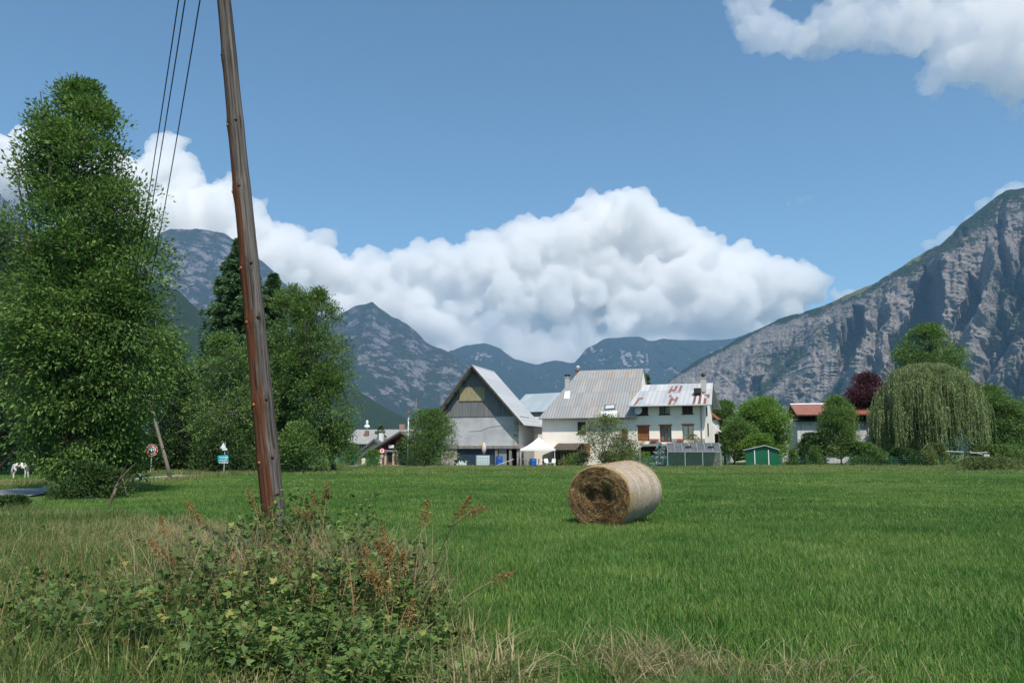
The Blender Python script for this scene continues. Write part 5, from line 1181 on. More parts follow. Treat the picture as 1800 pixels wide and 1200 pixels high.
def grid(y0, y1, st, ids, wl=-.72, wr=.72):
    ys = np.arange(y0, y1, st)
    for y in ys:
        for x in np.arange(wl*y-2, wr*y+2, st):
            X_, Y_ = x+rgm.uniform(-.25, .25)*st, y+rgm.uniform(-.25, .25)*st
            s = float(road_side(np.array(X_), np.array(Y_)))
            if -.30 < s < 1.34: continue
            if Y_ > 80.5 and s < 1 : 
                if XP(590, Y_).x-0 < X_ < XP(1270, Y_).x: continue
            if Y_ < 17 and rgm.random() < float(verge_w(np.array(X_), np.array(Y_)))*.85: continue
            if s > 1 and abs(Y_-42.) < 1.2 and X_ < -24: continue
            pts.append((X_, Y_, .004)); idx.append(ids[rgm.integers(0, len(ids))]); scl.append(rgm.uniform(.85, 1.15))
grid(4.6, 17, 1.5, [0, 1, 2]); grid(17, 36, 1.75, [3, 4, 5]); grid(36, 56, 2.3, [6, 7], -.74, .74); grid(56, 100, 2.3, [6, 7, 8, 8], -.74, .74)
scatter('grass', pts, rgm.uniform(0, 6.28, len(pts)), scl, idx, cm, 'bright green hay meadow grass')
# wild verge
cv = patch_col('verge', [blades(rgm, 1700, 1.0, .26, .007, .6, .11, clump=16) for _ in range(3)]+[blades(rgm, 1300, 1.0, .20, .008, 1.1, .6, clump=10) for _ in range(2)], gdry)
pts = []; idx = []; scl = []
for y in np.arange(4.4, 27, .42):
    for x in np.arange(-.78*y-1, .72*y+1, .42):
        X_, Y_ = x+rgm.uniform(-.2, .2), y+rgm.uniform(-.2, .2); w = float(verge_w(np.array(X_), np.array(Y_)))
        s = float(road_side(np.array(X_), np.array(Y_)))
        if s > -.10: continue
        if s > -.3: w = max(w, .25)
        if rgm.random() > w*.85: continue
        if X_ > -1.6 and rgm.random() < .5: continue
        right = X_ > Y_*-.03
        pts.append((X_, Y_, 0)); d = fbm(X_*.6, Y_*.6, 4., o=2) > .05; idx.append(rgm.integers(3, 5) if d else rgm.integers(0, 3)); scl.append(rgm.uniform(.45, .75) if right else rgm.uniform(.75, 1.5) if s < -.5 else .5)
scatter('dry_grass', pts, rgm.uniform(0, 6.28, len(pts)), scl, idx, cv, 'long dry tangled verge grass')
# rough grass along the far edge of the meadow and beside the road
cr_ = patch_col('rough', [blades(rgm, 500, 2.0, .55, .03, .5, .35, clump=30) for _ in range(3)], gdry)
pts = []
for x in np.arange(-34, 62, 1.0):
    for q in range(3):
        Y_ = rgm.uniform(74, 83); pts.append((x+rgm.uniform(-.5, .5), Y_, 0))
for px in np.arange(330, 480, 5): q = G(px, 834+rgm.uniform(-1, 3)); pts.append((q.x, q.y, 0))
for i in range(0, len(RN)-1):
    x, y = RN[i]
    if y > 36: pts.append((x+rgm.uniform(1.2, 1.9), y-rgm.uniform(-.6, .6), 0))
    for k in range(2): x, y = RF[i]; pts.append((x-rgm.uniform(1.1, 2.2), y+rgm.uniform(-.8, .8), 0))
scatter('rough_grass', pts, rgm.uniform(0, 6.28, len(pts)), rgm.uniform(.3, .62, len(pts)), rgm.integers(0, 3, len(pts)), cr_, 'taller yellowing grass along the field edges')
# ---------------------------------------------------------------- brambles round the pole (one tangled mass)
L_bram = leaf_mat('bramble leaves', [(0, (.035, .07, .015)), (.5, (.085, .15, .035)), (.85, (.17, .24, .06)), (1, (.32, .30, .08))], .35)
stem_red = mat('reddish weed stems', (.20, .10, .05), col2=(.26, .19, .09), scale=6)
def lobed(rg, pos, dirs, L_, tint, up):
    """three-lobed leaves, each lobe a pointed oval"""
    d = unit(dirs); nrm = unit(rg.normal(size=d.shape)*(1-up)+np.array([0, 0, 1.])*up); s = unit(np.cross(d, nrm)); V = []; T = []
    for ang, sc_ in ((0, 1.), (.95, .72), (-.95, .72)):
        dd = d*math.cos(ang)+s*math.sin(ang); ss = unit(np.cross(dd, np.cross(s, d))); l = (L_*sc_)[:, None]; nn = np.cross(ss, dd)
        V.append(np.stack([pos, pos+dd*l*.42+ss*l*.27+nn*l*.06, pos+dd*l-nn*l*.05, pos+dd*l*.42-ss*l*.27+nn*l*.06], 1)); T.append(np.repeat(tint, 4).reshape(-1, 4))
    v = np.concatenate(V).reshape(-1, 3); return v, np.arange(len(v)).reshape(-1, 4), np.concatenate(T).ravel()
def thicket(name, label, spots, seed, mtl, leaf=.052, per=22):
    """spots: (px, py_top, Y, spread m, stems)"""
    rg = np.random.default_rng(seed); PV = []; DV = []; TT = []; LL = []; mb = MB(); org = Vector((-2, 8, 0))
    for px, py, Y, sp, ns in spots:
        top = P(px, py, Y); h = max(top.z*1.12, .3)
        for i in range(ns):
            a = rg.uniform(0, 6.28); r = sp*rg.random()**.6; b = Vector((top.x+math.cos(a)*r, Y+math.sin(a)*r*.8, 0)); hh = h*rg.uniform(.45, 1.05)*(1-.35*(r/sp)**2)
            le = Vector((rg.normal()*.22, rg.normal()*.22, 0))*hh; p = [b-org, b-org+le*.35+Vector((0, 0, hh*.55)), b-org+le+Vector((0, 0, hh))]
            if i % 2 == 0: mb.tube(p, [.004, .003, .0015], 3, False)
            m = int(per*(.6+hh)); t = rg.uniform(.18, 1.0, m)**.8; q = np.array(p[0][:])*((1-t)**2)[:, None]+np.array(p[1][:])*(2*t*(1-t))[:, None]+np.array(p[2][:])*(t**2)[:, None]
            th = rg.uniform(0, 6.28, m); d = np.stack([np.cos(th), np.sin(th), rg.uniform(-.1, .5, m)], 1)
            PV.append(q+d*rg.uniform(.01, .07, m)[:, None]); DV.append(d); TT.append(np.clip(rg.uniform(.2, .7)+rg.normal(size=m)*.14+t*.12, 0, 1)); LL.append(leaf*rg.uniform(.5, 1.4, m))
    v, f, t = lobed(rg, np.concatenate(PV), np.concatenate(DV), np.concatenate(LL), np.concatenate(TT), .55)
    st = np.array(mb.v, np.float32); o = link(name, npmesh(name, v, f, False, {'tint': t}), None, mtl); o.location = org
    tag(o, label, kind='stuff'); s_ = mb.build('stems', stem_red, o); 
    return o
sp = []
rgs = np.random.default_rng(123)
for px in range(255, 770, 16):
    for Y, base in ((5.35, 1150), (5.75, 1115), (6.2, 1075), (6.9, 1025), (7.7, 985), (8.6, 955), (9.6, 935)):
        lim = np.interp(px, [255, 330, 400, 460, 520, 600, 680, 730, 770], [60, 30, 0, -30, -25, -10, 10, 40, 110])
        py = base+lim+rgs.normal()*16
        if py > 1210: continue
        if Y > 9 and not 400 < px < 640: continue
        sp.append((px+rgs.normal()*6, py+rgs.normal()*26, Y+rgs.normal()*.2, .26, 9))
thicket('undergrowth', 'leafy bramble and nettle tangle around the foot of the wooden pole', sp, 5, L_bram)
sp = [(x, y, Y, .3, 8) for x, y, Y in [(40, 1010, 8.4), (80, 1030, 8.0), (60, 1060, 7.2), (110, 1000, 8.8), (20, 1080, 6.9), (130, 1050, 7.4), (180, 1060, 7.3), (150, 990, 9.4), (35, 930, 13), (60, 915, 14), (20, 905, 15), (50, 900, 16), (230, 1040, 7.4), (215, 1100, 6.5), (120, 1120, 6.3), (70, 1120, 6.3), (200, 985, 9.5), (270, 950, 11), (330, 1010, 8.4)]]
sp += [(rgs.uniform(-10, 330), rgs.uniform(985, 1160), rgs.uniform(5.6, 9.0), .34, 9) for _ in range(80)]
thicket('undergrowth', 'dark leafy weeds among the dry grass in the lower left corner', sp, 6, L_bram, .05, 16)
def weed_mass(name, label, spots, seed, mtl, leaf=.07):
    """upright narrow-leaved stems, some ending in a brownish plume"""
    rg = np.random.default_rng(seed); PV = []; DV = []; TT = []; LL = []; WW = []; mb = MB(); org = Vector((-2, 8, 0))
    for px, py, Y, sp_, ns in spots:
        top = P(px, py, Y); h = max(top.z, .3)
        for i in range(ns):
            x, y = top.x+rg.normal()*sp_, Y+rg.normal()*sp_*.8; hh = h*rg.uniform(.6, 1.1); le = Vector((rg.normal()*.13, rg.normal()*.13, 0))*hh; b = Vector((x, y, 0))-org
            p = [b, b+le*.3+Vector((0, 0, hh*.55)), b+le+Vector((0, 0, hh))]; mb.tube(p, [.0045, .0035, .002], 3, False); m = int(34*hh)+6
            t = rg.uniform(.15, .97, m); q = np.array(p[0][:])*((1-t)**2)[:, None]+np.array(p[1][:])*(2*t*(1-t))[:, None]+np.array(p[2][:])*(t**2)[:, None]; th = np.arange(m)*2.4+rg.random()
            d = np.stack([np.cos(th), np.sin(th), rg.uniform(-.1, .7, m)], 1); PV.append(q); DV.append(d); TT.append(np.clip(rg.uniform(.05, .5)+rg.normal(size=m)*.1, 0, .62)); l = leaf*(1.1-t*.6)*rg.uniform(.6, 1.3, m); LL.append(l); WW.append(l*.24)
            if rg.random() < .6:
                m = 60; s = rg.random(m); pl = rg.uniform(.07, .16); c = np.array(p[2][:])-np.array([0, 0, 1.])*(s*pl)[:, None]; PV.append(c+rg.normal(size=(m, 3))*(.006+.02*s)[:, None]); DV.append(rg.normal(size=(m, 3))+[0, 0, .8]); TT.append(rg.uniform(.72, 1., m)); LL.append(np.full(m, .014)); WW.append(np.full(m, .008))
    v, f, t = leaves(rg, np.concatenate(PV), np.concatenate(DV), np.concatenate(LL), np.concatenate(WW), np.concatenate(TT), up=.4)
    o = link(name, npmesh(name, v, f, False, {'tint': t}), None, mtl); o.location = org; tag(o, label, kind='stuff'); mb.build('stems', stem_red, o); return o
L_up = leaf_mat('willowherb', [(0, (.07, .12, .03)), (.4, (.15, .20, .055)), (.65, (.27, .27, .09)), (.72, (.26, .15, .06)), (1, (.42, .27, .11))], .35)
sp = []
for px, py in [(425, 985), (450, 950), (470, 925), (490, 930), (505, 945), (520, 920), (540, 950), (560, 970), (585, 985), (400, 1010), (620, 1000), (650, 985), (680, 1000), (705, 1015), (735, 1050), (380, 1020), (350, 1035), (325, 1050), (600, 1040), (640, 1060), (300, 1060), (560, 1060), (460, 1010), (500, 1010)]:
    for Y in (7.0, 8.2, 9.3): sp.append((px+rgs.normal()*10, py+rgs.normal()*18+(25 if Y < 7.5 else 0), Y+rgs.normal()*.3, .14, 4))
weed_mass('undergrowth', 'upright yellow green weeds with brownish tips crowding round the wooden pole', sp, 8, L_up)
sp = [(rgs.uniform(-20, 330), rgs.uniform(960, 1130), rgs.uniform(6.6, 10), .2, 3) for _ in range(60)]
weed_mass('undergrowth', 'scattered upright weeds in the dry grass at the lower left', sp, 9, L_up, .06)
# ---------------------------------------------------------------- tall single weeds with rusty seed heads
plume_m = leaf_mat('rusty seed plumes', [(0, (.16, .10, .03)), (.5, (.27, .16, .05)), (1, (.38, .27, .10))], .25)
L_weed = leaf_mat('weed leaves', [(0, (.035, .07, .02)), (.6, (.08, .13, .04)), (1, (.20, .22, .07))], .3)
dark_stem = mat('dark weed stem', (.07, .045, .03)); tan_stem = mat('tan dry stem', (.30, .21, .11))
def weed(label, tip, base, Y, heads, seed, sm, leafy=.5, plume=.11):
    """tip and base are photo points; heads = further plume tips branching from the stem"""
    rg = np.random.default_rng(seed); T = P(*tip, Y); B = XP(base, Y-.1); root = thing('tall_weed', label, 'weed', B, 0, 'tall seeding weeds in the verge')
    mb = MB(); t0 = T-B; bend = Vector((-t0.x*.25, 0, t0.z*.1)); pts = [Vector((0, 0, 0)).lerp(t0, k/7)+bend*math.sin(math.pi*k/7)*.6 for k in range(8)]
    mb.tube(pts, [.0065-.0005*k for k in range(8)], 5, False)
    ends = [(pts[-1], (pts[-1]-pts[-3]).normalized(), plume)]
    for hx, hy in heads:
        e = P(hx, hy, Y+rg.uniform(-.15, .15))-B; i = 4 if e.z < t0.z*.9 else 5; s = pts[i]; mid = s.lerp(e, .55)+Vector((0, 0, .03)); mb.tube([s, mid, e], [.004, .003, .002], 4, False); ends.append((e, (e-mid).normalized(), plume*.8))
    for e, d, pl in ends:
        d = np.array(d[:]); PV = []; DV = []
        for k in range(60):
            s = -rg.random()*pl*1.9; c = np.array(e[:])+d*s; r = pl*.5*(.25+abs(s)/pl*.5); m = 9; q = c+rg.normal(size=(m, 3))*r*.5
            PV.append(q); DV.append(d+rg.normal(size=(m, 3))*.9)
        p = np.concatenate(PV); n_ = len(p); v, f, t = leaves(rg, p, np.concatenate(DV), .016*rg.uniform(.6, 1.6, n_), .0075*rg.uniform(.7, 1.4, n_), rg.random(n_), up=.2)
        link('seed_head', npmesh('seed_head', v, f, False, {'tint': t}), root, plume_m)  # a dry seed head of the weed, not a flower
    m = int(50*leafy*t0.length)+4; k = rg.uniform(.12, .85, m)*7; ii = k.astype(int); fr = (k-ii)[:, None]; A = np.array([q[:] for q in pts]); q = A[ii]*(1-fr)+A[ii+1]*fr
    th = rg.uniform(0, 6.28, m); d = np.stack([np.cos(th), np.sin(th), rg.uniform(-.2, .6, m)], 1); v, f, t = leaves(rg, q, d, .075*rg.uniform(.5, 1.3, m), .02*rg.uniform(.7, 1.4, m), rg.random(m), up=.5)
    link('foliage', npmesh('foliage', v, f, False, {'tint': t}), root, L_weed)
    mb.build('stem', sm, root); return root
W_ = [('tallest dark stemmed weed leaning right, two rusty plumes against the meadow', (826, 872), 742, 7.6, [(856, 890)], dark_stem, .5),
      ('thin tan weed bowed far right over the meadow, its plume low', (905, 1004), 780, 7.8, [], tan_stem, .05),
      ('rusty weed just right of the wooden pole, plume above the field edge', (576, 846), 560, 9.4, [(548, 868)], tan_stem, .2),
      ('upright rusty weed between pole and the double plumed stems', (540, 880), 556, 8.8, [(520, 896)], tan_stem, .4),
      ('loose rusty weed just left of the wooden pole', (436, 860), 470, 9.6, [], tan_stem, .1),
      ('curved rusty weed with double plume left of the pole', (330, 880), 372, 8.6, [(348, 905)], tan_stem, .2),
      ('small rusty weed in the dry grass left of the pole', (280, 905), 300, 9.6, [], tan_stem, .2),
      ('reddish weed with drooping plume in front of the dry grass', (262, 948), 330, 7.8, [(300, 965)], tan_stem, .4),
      ('broad rusty plume in the middle of the brambles', (640, 960), 668, 7.3, [(632, 985), (655, 990)], tan_stem, .5),
      ('tall bushy rusty weed right of the brambles centre', (672, 925), 690, 7.4, [(660, 950), (690, 958)], tan_stem, .6),
      ('rusty weed with red stem low in the brambles', (655, 1000), 690, 6.7, [(640, 1010)], tan_stem, .6),
      ('leafy weed right of the brambles with a narrow plume', (708, 968), 704, 7.2, [], dark_stem, .9),
      ('short orange plumed weed above the bramble leaves', (728, 1052), 712, 6.6, [], tan_stem, .5),
      ('fine straw coloured grass weed fanning right of the brambles', (752, 878), 722, 7.6, [], tan_stem, .05)]
for i, (lb, tip, bs, Y, hd, sm, lf) in enumerate(W_): weed(lb, tip, bs, Y, hd, 200+i, sm, lf, .12 if i else .14)
# ---------------------------------------------------------------- raked hay and dry tufts at the bottom edge
def tuft(name, label, px, py, spread, h, n, seed, m, flat=.6, kind='stuff'):
    rg = np.random.default_rng(seed); c = G(px, py); k = rg.normal(size=(n, 2))*spread; th = rg.uniform(0, 6.28, n); L_ = h*rg.uniform(.5, 1.6, n)
    d = np.stack([np.cos(th)*flat, np.sin(th)*flat, rg.uniform(.05, 1, n)*(1-flat*.7)], 1); d = unit(d)
    p = np.column_stack([k, rg.random(n)*h*.4]); s = unit(np.cross(d, rg.normal(size=(n, 3))))*.0017
    e = p+d*L_[:, None]; mid = (p+e)/2+np.array([0, 0, .04])*L_[:, None]*3
    v = np.stack([p-s, p+s, mid+s, mid-s, e], 1).reshape(-1, 3); o = np.arange(n)[:, None]*5
    f = np.concatenate([o+np.array([[0, 1, 2, 3]]), o+np.array([[3, 2, 4, 4]])]); f = f[:n]
    f3 = o+np.array([[3, 2, 4]]); me = bpy.data.meshes.new(name); me.from_pydata(v.tolist(), [], f.tolist()+f3.tolist()); me.update(); a = me.attributes.new('tint', 'FLOAT', 'POINT'); a.data.foreach_set('value', np.repeat(rg.random(n), 5).astype(np.float32))
    o_ = link(name, me, None, m); o_.location = c; tag(o_, label, kind=kind); return o_
strawm = leaf_mat('straw', [(0, (.15, .115, .05)), (.5, (.28, .225, .115)), (1, (.42, .36, .21))], .15)
for i, (lb, px, py, sp_, h, n_, fl) in enumerate([('pile of raked straw at the bottom edge', 885, 1188, .16, .16, 1500, .85), ('wispy dry grass tuft right of the straw pile', 1090, 1185, .24, .26, 330, .45), ('second dry grass tuft at the bottom edge', 1170, 1185, .2, .24, 240, .45),
      ('dry thatch at the left edge', 25, 1030, .5, .3, 2600, .8), ('dry thatch in the verge middle', 130, 965, .8, .35, 1700, .75), ('dry thatch above the brambles', 240, 975, .7, .4, 1800, .6), ('dry thatch in the corner', 60, 1190, .3, .22, 1500, .85), ('dry thatch before the brambles', 250, 1140, .5, .3, 2200, .75), ('dry stalks among brambles', 420, 1090, .5, .62, 1300, .28), ('dry stalks right of brambles', 620, 1080, .45, .6, 1300, .28), ('dry grass in the lower right', 1420, 1205, .3, .2, 400, .5), ('faded grass patch beside the pole', 360, 960, .6, .3, 1400, .6)]):
    tuft('straw', lb, px, py, sp_, h, n_, 300+i, strawm, fl)
# ================================================================ WOODEN POLE AND WIRES
def _pole(n, b, N, L):
    tc = N('TexCoord').outputs['Object']; sp = N('SeparateXYZ'); L(tc, sp.inputs[0])
    fib = noise_out(n, N, L, tc, 30, 8, .65, (1, 1, .02)); fib2 = noise_out(n, N, L, tc, 9, 5, .6, (1, 1, .05)); blo = noise_out(n, N, L, tc, 1.6, 4, .6, (1, 1, .5))
    grey = mixc(N, L, ramp(n, fib, [(.35, 0.), (.65, 1.)], N, L), (.035, .028, .025), (.19, .165, .15))
    org = mixc(N, L, ramp(n, fib, [(.35, 0.), (.65, 1.)], N, L), (.060, .026, .016), (.165, .066, .034))
    k = math_(N, L, 'ADD', math_(N, L, 'MULTIPLY', sp.outputs[0], -7.), math_(N, L, 'MULTIPLY', math_(N, L, 'SUBTRACT', fib2, .5), 2.2))
    k = math_(N, L, 'ADD', k, math_(N, L, 'MULTIPLY', math_(N, L, 'SUBTRACT', blo, .5), 1.0)); fz = math_(N, L, 'MULTIPLY', math_(N, L, 'SUBTRACT', 4.2, sp.outputs[2]), .10); k = math_(N, L, 'ADD', k, fz)
    c = mixc(N, L, ramp(n, k, [(-.0, 0.), (.22, 1.)], N, L), grey, org)
    crk = ramp(n, fib2, [(.36, 1.), (.41, 0.)], N, L); c = mixc(N, L, crk, c, (.02, .015, .012))
    L(c, b.inputs['Base Color']); b.inputs['Roughness'].default_value = .92; b.inputs['Specular IOR Level'].default_value = .08
    bp = N('Bump'); bp.inputs['Distance'].default_value = .03; L(math_(N, L, 'ADD', fib, math_(N, L, 'MULTIPLY', fib2, 1.5)), bp.inputs['Height']); L(bp.outputs[0], b.inputs['Normal'])
polem = shader('creosoted pine pole', _pole)
YP = 10.4
B = XP(492, YP); T = P(388, -55, YP); ax = (T-B).normalized(); Hp = (P(378, -240, YP)-B).length
root = thing('utility_pole', 'tall weathered wooden utility pole leaning left, orange brown and grey', 'utility pole', B)
root.rotation_mode = 'QUATERNION'; root.rotation_quaternion = Vector((0, 0, 1)).rotation_difference(ax)
nz, na = 230, 28; v = []; f = []
knots = [(P(424, 215, YP)-B).length, (P(430, 330, YP)-B).length, (P(447, 465, YP)-B).length, (P(452, 560, YP)-B).length, (P(476, 702, YP)-B).length, (P(486, 803, YP)-B).length, (P(404, 100, YP)-B).length]
kang = [-1.2, -1.5, -1.1, -1.0, -.9, -.9, -2.4]
extra = [(k-.05, a-1.25) for k, a in zip(knots, kang)]
for i in range(nz+1):
    z = -.3+(Hp+.3)*i/nz; r0 = .148-.0068*z
    wob = ((.003*math.sin(z*1.9+.5)+.001*math.sin(z*4.3)), .006*math.sin(z*2.3+2))
    for j in range(na):
        a = 2*math.pi*j/na; r = r0*(1+.025*math.sin(2*a+z*.4)+.012*float(vnoise(z*2.2, math.cos(a)*2, math.sin(a)*2)))
        for k, ka in list(zip(knots, kang))+extra:
            da = (a-ka+math.pi) % (2*math.pi)-math.pi; g_ = math.exp(-((z-k)/.10)**2-(da/.55)**2); r += .012*g_; r += .002*math.exp(-((z-k)/.16)**2)
            r -= .020*math.exp(-((z-k)/.02)**2-(da/.13)**2)
        v.append((wob[0]+r*math.cos(a), wob[1]+r*math.sin(a), z))
for i in range(nz):
    for j in range(na): f.append((i*na+j, i*na+(j+1) % na, (i+1)*na+(j+1) % na, (i+1)*na+j))
f.append(tuple(nz*na+j for j in range(na)))
MB().add(v, f).build('pole_shaft', polem, root, True)
knm = mat('dark pitch knot', (.04, .02, .012), rough=.4); knm2 = mat('orange knot', (.36, .12, .04), rough=.6)
for q, (k, a) in enumerate(list(zip(knots, kang))+extra):
    r = .148-.0068*k+.013; c = Vector((math.cos(a)*r+.008*math.sin(k*1.9+.5)+.004*math.sin(k*4.3), math.sin(a)*r+.010*math.sin(k*2.3+2), k)); m = MB(); d = Vector((math.cos(a), math.sin(a), 0)); m.tube([c-d*.02, c+d*.006, c+d*.010], [.022, .019, .008], 12)
    m.build('knot', knm if q < 7 else knm2, root, True)
iso = mat('white porcelain', (.7, .7, .68), rough=.25)
tops = []
for i, (dx, dz) in enumerate(((-.18, -.15), (-.14, -.45), (.02, -.75))):
    p = Vector((dx, -.02, Hp+dz)); m = MB(); m.tube([(0, 0, p.z-.06), (dx, -.02, p.z-.06), (dx, -.02, p.z)], .012, 6); br = m.build('bracket', iron, root)
    MB().lathe([(.02, 0), (.04, .02), (.025, .05), (.04, .07), (.02, .1)], p, 10).build('insulator', iso, br, True); 
    tops.append(B+root.rotation_quaternion @ (p+Vector((0, 0, .08))))
# far pole that carries the other end, leaning beside the road
YQ = 44.5
b2 = G(300, 843); b2 = Vector((b2.x, b2.y, 0)); t2 = P(268, 718, b2.y); d2 = (t2-b2); t2 = b2+d2*1.0
Yt = b2.y; top2 = P(228, 566, Yt); 
r2 = thing('utility_pole', 'thin grey wooden pole leaning left beside the road, its top lost in the ash', 'utility pole', b2); r2.rotation_mode = 'QUATERNION'; r2.rotation_quaternion = Vector((0, 0, 1)).rotation_difference((top2-b2).normalized()); H2 = (top2-b2).length
pts = [(math.sin(k*1.3)*.02, 0, H2*k/12) for k in range(13)]
MB().tube(pts, [.10-.003*k for k in range(13)], 10).build('pole_shaft', mat('grey pole wood', (.22, .19, .15), col2=(.13, .11, .09), scale=10, stretch=(1, 1, .08), bump=.01), r2, True)
m = MB(); m.box(-.5, .5, -.05, .05, H2-.25, H2-.13); m.build('crossarm', wood_g, r2)
wm = mat('black cable', (.012, .012, .012), rough=.6)
for i, (dx, tp) in enumerate(zip((-.45, -.25, .4), tops)):
    e = b2+r2.rotation_quaternion @ Vector((dx, 0, H2-.1)); pts = []
    for k in range(41):
        t = k/40; q = tp.lerp(e, t); q.z -= 1.5*4*t*(1-t)*(1, 1.04, 1.1)[i]; pts.append(q-tp)
    o = MB().tube(pts, .011, 6).build('overhead_wire', wm); o.location = tp
    tag(o, ['left and outermost of the three wires running from the wooden pole', 'middle one of the three wires, close beside the left one', 'right and separate one of the three wires from the wooden pole'][i], 'wire', 'overhead wires')
# ================================================================ HAY BALE
def bale():
    F0 = G(1054, 932); ang = R(-33); L_ = 1.62; root = thing('hay_bale', 'large round straw bale wrapped in pale netting lying on the meadow', 'hay bale', (F0.x, F0.y+.1, 0), ang)
    rg = np.random.default_rng(31); R0 = .675; n = 96; m = 60; cz = R0*.965
    def rad(a, y):
        r = R0*(1+.012*math.sin(3*a+y)+.02*float(vnoise(math.cos(a)*2, math.sin(a)*2, y*1.4)))
        return r
    def pt(a, r, y, tilt=0.):
        x = math.cos(a)*r*1.09; z = cz+math.sin(a)*r*.97+.055*y; z = max(z, .0+.02*math.sin(a*9)) 
        return (x, y, z)
    v = []; f = []; uvr = []
    rows = [y for y in np.linspace(0, 1, m)]
    for t in rows:
        y = t*L_; rd = 1-.06*(max(0, (.07-t)/.07)**2)-.05*(max(0, (t-.93)/.07)**2)
        band = .006*math.sin(t*55)+.006*math.sin(t*23+1)+(-.014 if .30 < t < .34 or .40 < t < .43 or .16 < t < .18 else 0)
        for j in range(n):
            a = 2*math.pi*j/n; v.append(pt(a, rad(a, y)*rd+band*(.5+.5*math.sin(a*3+1)), y))
    for i in range(m-1):
        for j in range(n): f.append((i*n+j, i*n+(j+1) % n, (i+1)*n+(j+1) % n, (i+1)*n+j))
    def _net(nn, b, N, L):
        tc = N('TexCoord').outputs['Object']; sp = N('SeparateXYZ'); L(tc, sp.inputs[0])
        ring = noise_out(nn, N, L, tc, 4, 5, .6, (.15, 3.2, .15)); fib = noise_out(nn, N, L, tc, 40, 5, .7, (.5, 1, .5)); blo = noise_out(nn, N, L, tc, 3, 6, .6)
        c = mixc(N, L, ramp(nn, fib, [(.3, 0.), (.7, 1.)], N, L), (.38, .32, .25), (.59, .515, .43))
        k = math_(N, L, 'ADD', math_(N, L, 'MULTIPLY', ring, .7), math_(N, L, 'MULTIPLY', blo, .3))
        c = mixc(N, L, ramp(nn, k, [(.44, .55), (.54, 0.)], N, L), c, (.36, .25, .15))
        end = math_(N, L, 'ADD', sp.outputs[1], math_(N, L, 'MULTIPLY', math_(N, L, 'SUBTRACT', blo, .5), .25)); c = mixc(N, L, ramp(nn, end, [(.02, 1.), (.12, 0.)], N, L), c, (.36, .235, .10))
        wv = N('TexWave'); wv.inputs['Scale'].default_value = 26; wv.bands_direction = 'Y'; wv.inputs['Distortion'].default_value = 1.5; L(tc, wv.inputs[0])
        c = mixc(N, L, math_(N, L, 'MULTIPLY', wv.outputs['Fac'], .18), c, (.66, .58, .48)); L(c, b.inputs['Base Color']); b.inputs['Roughness'].default_value = .75
        bp = N('Bump'); bp.inputs['Distance'].default_value = .018; L(math_(N, L, 'ADD', fib, math_(N, L, 'MULTIPLY', wv.outputs['Fac'], .3)), bp.inputs['Height']); L(bp.outputs[0], b.inputs['Normal'])
    MB().add(v, f).build('wrapped_side', shader('pale bale netting', _net), root, True)
    haym = leaf_mat('hay strands', [(0, (.085, .05, .02)), (.4, (.21, .125, .05)), (.75, (.38, .25, .11)), (1, (.58, .43, .23))], .12)
    for y0, sg in ((0., 1), (L_, -1)):
        v = []; f = []; k = 34
        for i in range(k+1):
            q = i/k
            for j in range(n):
                a = 2*math.pi*j/n; r = rad(a, y0)*(.945 if sg == 1 else .95)*q
                x = math.cos(a)*r; z = math.sin(a)*r; pit = .17*math.exp(-((x+.16)/.15)**2-((z+.02)/.2)**2)+.18*math.exp(-((x-.16)/.14)**2-((z-.04)/.16)**2)+.07*math.exp(-((x-.02)/.3)**2-((z+.28)/.12)**2)
                h = .055*float(fbm(x*5, z*5, 3., o=4))+.006*math.sin(q*38+2*math.sin(a*2)); y = y0+sg*(pit+h*(1-q**6)-.05*(1-q**3)+.01); p = pt(a, r, y); v.append((p[0], y, p[2]))
        for i in range(k):
            for j in range(n): f.append((i*n+j, i*n+(j+1) % n, (i+1)*n+(j+1) % n, (i+1)*n+j))
        basem = mat('packed hay', (.22, .135, .06), col2=(.40, .26, .12), scale=14, detail=8, bump=.03)
        o = MB().add(v, f).build('end_face', basem, root, True)
        if sg == 1:
            # loose strands following the winding of the bale
            N_ = 15000; q = rg.random(N_)**.55*.95; a = rg.uniform(0, 6.28, N_); x = np.cos(a)*R0*q; z = np.sin(a)*R0*q
            pit = .17*np.exp(-((x+.16)/.15)**2-((z+.02)/.2)**2)+.18*np.exp(-((x-.16)/.14)**2-((z-.04)/.16)**2)+.07*np.exp(-((x-.02)/.3)**2-((z+.28)/.12)**2)
            h = .055*fbm(x*5, z*5, 3., o=4)+.006*np.sin(q*38+2*np.sin(a*2)); y = pit+h*(1-q**6)-.05*(1-q**3)+.01-rg.random(N_)*.03
            px_ = x*1.09; pz_ = np.maximum(cz+z*.97+.055*y, .02)
            sw = fbm(x*3, z*3, 9., o=3)*2.2*(1-q); tx = -np.sin(a+sw); tz = np.cos(a+sw); wild = rg.random(N_) < .22
            d = np.stack([tx*1.09, -.10+rg.normal(size=N_)*.16, tz], 1)+rg.normal(size=(N_, 3))*np.where(wild, .8, .16)[:, None]; d[:, 1] = np.minimum(d[:, 1], .25)
            ln = rg.uniform(.06, .20, N_)*np.where(wild, .9, 1); pos = np.stack([px_, y, pz_], 1)-unit(d)*ln[:, None]*.5
            ang_t = np.clip(.55+.30*fbm(x*6, z*6, 5., o=3)+rg.normal(size=N_)*.17+.1*(q-.5)-pit*.9, 0, 1)
            v, f, t = leaves(rg, pos, d, ln, .0065*rg.uniform(.7, 1.5, N_), ang_t, up=.3, fold=.03); link('loose_straw', npmesh('loose_straw', v, f, False, {'tint': t}), o, haym)
    # fuzz over the netting and round the foot
    N_ = 9000; a = rg.uniform(-.5, 3.64, N_); y = rg.uniform(0, L_, N_); r = R0*1.005
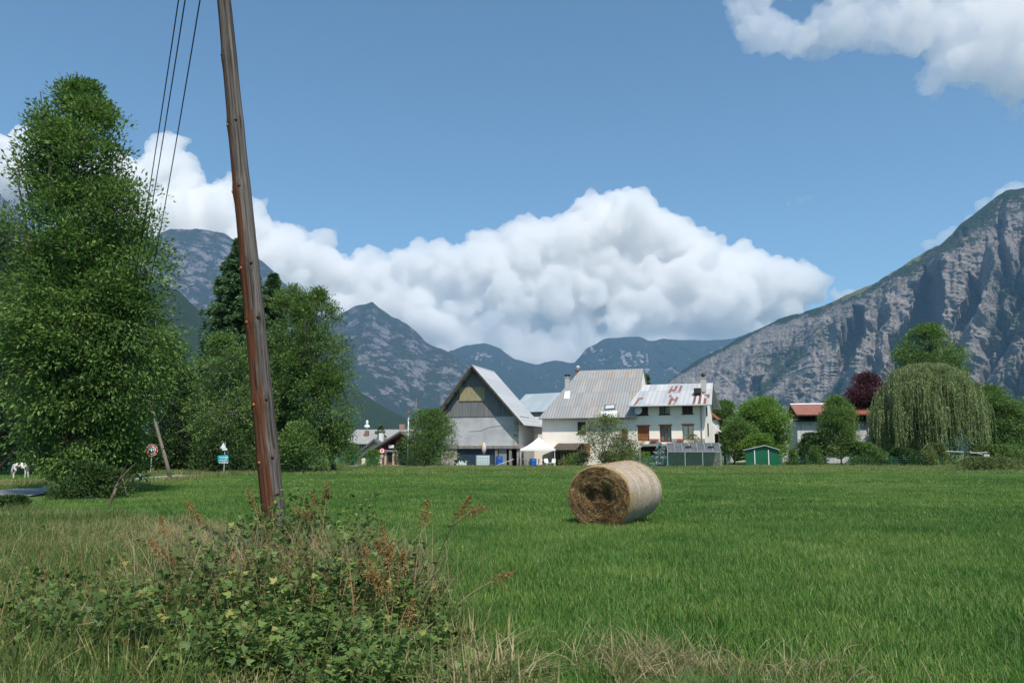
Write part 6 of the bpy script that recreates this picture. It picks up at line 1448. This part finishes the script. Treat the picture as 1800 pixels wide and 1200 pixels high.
    pos = np.stack([np.cos(a)*r*1.09, y, cz+np.sin(a)*r*.97+.055*y], 1); d = np.stack([-np.sin(a), rg.normal(size=N_)*.35, np.cos(a)], 1)+np.stack([np.cos(a), np.zeros(N_), np.sin(a)], 1)*.12+rg.normal(size=(N_, 3))*.15
    v, f, t = leaves(rg, pos, d, rg.uniform(.02, .07, N_), .003, np.clip(.75+rg.normal(size=N_)*.2, 0, 1), up=.2); link('net_fuzz', npmesh('net_fuzz', v, f, False, {'tint': t}), root, haym)
    N_ = 2200; a = rg.uniform(0, 6.28, N_); pos = np.stack([rg.normal(size=N_)*.55, rg.uniform(-.22, .1, N_), rg.random(N_)*.10], 1)
    v, f, t = leaves(rg, pos, np.stack([np.cos(a), np.sin(a), rg.uniform(0, .7, N_)], 1), rg.uniform(.05, .14, N_), .006, rg.random(N_)*.8, up=.3)
    o = link('straw', npmesh('straw', v, f, False, {'tint': t}), None, haym); o.location = root.location; o.rotation_euler = (0, 0, ang); tag(o, 'loose straw shed at the foot of the round bale', kind='stuff')
bale()
# ================================================================ SIGNS, LAMP, FENCES, YARD CLUTTER, HORSE
def text_part(s, size, loc, rot, m, parent, name='lettering', ext=.002):
    c = bpy.data.curves.new(name, 'FONT'); c.body = s; c.size = size; c.align_x = 'CENTER'; c.align_y = 'CENTER'; c.extrude = ext
    o = bpy.data.objects.new(name, c); COL.objects.link(o); dg = bpy.context.evaluated_depsgraph_get(); me = bpy.data.meshes.new_from_object(o.evaluated_get(dg)); bpy.data.objects.remove(o)
    me.materials.clear(); me.materials.append(m); o = link(name, me, parent); o.location = loc; o.rotation_euler = rot; return o
black_p = mat('black paint', (.02, .02, .02), rough=.5); red_p = mat('red sign paint', (.42, .02, .03), rough=.4); sign_w = mat('white sign face', (.72, .72, .72), rough=.4)
def disc(r, y, m, name, root, z, n=28, t=.006):
    mb = MB(); v = [(r*math.cos(2*math.pi*i/n), y, z+r*math.sin(2*math.pi*i/n)) for i in range(n)]; mb.slab(v, (0, -t, 0)); return mb.build(name, m, root)
# round 30 sign on a grey post
Y = G(264, 834).y; b = G(264, 834); r = thing('speed_limit_sign', 'round red ringed speed limit sign reading 30 beside the road', 'road sign', (b.x, b.y, 0), R(8))
zc = P(264, 791, Y).z; R_s = 10.2*Y/F
MB().tube([(0, .05, 0), (0, .05, zc+R_s*.6)], .035, 8).build('post', steel, r)
disc(R_s, 0, sign_w, 'sign_face', r, zc); mb = MB(); n = 32
for i in range(n):
    a0, a1 = 2*math.pi*i/n, 2*math.pi*(i+1)/n; mb.add([(R_s*.95*math.cos(a0), -.009, zc+R_s*.95*math.sin(a0)), (R_s*.95*math.cos(a1), -.009, zc+R_s*.95*math.sin(a1)), (R_s*.70*math.cos(a1), -.009, zc+R_s*.70*math.sin(a1)), (R_s*.70*math.cos(a0), -.009, zc+R_s*.70*math.sin(a0))], [(0, 3, 2, 1)])
mb.build('red_ring', red_p, r)
text_part('30', R_s*1.15, (0, -.016, zc-.01), (R(90), 0, 0), black_p, r)
# pale triangular sign and teal board on one post
b = XP(393, 55.5); r = thing('board_sign', 'small teal information board with white lettering on a grey post by the road', 'sign', b, R(6))
f = lambda px, py: (P(px, py, 55.5)-b)
MB().tube([(0, .04, 0), (0, .04, f(393, 777).z)], .035, 8).build('post', steel, r)
teal = mat('teal board', (.02, .33, .40), rough=.4); a0, a1, a2, a3 = f(384, 813), f(402.5, 811.5), f(401, 798.5), f(383, 800.5)
bd = MB().slab([(a0.x, 0, a0.z), (a1.x, 0, a1.z), (a2.x, 0, a2.z), (a3.x, 0, a3.z)], (0, -.02, 0)).build('board', teal, r)
for k in range(3):
    z = a3.z-.13-.17*k; m = MB(); rgx = np.random.default_rng(k)
    x = a0.x+.06
    while x < a1.x-.12:
        w = rgx.uniform(.02, .06); m.box(x, x+w, -.026, -.021, z-.035-.02*(k == 2), z+.03+(x-a0.x)*.08); x += w+rgx.uniform(.02, .04)
    m.build('lettering', sign_w, bd)
r3 = thing('triangle_sign', 'small pale triangular sign seen from behind above the teal board', 'sign', b, R(6)); c = f(393, 783); m = MB()
m.slab([(c.x-.20, -.07, c.z-.18), (c.x+.20, -.07, c.z-.18), (c.x, -.07, c.z+.22)], (0, -.01, 0)).build('sign_face', sign_w, r3)
MB().box(-.17, .17, -.06, -.05, f(393, 791).z, f(393, 787.5).z).build('plate', sign_w, r3)
MB().tube([(0, -.02, f(393, 792).z), (0, -.02, c.z+.1)], .012, 5).build('bracket', steel, r3)
# round red and white sign in front of the chalet
b = XP(671, 86.5); f2 = lambda px, py: (P(px, py, 86.5)-b); r = thing('round_sign', 'round red rimmed sign with black arrow in front of the dark red chalet', 'road sign', b, R(4)); zc = f2(671, 792).z; R_s = .32
MB().tube([(0, .04, 0), (0, .04, zc+.2)], .03, 8).build('post', steel, r); disc(R_s, 0, red_p, 'sign_rim', r, zc); disc(R_s*.72, -.008, sign_w, 'sign_face', r, zc)
MB().box(-.05, .02, -.02, -.015, zc-.14, zc+.14).slab([(-.13, -.015, zc+.02), (-.015, -.015, zc+.18), (.1, -.015, zc+.02)], (0, -.006, 0)).build('arrow', black_p, r)
MB().box(-.16, .16, -.02, -.01, zc-.72, zc-.42).build('plate', mat('faded pink plate', (.5, .35, .33)), r)
# street lamp (plain tall pole with a reddish top)
b = XP(716.5, 81.5); h = P(715, 727, 81.5).z; r = thing('street_lamp', 'tall pale grey street lamp pole left of the barn', 'street lamp', b)
MB().tube([(0, 0, 0), (0, 0, h*.5), (0, 0, h)], [.10, .085, .06], 10).build('pole', mat('pale galvanised pole', (.62, .65, .67), rough=.4), r, True)
MB().box(-.12, .12, -.35, .1, h, h+.1).lathe([(.09, h+.1), (.11, h+.2), (.03, h+.3)], n=10).build('lamp_head', mat('faded red lamp housing', (.30, .10, .09)), r)
b = XP(729.5, 112); h = P(729, 700, 112).z; r = thing('utility_pole', 'slim far wooden pole rising behind the bush left of the barn', 'utility pole', b)
MB().tube([(0, 0, 0), (0, 0, h)], [.16, .10], 8).build('pole_shaft', wood_g, r); MB().box(-.5, .5, -.05, .05, h*.82, h*.84).build('crossarm', wood_g, r)
b = G(258, 842); r = thing('marker_post', 'short pale marker post at the road edge below the round 30 sign', 'post', (G(246, 842).x, b.y, 0)); MB().tube([(0, 0, 0), (0, 0, .75)], [.04, .035], 8).lathe([(.05, .75), (.05, .82), (.01, .86)], n=8).build('post', steel, r)
# fences of thin green mesh
grn_f = mat('green fence wire', (.015, .13, .08), rough=.5)
def fence(name, label, pts, hgt, m, step=2.5, rails=5, pr=.05, mesh=True):
    o0 = Vector((pts[0][0], pts[0][1], 0)); r = thing(name, label, 'fence', o0); mb = MB()
    for (ax_, ay), (bx, by) in zip(pts[:-1], pts[1:]):
        a, b = Vector((ax_, ay, 0))-o0, Vector((bx, by, 0))-o0; L_ = (b-a).length; n = max(1, round(L_/step))
        for i in range(n+1):
            p = a.lerp(b, i/n); MB().tube([p, p+Vector((0, 0, hgt+.06))], pr, 6).build('post', m, r)
        for k in range(rails):
            z = hgt*(k+.5)/rails; mb.tube([a+Vector((0, -.0, z)), b+Vector((0, 0, z))], .011, 4, False)
        if mesh:
            for i in range(int(L_/.25)): p = a.lerp(b, (i+.5)*.25/L_); mb.tube([p+Vector((0, -.02, .05)), p+Vector((0, -.02, hgt))], .006, 3, False)
    mb.build('wire_mesh', m, r); return r
fence('mesh_fence', 'green wire fence in front of the chalet garden', [(XP(594, 86).x, 86), (XP(652, 83.5).x, 83.5), (XP(708, 83).x, 83)], 1.25, grn_f)
fence('mesh_fence', 'green wire fence running from the green shed past the willow', [(XP(1372, 83.8).x, 83.8), (XP(1480, 83.2).x, 83.2), (XP(1655, 82.5).x, 82.5)], 1.15, grn_f)
fence('mesh_fence', 'short green wire fence between hedge and greenhouse', [(XP(1118, 79).x, 79), (XP(1172, 78.6).x, 78.6)], 1.1, grn_f)
fence('wire_fence', 'low paddock wire fence behind the white horse', [(XP(-60, 52).x, 52), (XP(30, 52).x, 52), (XP(150, 53).x, 53)], 1.2, wood_g, 3, 2, .04, False)
fence('wire_fence', 'rail and wire fence at the right edge behind the rail post', [(XP(1735, 74).x, 74), (XP(1900, 75).x, 75)], 1.0, wood_g, 2.6, 2, .05, False)
# broken rails on a leaning grey post
b = G(1689, 827); Yb = b.y; r = thing('rail_post', 'leaning grey post carrying a broken white wooden rail on the right', 'fence post', (b.x, Yb, 0)); f3 = lambda px, py, dy=0: P(px, py, Yb+dy)-Vector((b.x, Yb, 0))
t = f3(1693, 793); MB().tube([(0, 0, -.1), t], [.075, .065], 8).build('post', wood_g, r)
pw = mat('bleached plank', (.50, .48, .45), col2=(.34, .32, .30), scale=5)
MB().tube([f3(1662, 793, -.12), f3(1694, 794, -.12)], .045, 6).build('rail', pw, r); MB().tube([f3(1705, 796, .1), f3(1735, 795, .3)], .045, 6).build('rail', pw, r)
MB().tube([f3(1704, 793, .3), f3(1736, 801, .5)], .04, 6).build('rail', pw, r); MB().tube([f3(1694, 795, .1), f3(1712, 795, .2)], .06, 6).build('rail', wood_d, r)
MB().box(f3(1671, 0).x-.1, f3(1676, 0).x+.1, .3, .6, .2, f3(1673, 798).z).build('block', pw, r)
MB().tube([f3(1707, 815, .3), f3(1706, 793, .3)], .05, 6).build('post', wood_g, r)
# ---- yard things
Yy = 84.0
def at(px, Y=Yy): return XP(px, Y)
def wd(px0, px1, Y=Yy): return abs(XP(px1, Y).x-XP(px0, Y).x)
# tote tank
b = at(849); w = wd(837, 861); h = P(849, 800, Yy).z; r = thing('tote_tank', 'white caged water tank on a pallet in front of the blue door', 'water tank', b); 
MB().box(-w/2+.04, w/2-.04, -.5, .5, .16, h-.04).build('tank', mat('milky plastic', (.55, .64, .66), rough=.35, spec=.5), r, False, .06)
m = MB()
for k in range(7): x = -w/2+w*k/6; m.tube([(x, -.53, .15), (x, -.53, h)], .013, 4, False)
for k in range(5): z = .16+(h-.16)*k/4; m.tube([(-w/2, -.53, z), (w/2, -.53, z)], .013, 4, False); m.tube([(w/2, -.53, z), (w/2, .53, z)], .013, 4, False); m.tube([(-w/2, -.53, z), (-w/2, .53, z)], .013, 4, False)
m.build('cage', steel, r); MB().box(-w/2, w/2, -.5, .5, .10, .14).box(-w/2, -w/2+.15, -.5, .5, 0, .097).box(-.08, .08, -.5, .5, 0, .097).box(w/2-.15, w/2, -.5, .5, 0, .097).build('pallet', wood_g, r)
MB().lathe([(.1, 0), (.1, .05), (.07, .06)], (0, 0, h-.04), 12).build('lid', black_p, r)
blue = mat('blue plastic drum', (.015, .09, .38), rough=.35, spec=.5)
def barrel(label, px, Y, top, rr=.3):
    b = at(px, Y); h = P(px, top, Y).z; r = thing('blue_barrel', label, 'barrel', b, 0, 'blue plastic barrels in the farmyard'); rr = rr
    MB().lathe([(rr*.93, 0), (rr, .05), (rr, h*.3), (rr*1.03, h*.33), (rr, h*.36), (rr, h*.64), (rr*1.03, h*.67), (rr, h*.7), (rr, h-.06), (rr*.93, h)], n=18).build('drum', blue, r, True)
    MB().lathe([(rr*.96, h-.03), (rr*.96, h+.02), (rr*.8, h+.03)], n=18).build('lid', black_p if rr > .33 else blue, r)
barrel('blue barrel left, beside the timber post of the barn', 877.5, 84.6, 802, .36); barrel('blue barrel right, under the edge of the white canopy', 937, 83.6, 806, .37)
b = at(880, 83.4); r = thing('plank', 'long bleached plank lying aslant before the left blue barrel', 'plank', b); MB().slab([(-.6, 0, .05), (1.35, 0, .75), (1.35, .18, .78), (-.6, .18, .08)], (0, 0, .05)).build('board', pw, r)
for i, (px, lb) in enumerate([(786, 'low stack of pallets before the stone pillar, left one'), (797, 'low stack of pallets before the stone pillar, right one')]):
    b = at(px, 82.6); r = thing('pallet_stack', lb, 'pallet', b, R(5)); m = MB()
    for k in range(2+i):
        z = k*.14
        for q in range(5): m.box(-.5+q*.22, -.36+q*.22, -.4, .4, z+.10, z+.125)
        for q in (-.5, -.05, .4): m.box(q, q+.1, -.4, .4, z, z+.098)
    m.build('slats', pw, r)
b = at(811, 82.2); r = thing('tarpaulin_heap', 'heap of crumpled pale blue grey sheeting beside the pallets', 'tarpaulin', b); rg = np.random.default_rng(5); v = []; f = []; n_ = 22
for i in range(n_):
    for j in range(n_):
        x, y = (i/(n_-1)-.5)*1.3, (j/(n_-1)-.5)*.9; q = max(0, 1-(x/.65)**2)*max(0, 1-(y/.45)**2); v.append((x, y, q*(.55+.12*math.sin(x*19+y*7)+.25*float(vnoise(x*5, y*5, 1.)))))
for i in range(n_-1):
    for j in range(n_-1): f.append((i*n_+j, (i+1)*n_+j, (i+1)*n_+j+1, i*n_+j+1))
MB().add(v, f).build('sheeting', mat('pale sheeting', (.42, .48, .48), rough=.5, col2=(.28, .33, .33), scale=6), r, True)
b = at(807, 83.6); r = thing('wheelbarrow', 'dark green wheelbarrow before the blue corrugated door', 'wheelbarrow', b); MB().hexa([(-.35, -.25, .35), (.3, -.25, .35), (.3, .25, .35), (-.35, .25, .35), (-.55, -.35, .75), (.5, -.35, .7), (.5, .35, .7), (-.55, .35, .75)]).build('tray', mat('dark green paint', (.02, .06, .04)), r); m = MB(); m.tube([(0, -.03, .2), (0, .03, .2)], .2, 16)
for q in (0,): wh = m.build('wheel', black_p, r); wh.location = (-.45, 0, 0)
for sy in (-.25, .25): MB().tube([(-.45, sy*.3, .2), (.3, sy, .35), (1.0, sy, .6)], .02, 5).build('handle', wood_g, r); MB().tube([(.25, sy, .35), (.3, sy, 0)], .02, 5).build('leg', iron, r)
b = at(819, 83.4); r = thing('wooden_post', 'short wooden post standing before the blue door', 'post', b); MB().box(-.07, .07, -.07, .07, 0, P(819, 809, 83.4).z).build('post', pw, r)
# closed pink parasol above the tote
b = at(850.5, 85.6); z0, z1 = P(850, 801, 85.6).z, P(850, 778, 85.6).z; r = thing('parasol', 'closed pale pink parasol standing behind the water tank', 'parasol', b)
MB().tube([(0, 0, 0), (0, 0, z1)], .02, 6).build('pole', iron, r); MB().lathe([(.02, z1+.05), (.12, z1-.05), (.25, z1-.45), (.24, z1-.75), (.1, z1-1.15), (.03, z1-1.2)], n=10).build('canopy', mat('faded pink cloth', (.52, .42, .40), col2=(.6, .52, .48), scale=6), r, True)
MB().box(-.55, -.2, -.03, .03, z1-.3, z1-.12).build('yellow_tag', mat('yellow plastic', (.5, .36, .04)), r)
# white canopy tent
b = at(945, 84.4); xl, xr = at(914.5, 84.4).x-b.x, at(976, 84.4).x-b.x; ze, za, zv = P(945, 788, 84.4).z, P(945, 768, 86).z, P(945, 792, 84.4).z
r = thing('canopy_tent', 'white peaked canopy tent in front of the farm buildings', 'tent', b, R(-6)); cloth = mat('white tent cloth', (.80, .80, .80), rough=.6)
dpt = 3.2; ym = dpt/2; n_ = 14; v = []; f = []
cs = [(xl, 0), (xr, 0), (xr, dpt), (xl, dpt)]; 
rings = []
for k in range(n_+1):
    t = k/n_; zz_ = ze+(za-ze)*(t**1.45); rings.append([(cx_*(1-t)+((xl+xr)/2)*t, cy_*(1-t)+ym*t, zz_-(0)) for cx_, cy_ in cs])
for k, rr_ in enumerate(rings):
    for q in range(4):
        a, c = rr_[q], rr_[(q+1) % 4]
        for s in range(6): v.append(tuple(a[i]+(c[i]-a[i])*s/6-(0 if i < 2 else .05*(1-k/n_)*math.sin(math.pi*s/6)) for i in range(3)))
for k in range(n_):
    for q in range(24): f.append((k*24+q, k*24+(q+1) % 24, (k+1)*24+(q+1) % 24, (k+1)*24+q))
MB().add(v, f).build('canopy', cloth, r, True)
m = MB(); m.box(xl, xr, -.012, 0, zv, ze); m.box(xl-.012, xl-.001, 0, dpt, zv, ze); m.box(xr+.001, xr+.012, 0, dpt, zv, ze); m.box(xl, xr, dpt, dpt+.012, zv, ze); m.build('valance', cloth, r)
for cx_, cy_ in cs: MB().box(cx_-.03+(.05 if cx_ < 0 else -.05), cx_+.03+(.05 if cx_ < 0 else -.05), cy_+(.05 if cy_ == 0 else -.1), cy_+(.1 if cy_ == 0 else -.05), 0, zv+.05).build('leg', white_m, r)
# white tables, bench, pots
def table(label, px, Y, w, m_, h=.74, name='garden_table'):
    b = at(px, Y); r = thing(name, label, 'table', b, R(rng.uniform(-10, 10))); MB().box(-w/2, w/2, -.35, .35, h-.04, h).build('tabletop', m_, r)
    for sx in (-1, 1):
        for sy in (-1, 1): MB().box(sx*(w/2-.06)-.025, sx*(w/2-.06)+.025, sy*.3-.025, sy*.3+.025, 0, h-.042).build('leg', m_, r)
table('rough wooden table at the left leg of the white canopy', 918.5, 83.5, .9, wood_g, .8); table('light grey workbench beside the right blue barrel', 942.5, 83.9, .8, mat('grey bench', (.42, .40, .36)), .85); table('small white garden table under the white canopy', 954, 84.5, 1.0, white_p, .72); 
def chair(label, px, Y, rz_):
    b = at(px, Y); r = thing('garden_chair', label, 'chair', b, rz_, 'white garden chairs under the canopy'); MB().box(-.22, .22, -.22, .22, .40, .44).build('seat', white_p, r); MB().slab([(-.22, .2, .44), (.22, .2, .44), (.2, .3, .85), (-.2, .3, .85)], (0, .03, 0)).build('backrest', white_p, r)
    for sx in (-1, 1):
        for sy in (-1, 1): MB().tube([(sx*.19, sy*.19, .4), (sx*.22, sy*.22, 0)], .02, 5).build('leg', white_p, r)
chair('white garden chair left of the two beside the canopy leg', 962, 83.6, .4); chair('white garden chair right of the two beside the canopy leg', 971.5, 83.4, -.5)
tc_ = mat('terracotta clay', (.36, .14, .08), col2=(.42, .20, .12), scale=5)
for i, (px, Y, rr, hh, lb) in enumerate([(984, 82.6, .2, .4, 'leftmost clay pot before the timber porch'), (989, 82.4, .17, .55, 'tall clay pot second from left before the timber porch'), (994.5, 82.3, .24, .35, 'wide clay pot before the timber porch'), (1000, 82.5, .18, .3, 'rightmost small clay pot before the timber porch')]):
    b = at(px, Y); r = thing('clay_pot', lb, 'flower pot', b, 0, 'clay pots by the porch'); MB().lathe([(rr*.7, 0), (rr*.95, hh*.85), (rr*1.1, hh*.86), (rr*1.1, hh), (rr*.9, hh)], n=14).build('pot', tc_, r, True)
    rg = np.random.default_rng(i); m_ = 120; p = rg.normal(size=(m_, 3))*[rr*.6, rr*.6, .12]+[0, 0, hh+.15]; vv, ff, tt = leaves(rg, p, rg.normal(size=(m_, 3))+[0, 0, .6], .12, .05, rg.random(m_)); link('foliage', npmesh('foliage', vv, ff, False, {'tint': tt}), r, L_mid)
for i, (px, Y, lb) in enumerate([(1124.5, 79.2, 'wooden post with rough top left of the blue spruce'), ]):
    b = at(px, Y); r = thing('wooden_post', lb, 'post', b); MB().tube([(0, 0, 0), (.02, 0, P(px, 787, Y).z)], [.12, .10], 8).build('post', wood_g, r)
b = at(651, 89); r = thing('compost_bin', 'dark green bin in the fenced chalet garden', 'bin', b); MB().hexa([(-.4, -.4, 0), (.4, -.4, 0), (.4, .4, 0), (-.4, .4, 0), (-.5, -.5, 1.25), (.5, -.5, 1.25), (.5, .5, 1.25), (-.5, .5, 1.25)]).build('body', mat('bin plastic', (.03, .07, .06), rough=.4), r); MB().box(-.54, .54, -.54, .54, 1.252, 1.36).build('lid', mat('bin lid', (.02, .05, .045), rough=.4), r)
b = XP(1756, 92); r = thing('small_shed', 'little white hut glimpsed between the dark trees on the right', 'shed', b); MB().box(-.5, .5, 0, 1, 0, P(1756, 789, 92).z).build('wall', white_p, r); q = MB(); zt_ = P(1756, 789, 92).z; roof_slab(q, [(-.6, -.1, zt_+.05), (0, -.1, zt_+.35), (0, 1.1, zt_+.35), (-.6, 1.1, zt_+.05)], .05); roof_slab(q, [(0.002, -.1, zt_+.35), (.6, -.1, zt_+.05), (.6, 1.1, zt_+.05), (.002, 1.1, zt_+.35)], .05); q.build('roof', white_m, r)
# teal gazebo frame and dark roofed shelter behind the horse
b = XP(23, 56); r = thing('gazebo', 'small teal cloth gazebo behind the white horse', 'gazebo', b); zt_ = P(23, 815, 56).z; hw = wd(15, 31, 56)/2; tcl = mat('teal cloth', (.05, .22, .17), rough=.7)
MB().add([(-hw, 0, zt_), (hw, 0, zt_), (hw, 2, zt_), (-hw, 2, zt_), (0, 1, P(28, 810.5, 57).z)], [(0, 1, 4), (1, 2, 4), (2, 3, 4), (3, 0, 4)]).box(-hw, hw, -.02, 0, zt_-.2, zt_).build('canopy', tcl, r)
for x in (-hw, hw):
    for y in (.02, 2): MB().box(x-.1, x+.1, y-.03, y+.03, 0, zt_-.21).build('side_curtain', tcl, r)
b = XP(70, 54); r = thing('field_shelter', 'dark open shelter with grey sheet roof above the white horse', 'shelter', b); z0, z1 = P(70, 811, 54).z, P(70, 799, 56).z
q = MB(); roof_slab(q, [(-.9, 0, z0), (1.0, 0, z0), (1.0, 2, z1), (-.6, 2, z1)], .06); q.build('roof', mat('old grey sheet', (.16, .17, .17), col2=(.08, .085, .085), scale=6), r)
for x in (-.7, .85): MB().box(x-.05, x+.05, .1, .2, 0, z0-.07).build('post', wood_d, r)
MB().box(-.7, .85, 1.8, 1.85, 0, z0).build('back_wall', wood_d, r)
# fallen dry branch leaning out of the ash bush
b = G(188, 893); r = thing('dry_branch', 'broken dry branch leaning up against the foot of the ash tree', 'branch', (b.x, b.y, 0)); g3 = lambda px, py, dy=0: P(px, py, b.y+dy)-Vector((b.x, b.y, 0))
mm = MB(); mm.tube([(0, 0, 0), g3(200, 868), g3(206, 850, .2), g3(214, 838, .3), g3(232, 820, .5)], [.05, .04, .03, .022, .012], 6); 
for a, c in ((g3(206, 850, .2), g3(240, 812, .4)), (g3(208, 846, .2), g3(226, 812, .1)), (g3(204, 855, .1), g3(238, 838, -.2)), (g3(214, 838, .3), g3(222, 866, -.1)), (g3(206, 850, .2), g3(190, 838, -.2))): mm.tube([a, a.lerp(c, .5)+Vector((0, 0, .06)), c], [.02, .012, .006], 4)
mm.build('branch', mat('bare dry wood', (.17, .12, .08), col2=(.11, .08, .06), scale=9), r)
# ---------------------------------------------------------------- horse: one skinned body
def horse():
    Yh = G(40, 843).y+.3; b = XP(38, Yh); r = thing('horse', 'white horse with grey patches standing by the road, head lowered right', 'horse', b)
    s = 1.0*(P(38, 813, Yh).z)/1.50   # withers at the traced height
    J = {'rump': (-.62, 0, 1.30, .25), 'loin': (-.30, 0, 1.36, .285), 'belly': (0, 0, 1.20, .31), 'chest': (.33, 0, 1.19, .30), 'withers': (.46, 0, 1.30, .235), 'neck1': (.72, 0, 1.38, .17), 'neck2': (.95, 0, 1.33, .13), 'poll': (1.12, 0, 1.25, .115), 'cheek': (1.20, 0, 1.08, .115), 'nose': (1.28, 0, .86, .068), 'muzzle': (1.31, 0, .76, .062), 'tail0': (-.84, 0, 1.34, .05), 'tail1': (-.93, 0, 1.05, .06), 'tail2': (-.92, 0, .65, .045)}
    E_ = [('rump', 'loin'), ('loin', 'belly'), ('belly', 'chest'), ('chest', 'withers'), ('withers', 'neck1'), ('neck1', 'neck2'), ('neck2', 'poll'), ('poll', 'cheek'), ('cheek', 'nose'), ('nose', 'muzzle'), ('rump', 'tail0'), ('tail0', 'tail1'), ('tail1', 'tail2')]
    for sd, nm, sh in ((1, 'l', -.10), (-1, 'r', .14)):
        y = .15*sd
        for k, v_ in {'thigh': (-.68+sh*.4, y*1.05, 1.02, .175), 'stifle': (-.56+sh*.6, y*1.1, .86, .125), 'hock': (-.80+sh, y, .50, .062), 'hcannon': (-.77+sh, y, .26, .042), 'hfet': (-.76+sh, y, .10, .045), 'hhoof': (-.72+sh, y, .01, .06),
                      'should': (.42, y, .98, .16), 'elbow': (.38, y, .78, .10), 'knee': (.42-sh*.3, y, .46, .055), 'fcannon': (.42-sh*.5, y, .25, .040), 'ffet': (.42-sh*.6, y, .10, .045), 'fhoof': (.46-sh*.6, y, .01, .06)}.items(): J[k+nm] = v_
        for ch in (('rump', 'thigh', 'stifle', 'hock', 'hcannon', 'hfet', 'hhoof'), ('chest', 'should', 'elbow', 'knee', 'fcannon', 'ffet', 'fhoof')):
            seq = [ch[0]]+[q+nm for q in ch[1:]]; E_ += list(zip(seq[:-1], seq[1:]))
        J['ear'+nm] = (1.10, .07*sd, 1.42, .018); E_.append(('poll', 'ear'+nm))
    ks = list(J); me = bpy.data.meshes.new('body'); me.from_pydata([tuple(q*s for q in J[k][:3]) for k in ks], [(ks.index(a), ks.index(c)) for a, c in E_], []); me.update()
    o = link('body', me, r); sk = o.modifiers.new('skin', 'SKIN'); 
    for i, k in enumerate(ks): me.skin_vertices[0].data[i].radius = (J[k][3]*s, J[k][3]*s*(.9 if J[k][3] > .1 else 1)); me.skin_vertices[0].data[i].use_root = (k == 'rump')
    sk.use_smooth_shade = True; sb = o.modifiers.new('sub', 'SUBSURF'); sb.levels = 2; sb.render_levels = 2
    def coat(n, b_, N, L):
        tc = N('TexCoord').outputs['Object']; z = noise_out(n, N, L, tc, 2.6, 2, .5); sx = N('SeparateXYZ'); L(tc, sx.inputs[0])
        k = math_(N, L, 'ADD', z, math_(N, L, 'MULTIPLY', sx.outputs[0], -.22)); L(mixc(N, L, ramp(n, k, [(.66, 0.), (.70, 1.)], N, L), (.62, .58, .54), (.14, .11, .10)), b_.inputs['Base Color'])
    me.materials.append(shader('white coat', coat))
    hair = mat('grey mane hair', (.16, .14, .13), col2=(.32, .30, .28), scale=20, stretch=(1, 1, .2)); m = MB(); rg = np.random.default_rng(3)
    for i in range(60):
        t = i/59; c = Vector((.52+.58*t, 0, 1.50-.10*t+.05*math.sin(t*3.1)))*s; sd = .06*s; m.tube([c, c+Vector((-.02, sd*1.6, -.10))*s, c+Vector((-.05, sd*2.6, -.26-.05*rg.random()))*s], [.012, .010, .004], 4, False)
    m.build('mane', hair, r); m = MB()
    for i in range(40): y = rg.normal()*.03; m.tube([Vector((-.86, y, 1.33))*s, Vector((-.97, y*1.5, 1.0))*s, Vector((-.95+rg.normal()*.03, y*2, .5))*s], [.014, .014, .005], 4, False)
    m.build('tail_hair', hair, r)
    for sd in (1, -1): MB().lathe([(.001, -.02), (.015, -.012), (.02, 0), (.015, .012), (.001, .02)], (1.19*s, sd*.095*s, 1.14*s), 8).build('eye', black_p, r, True)
horse()
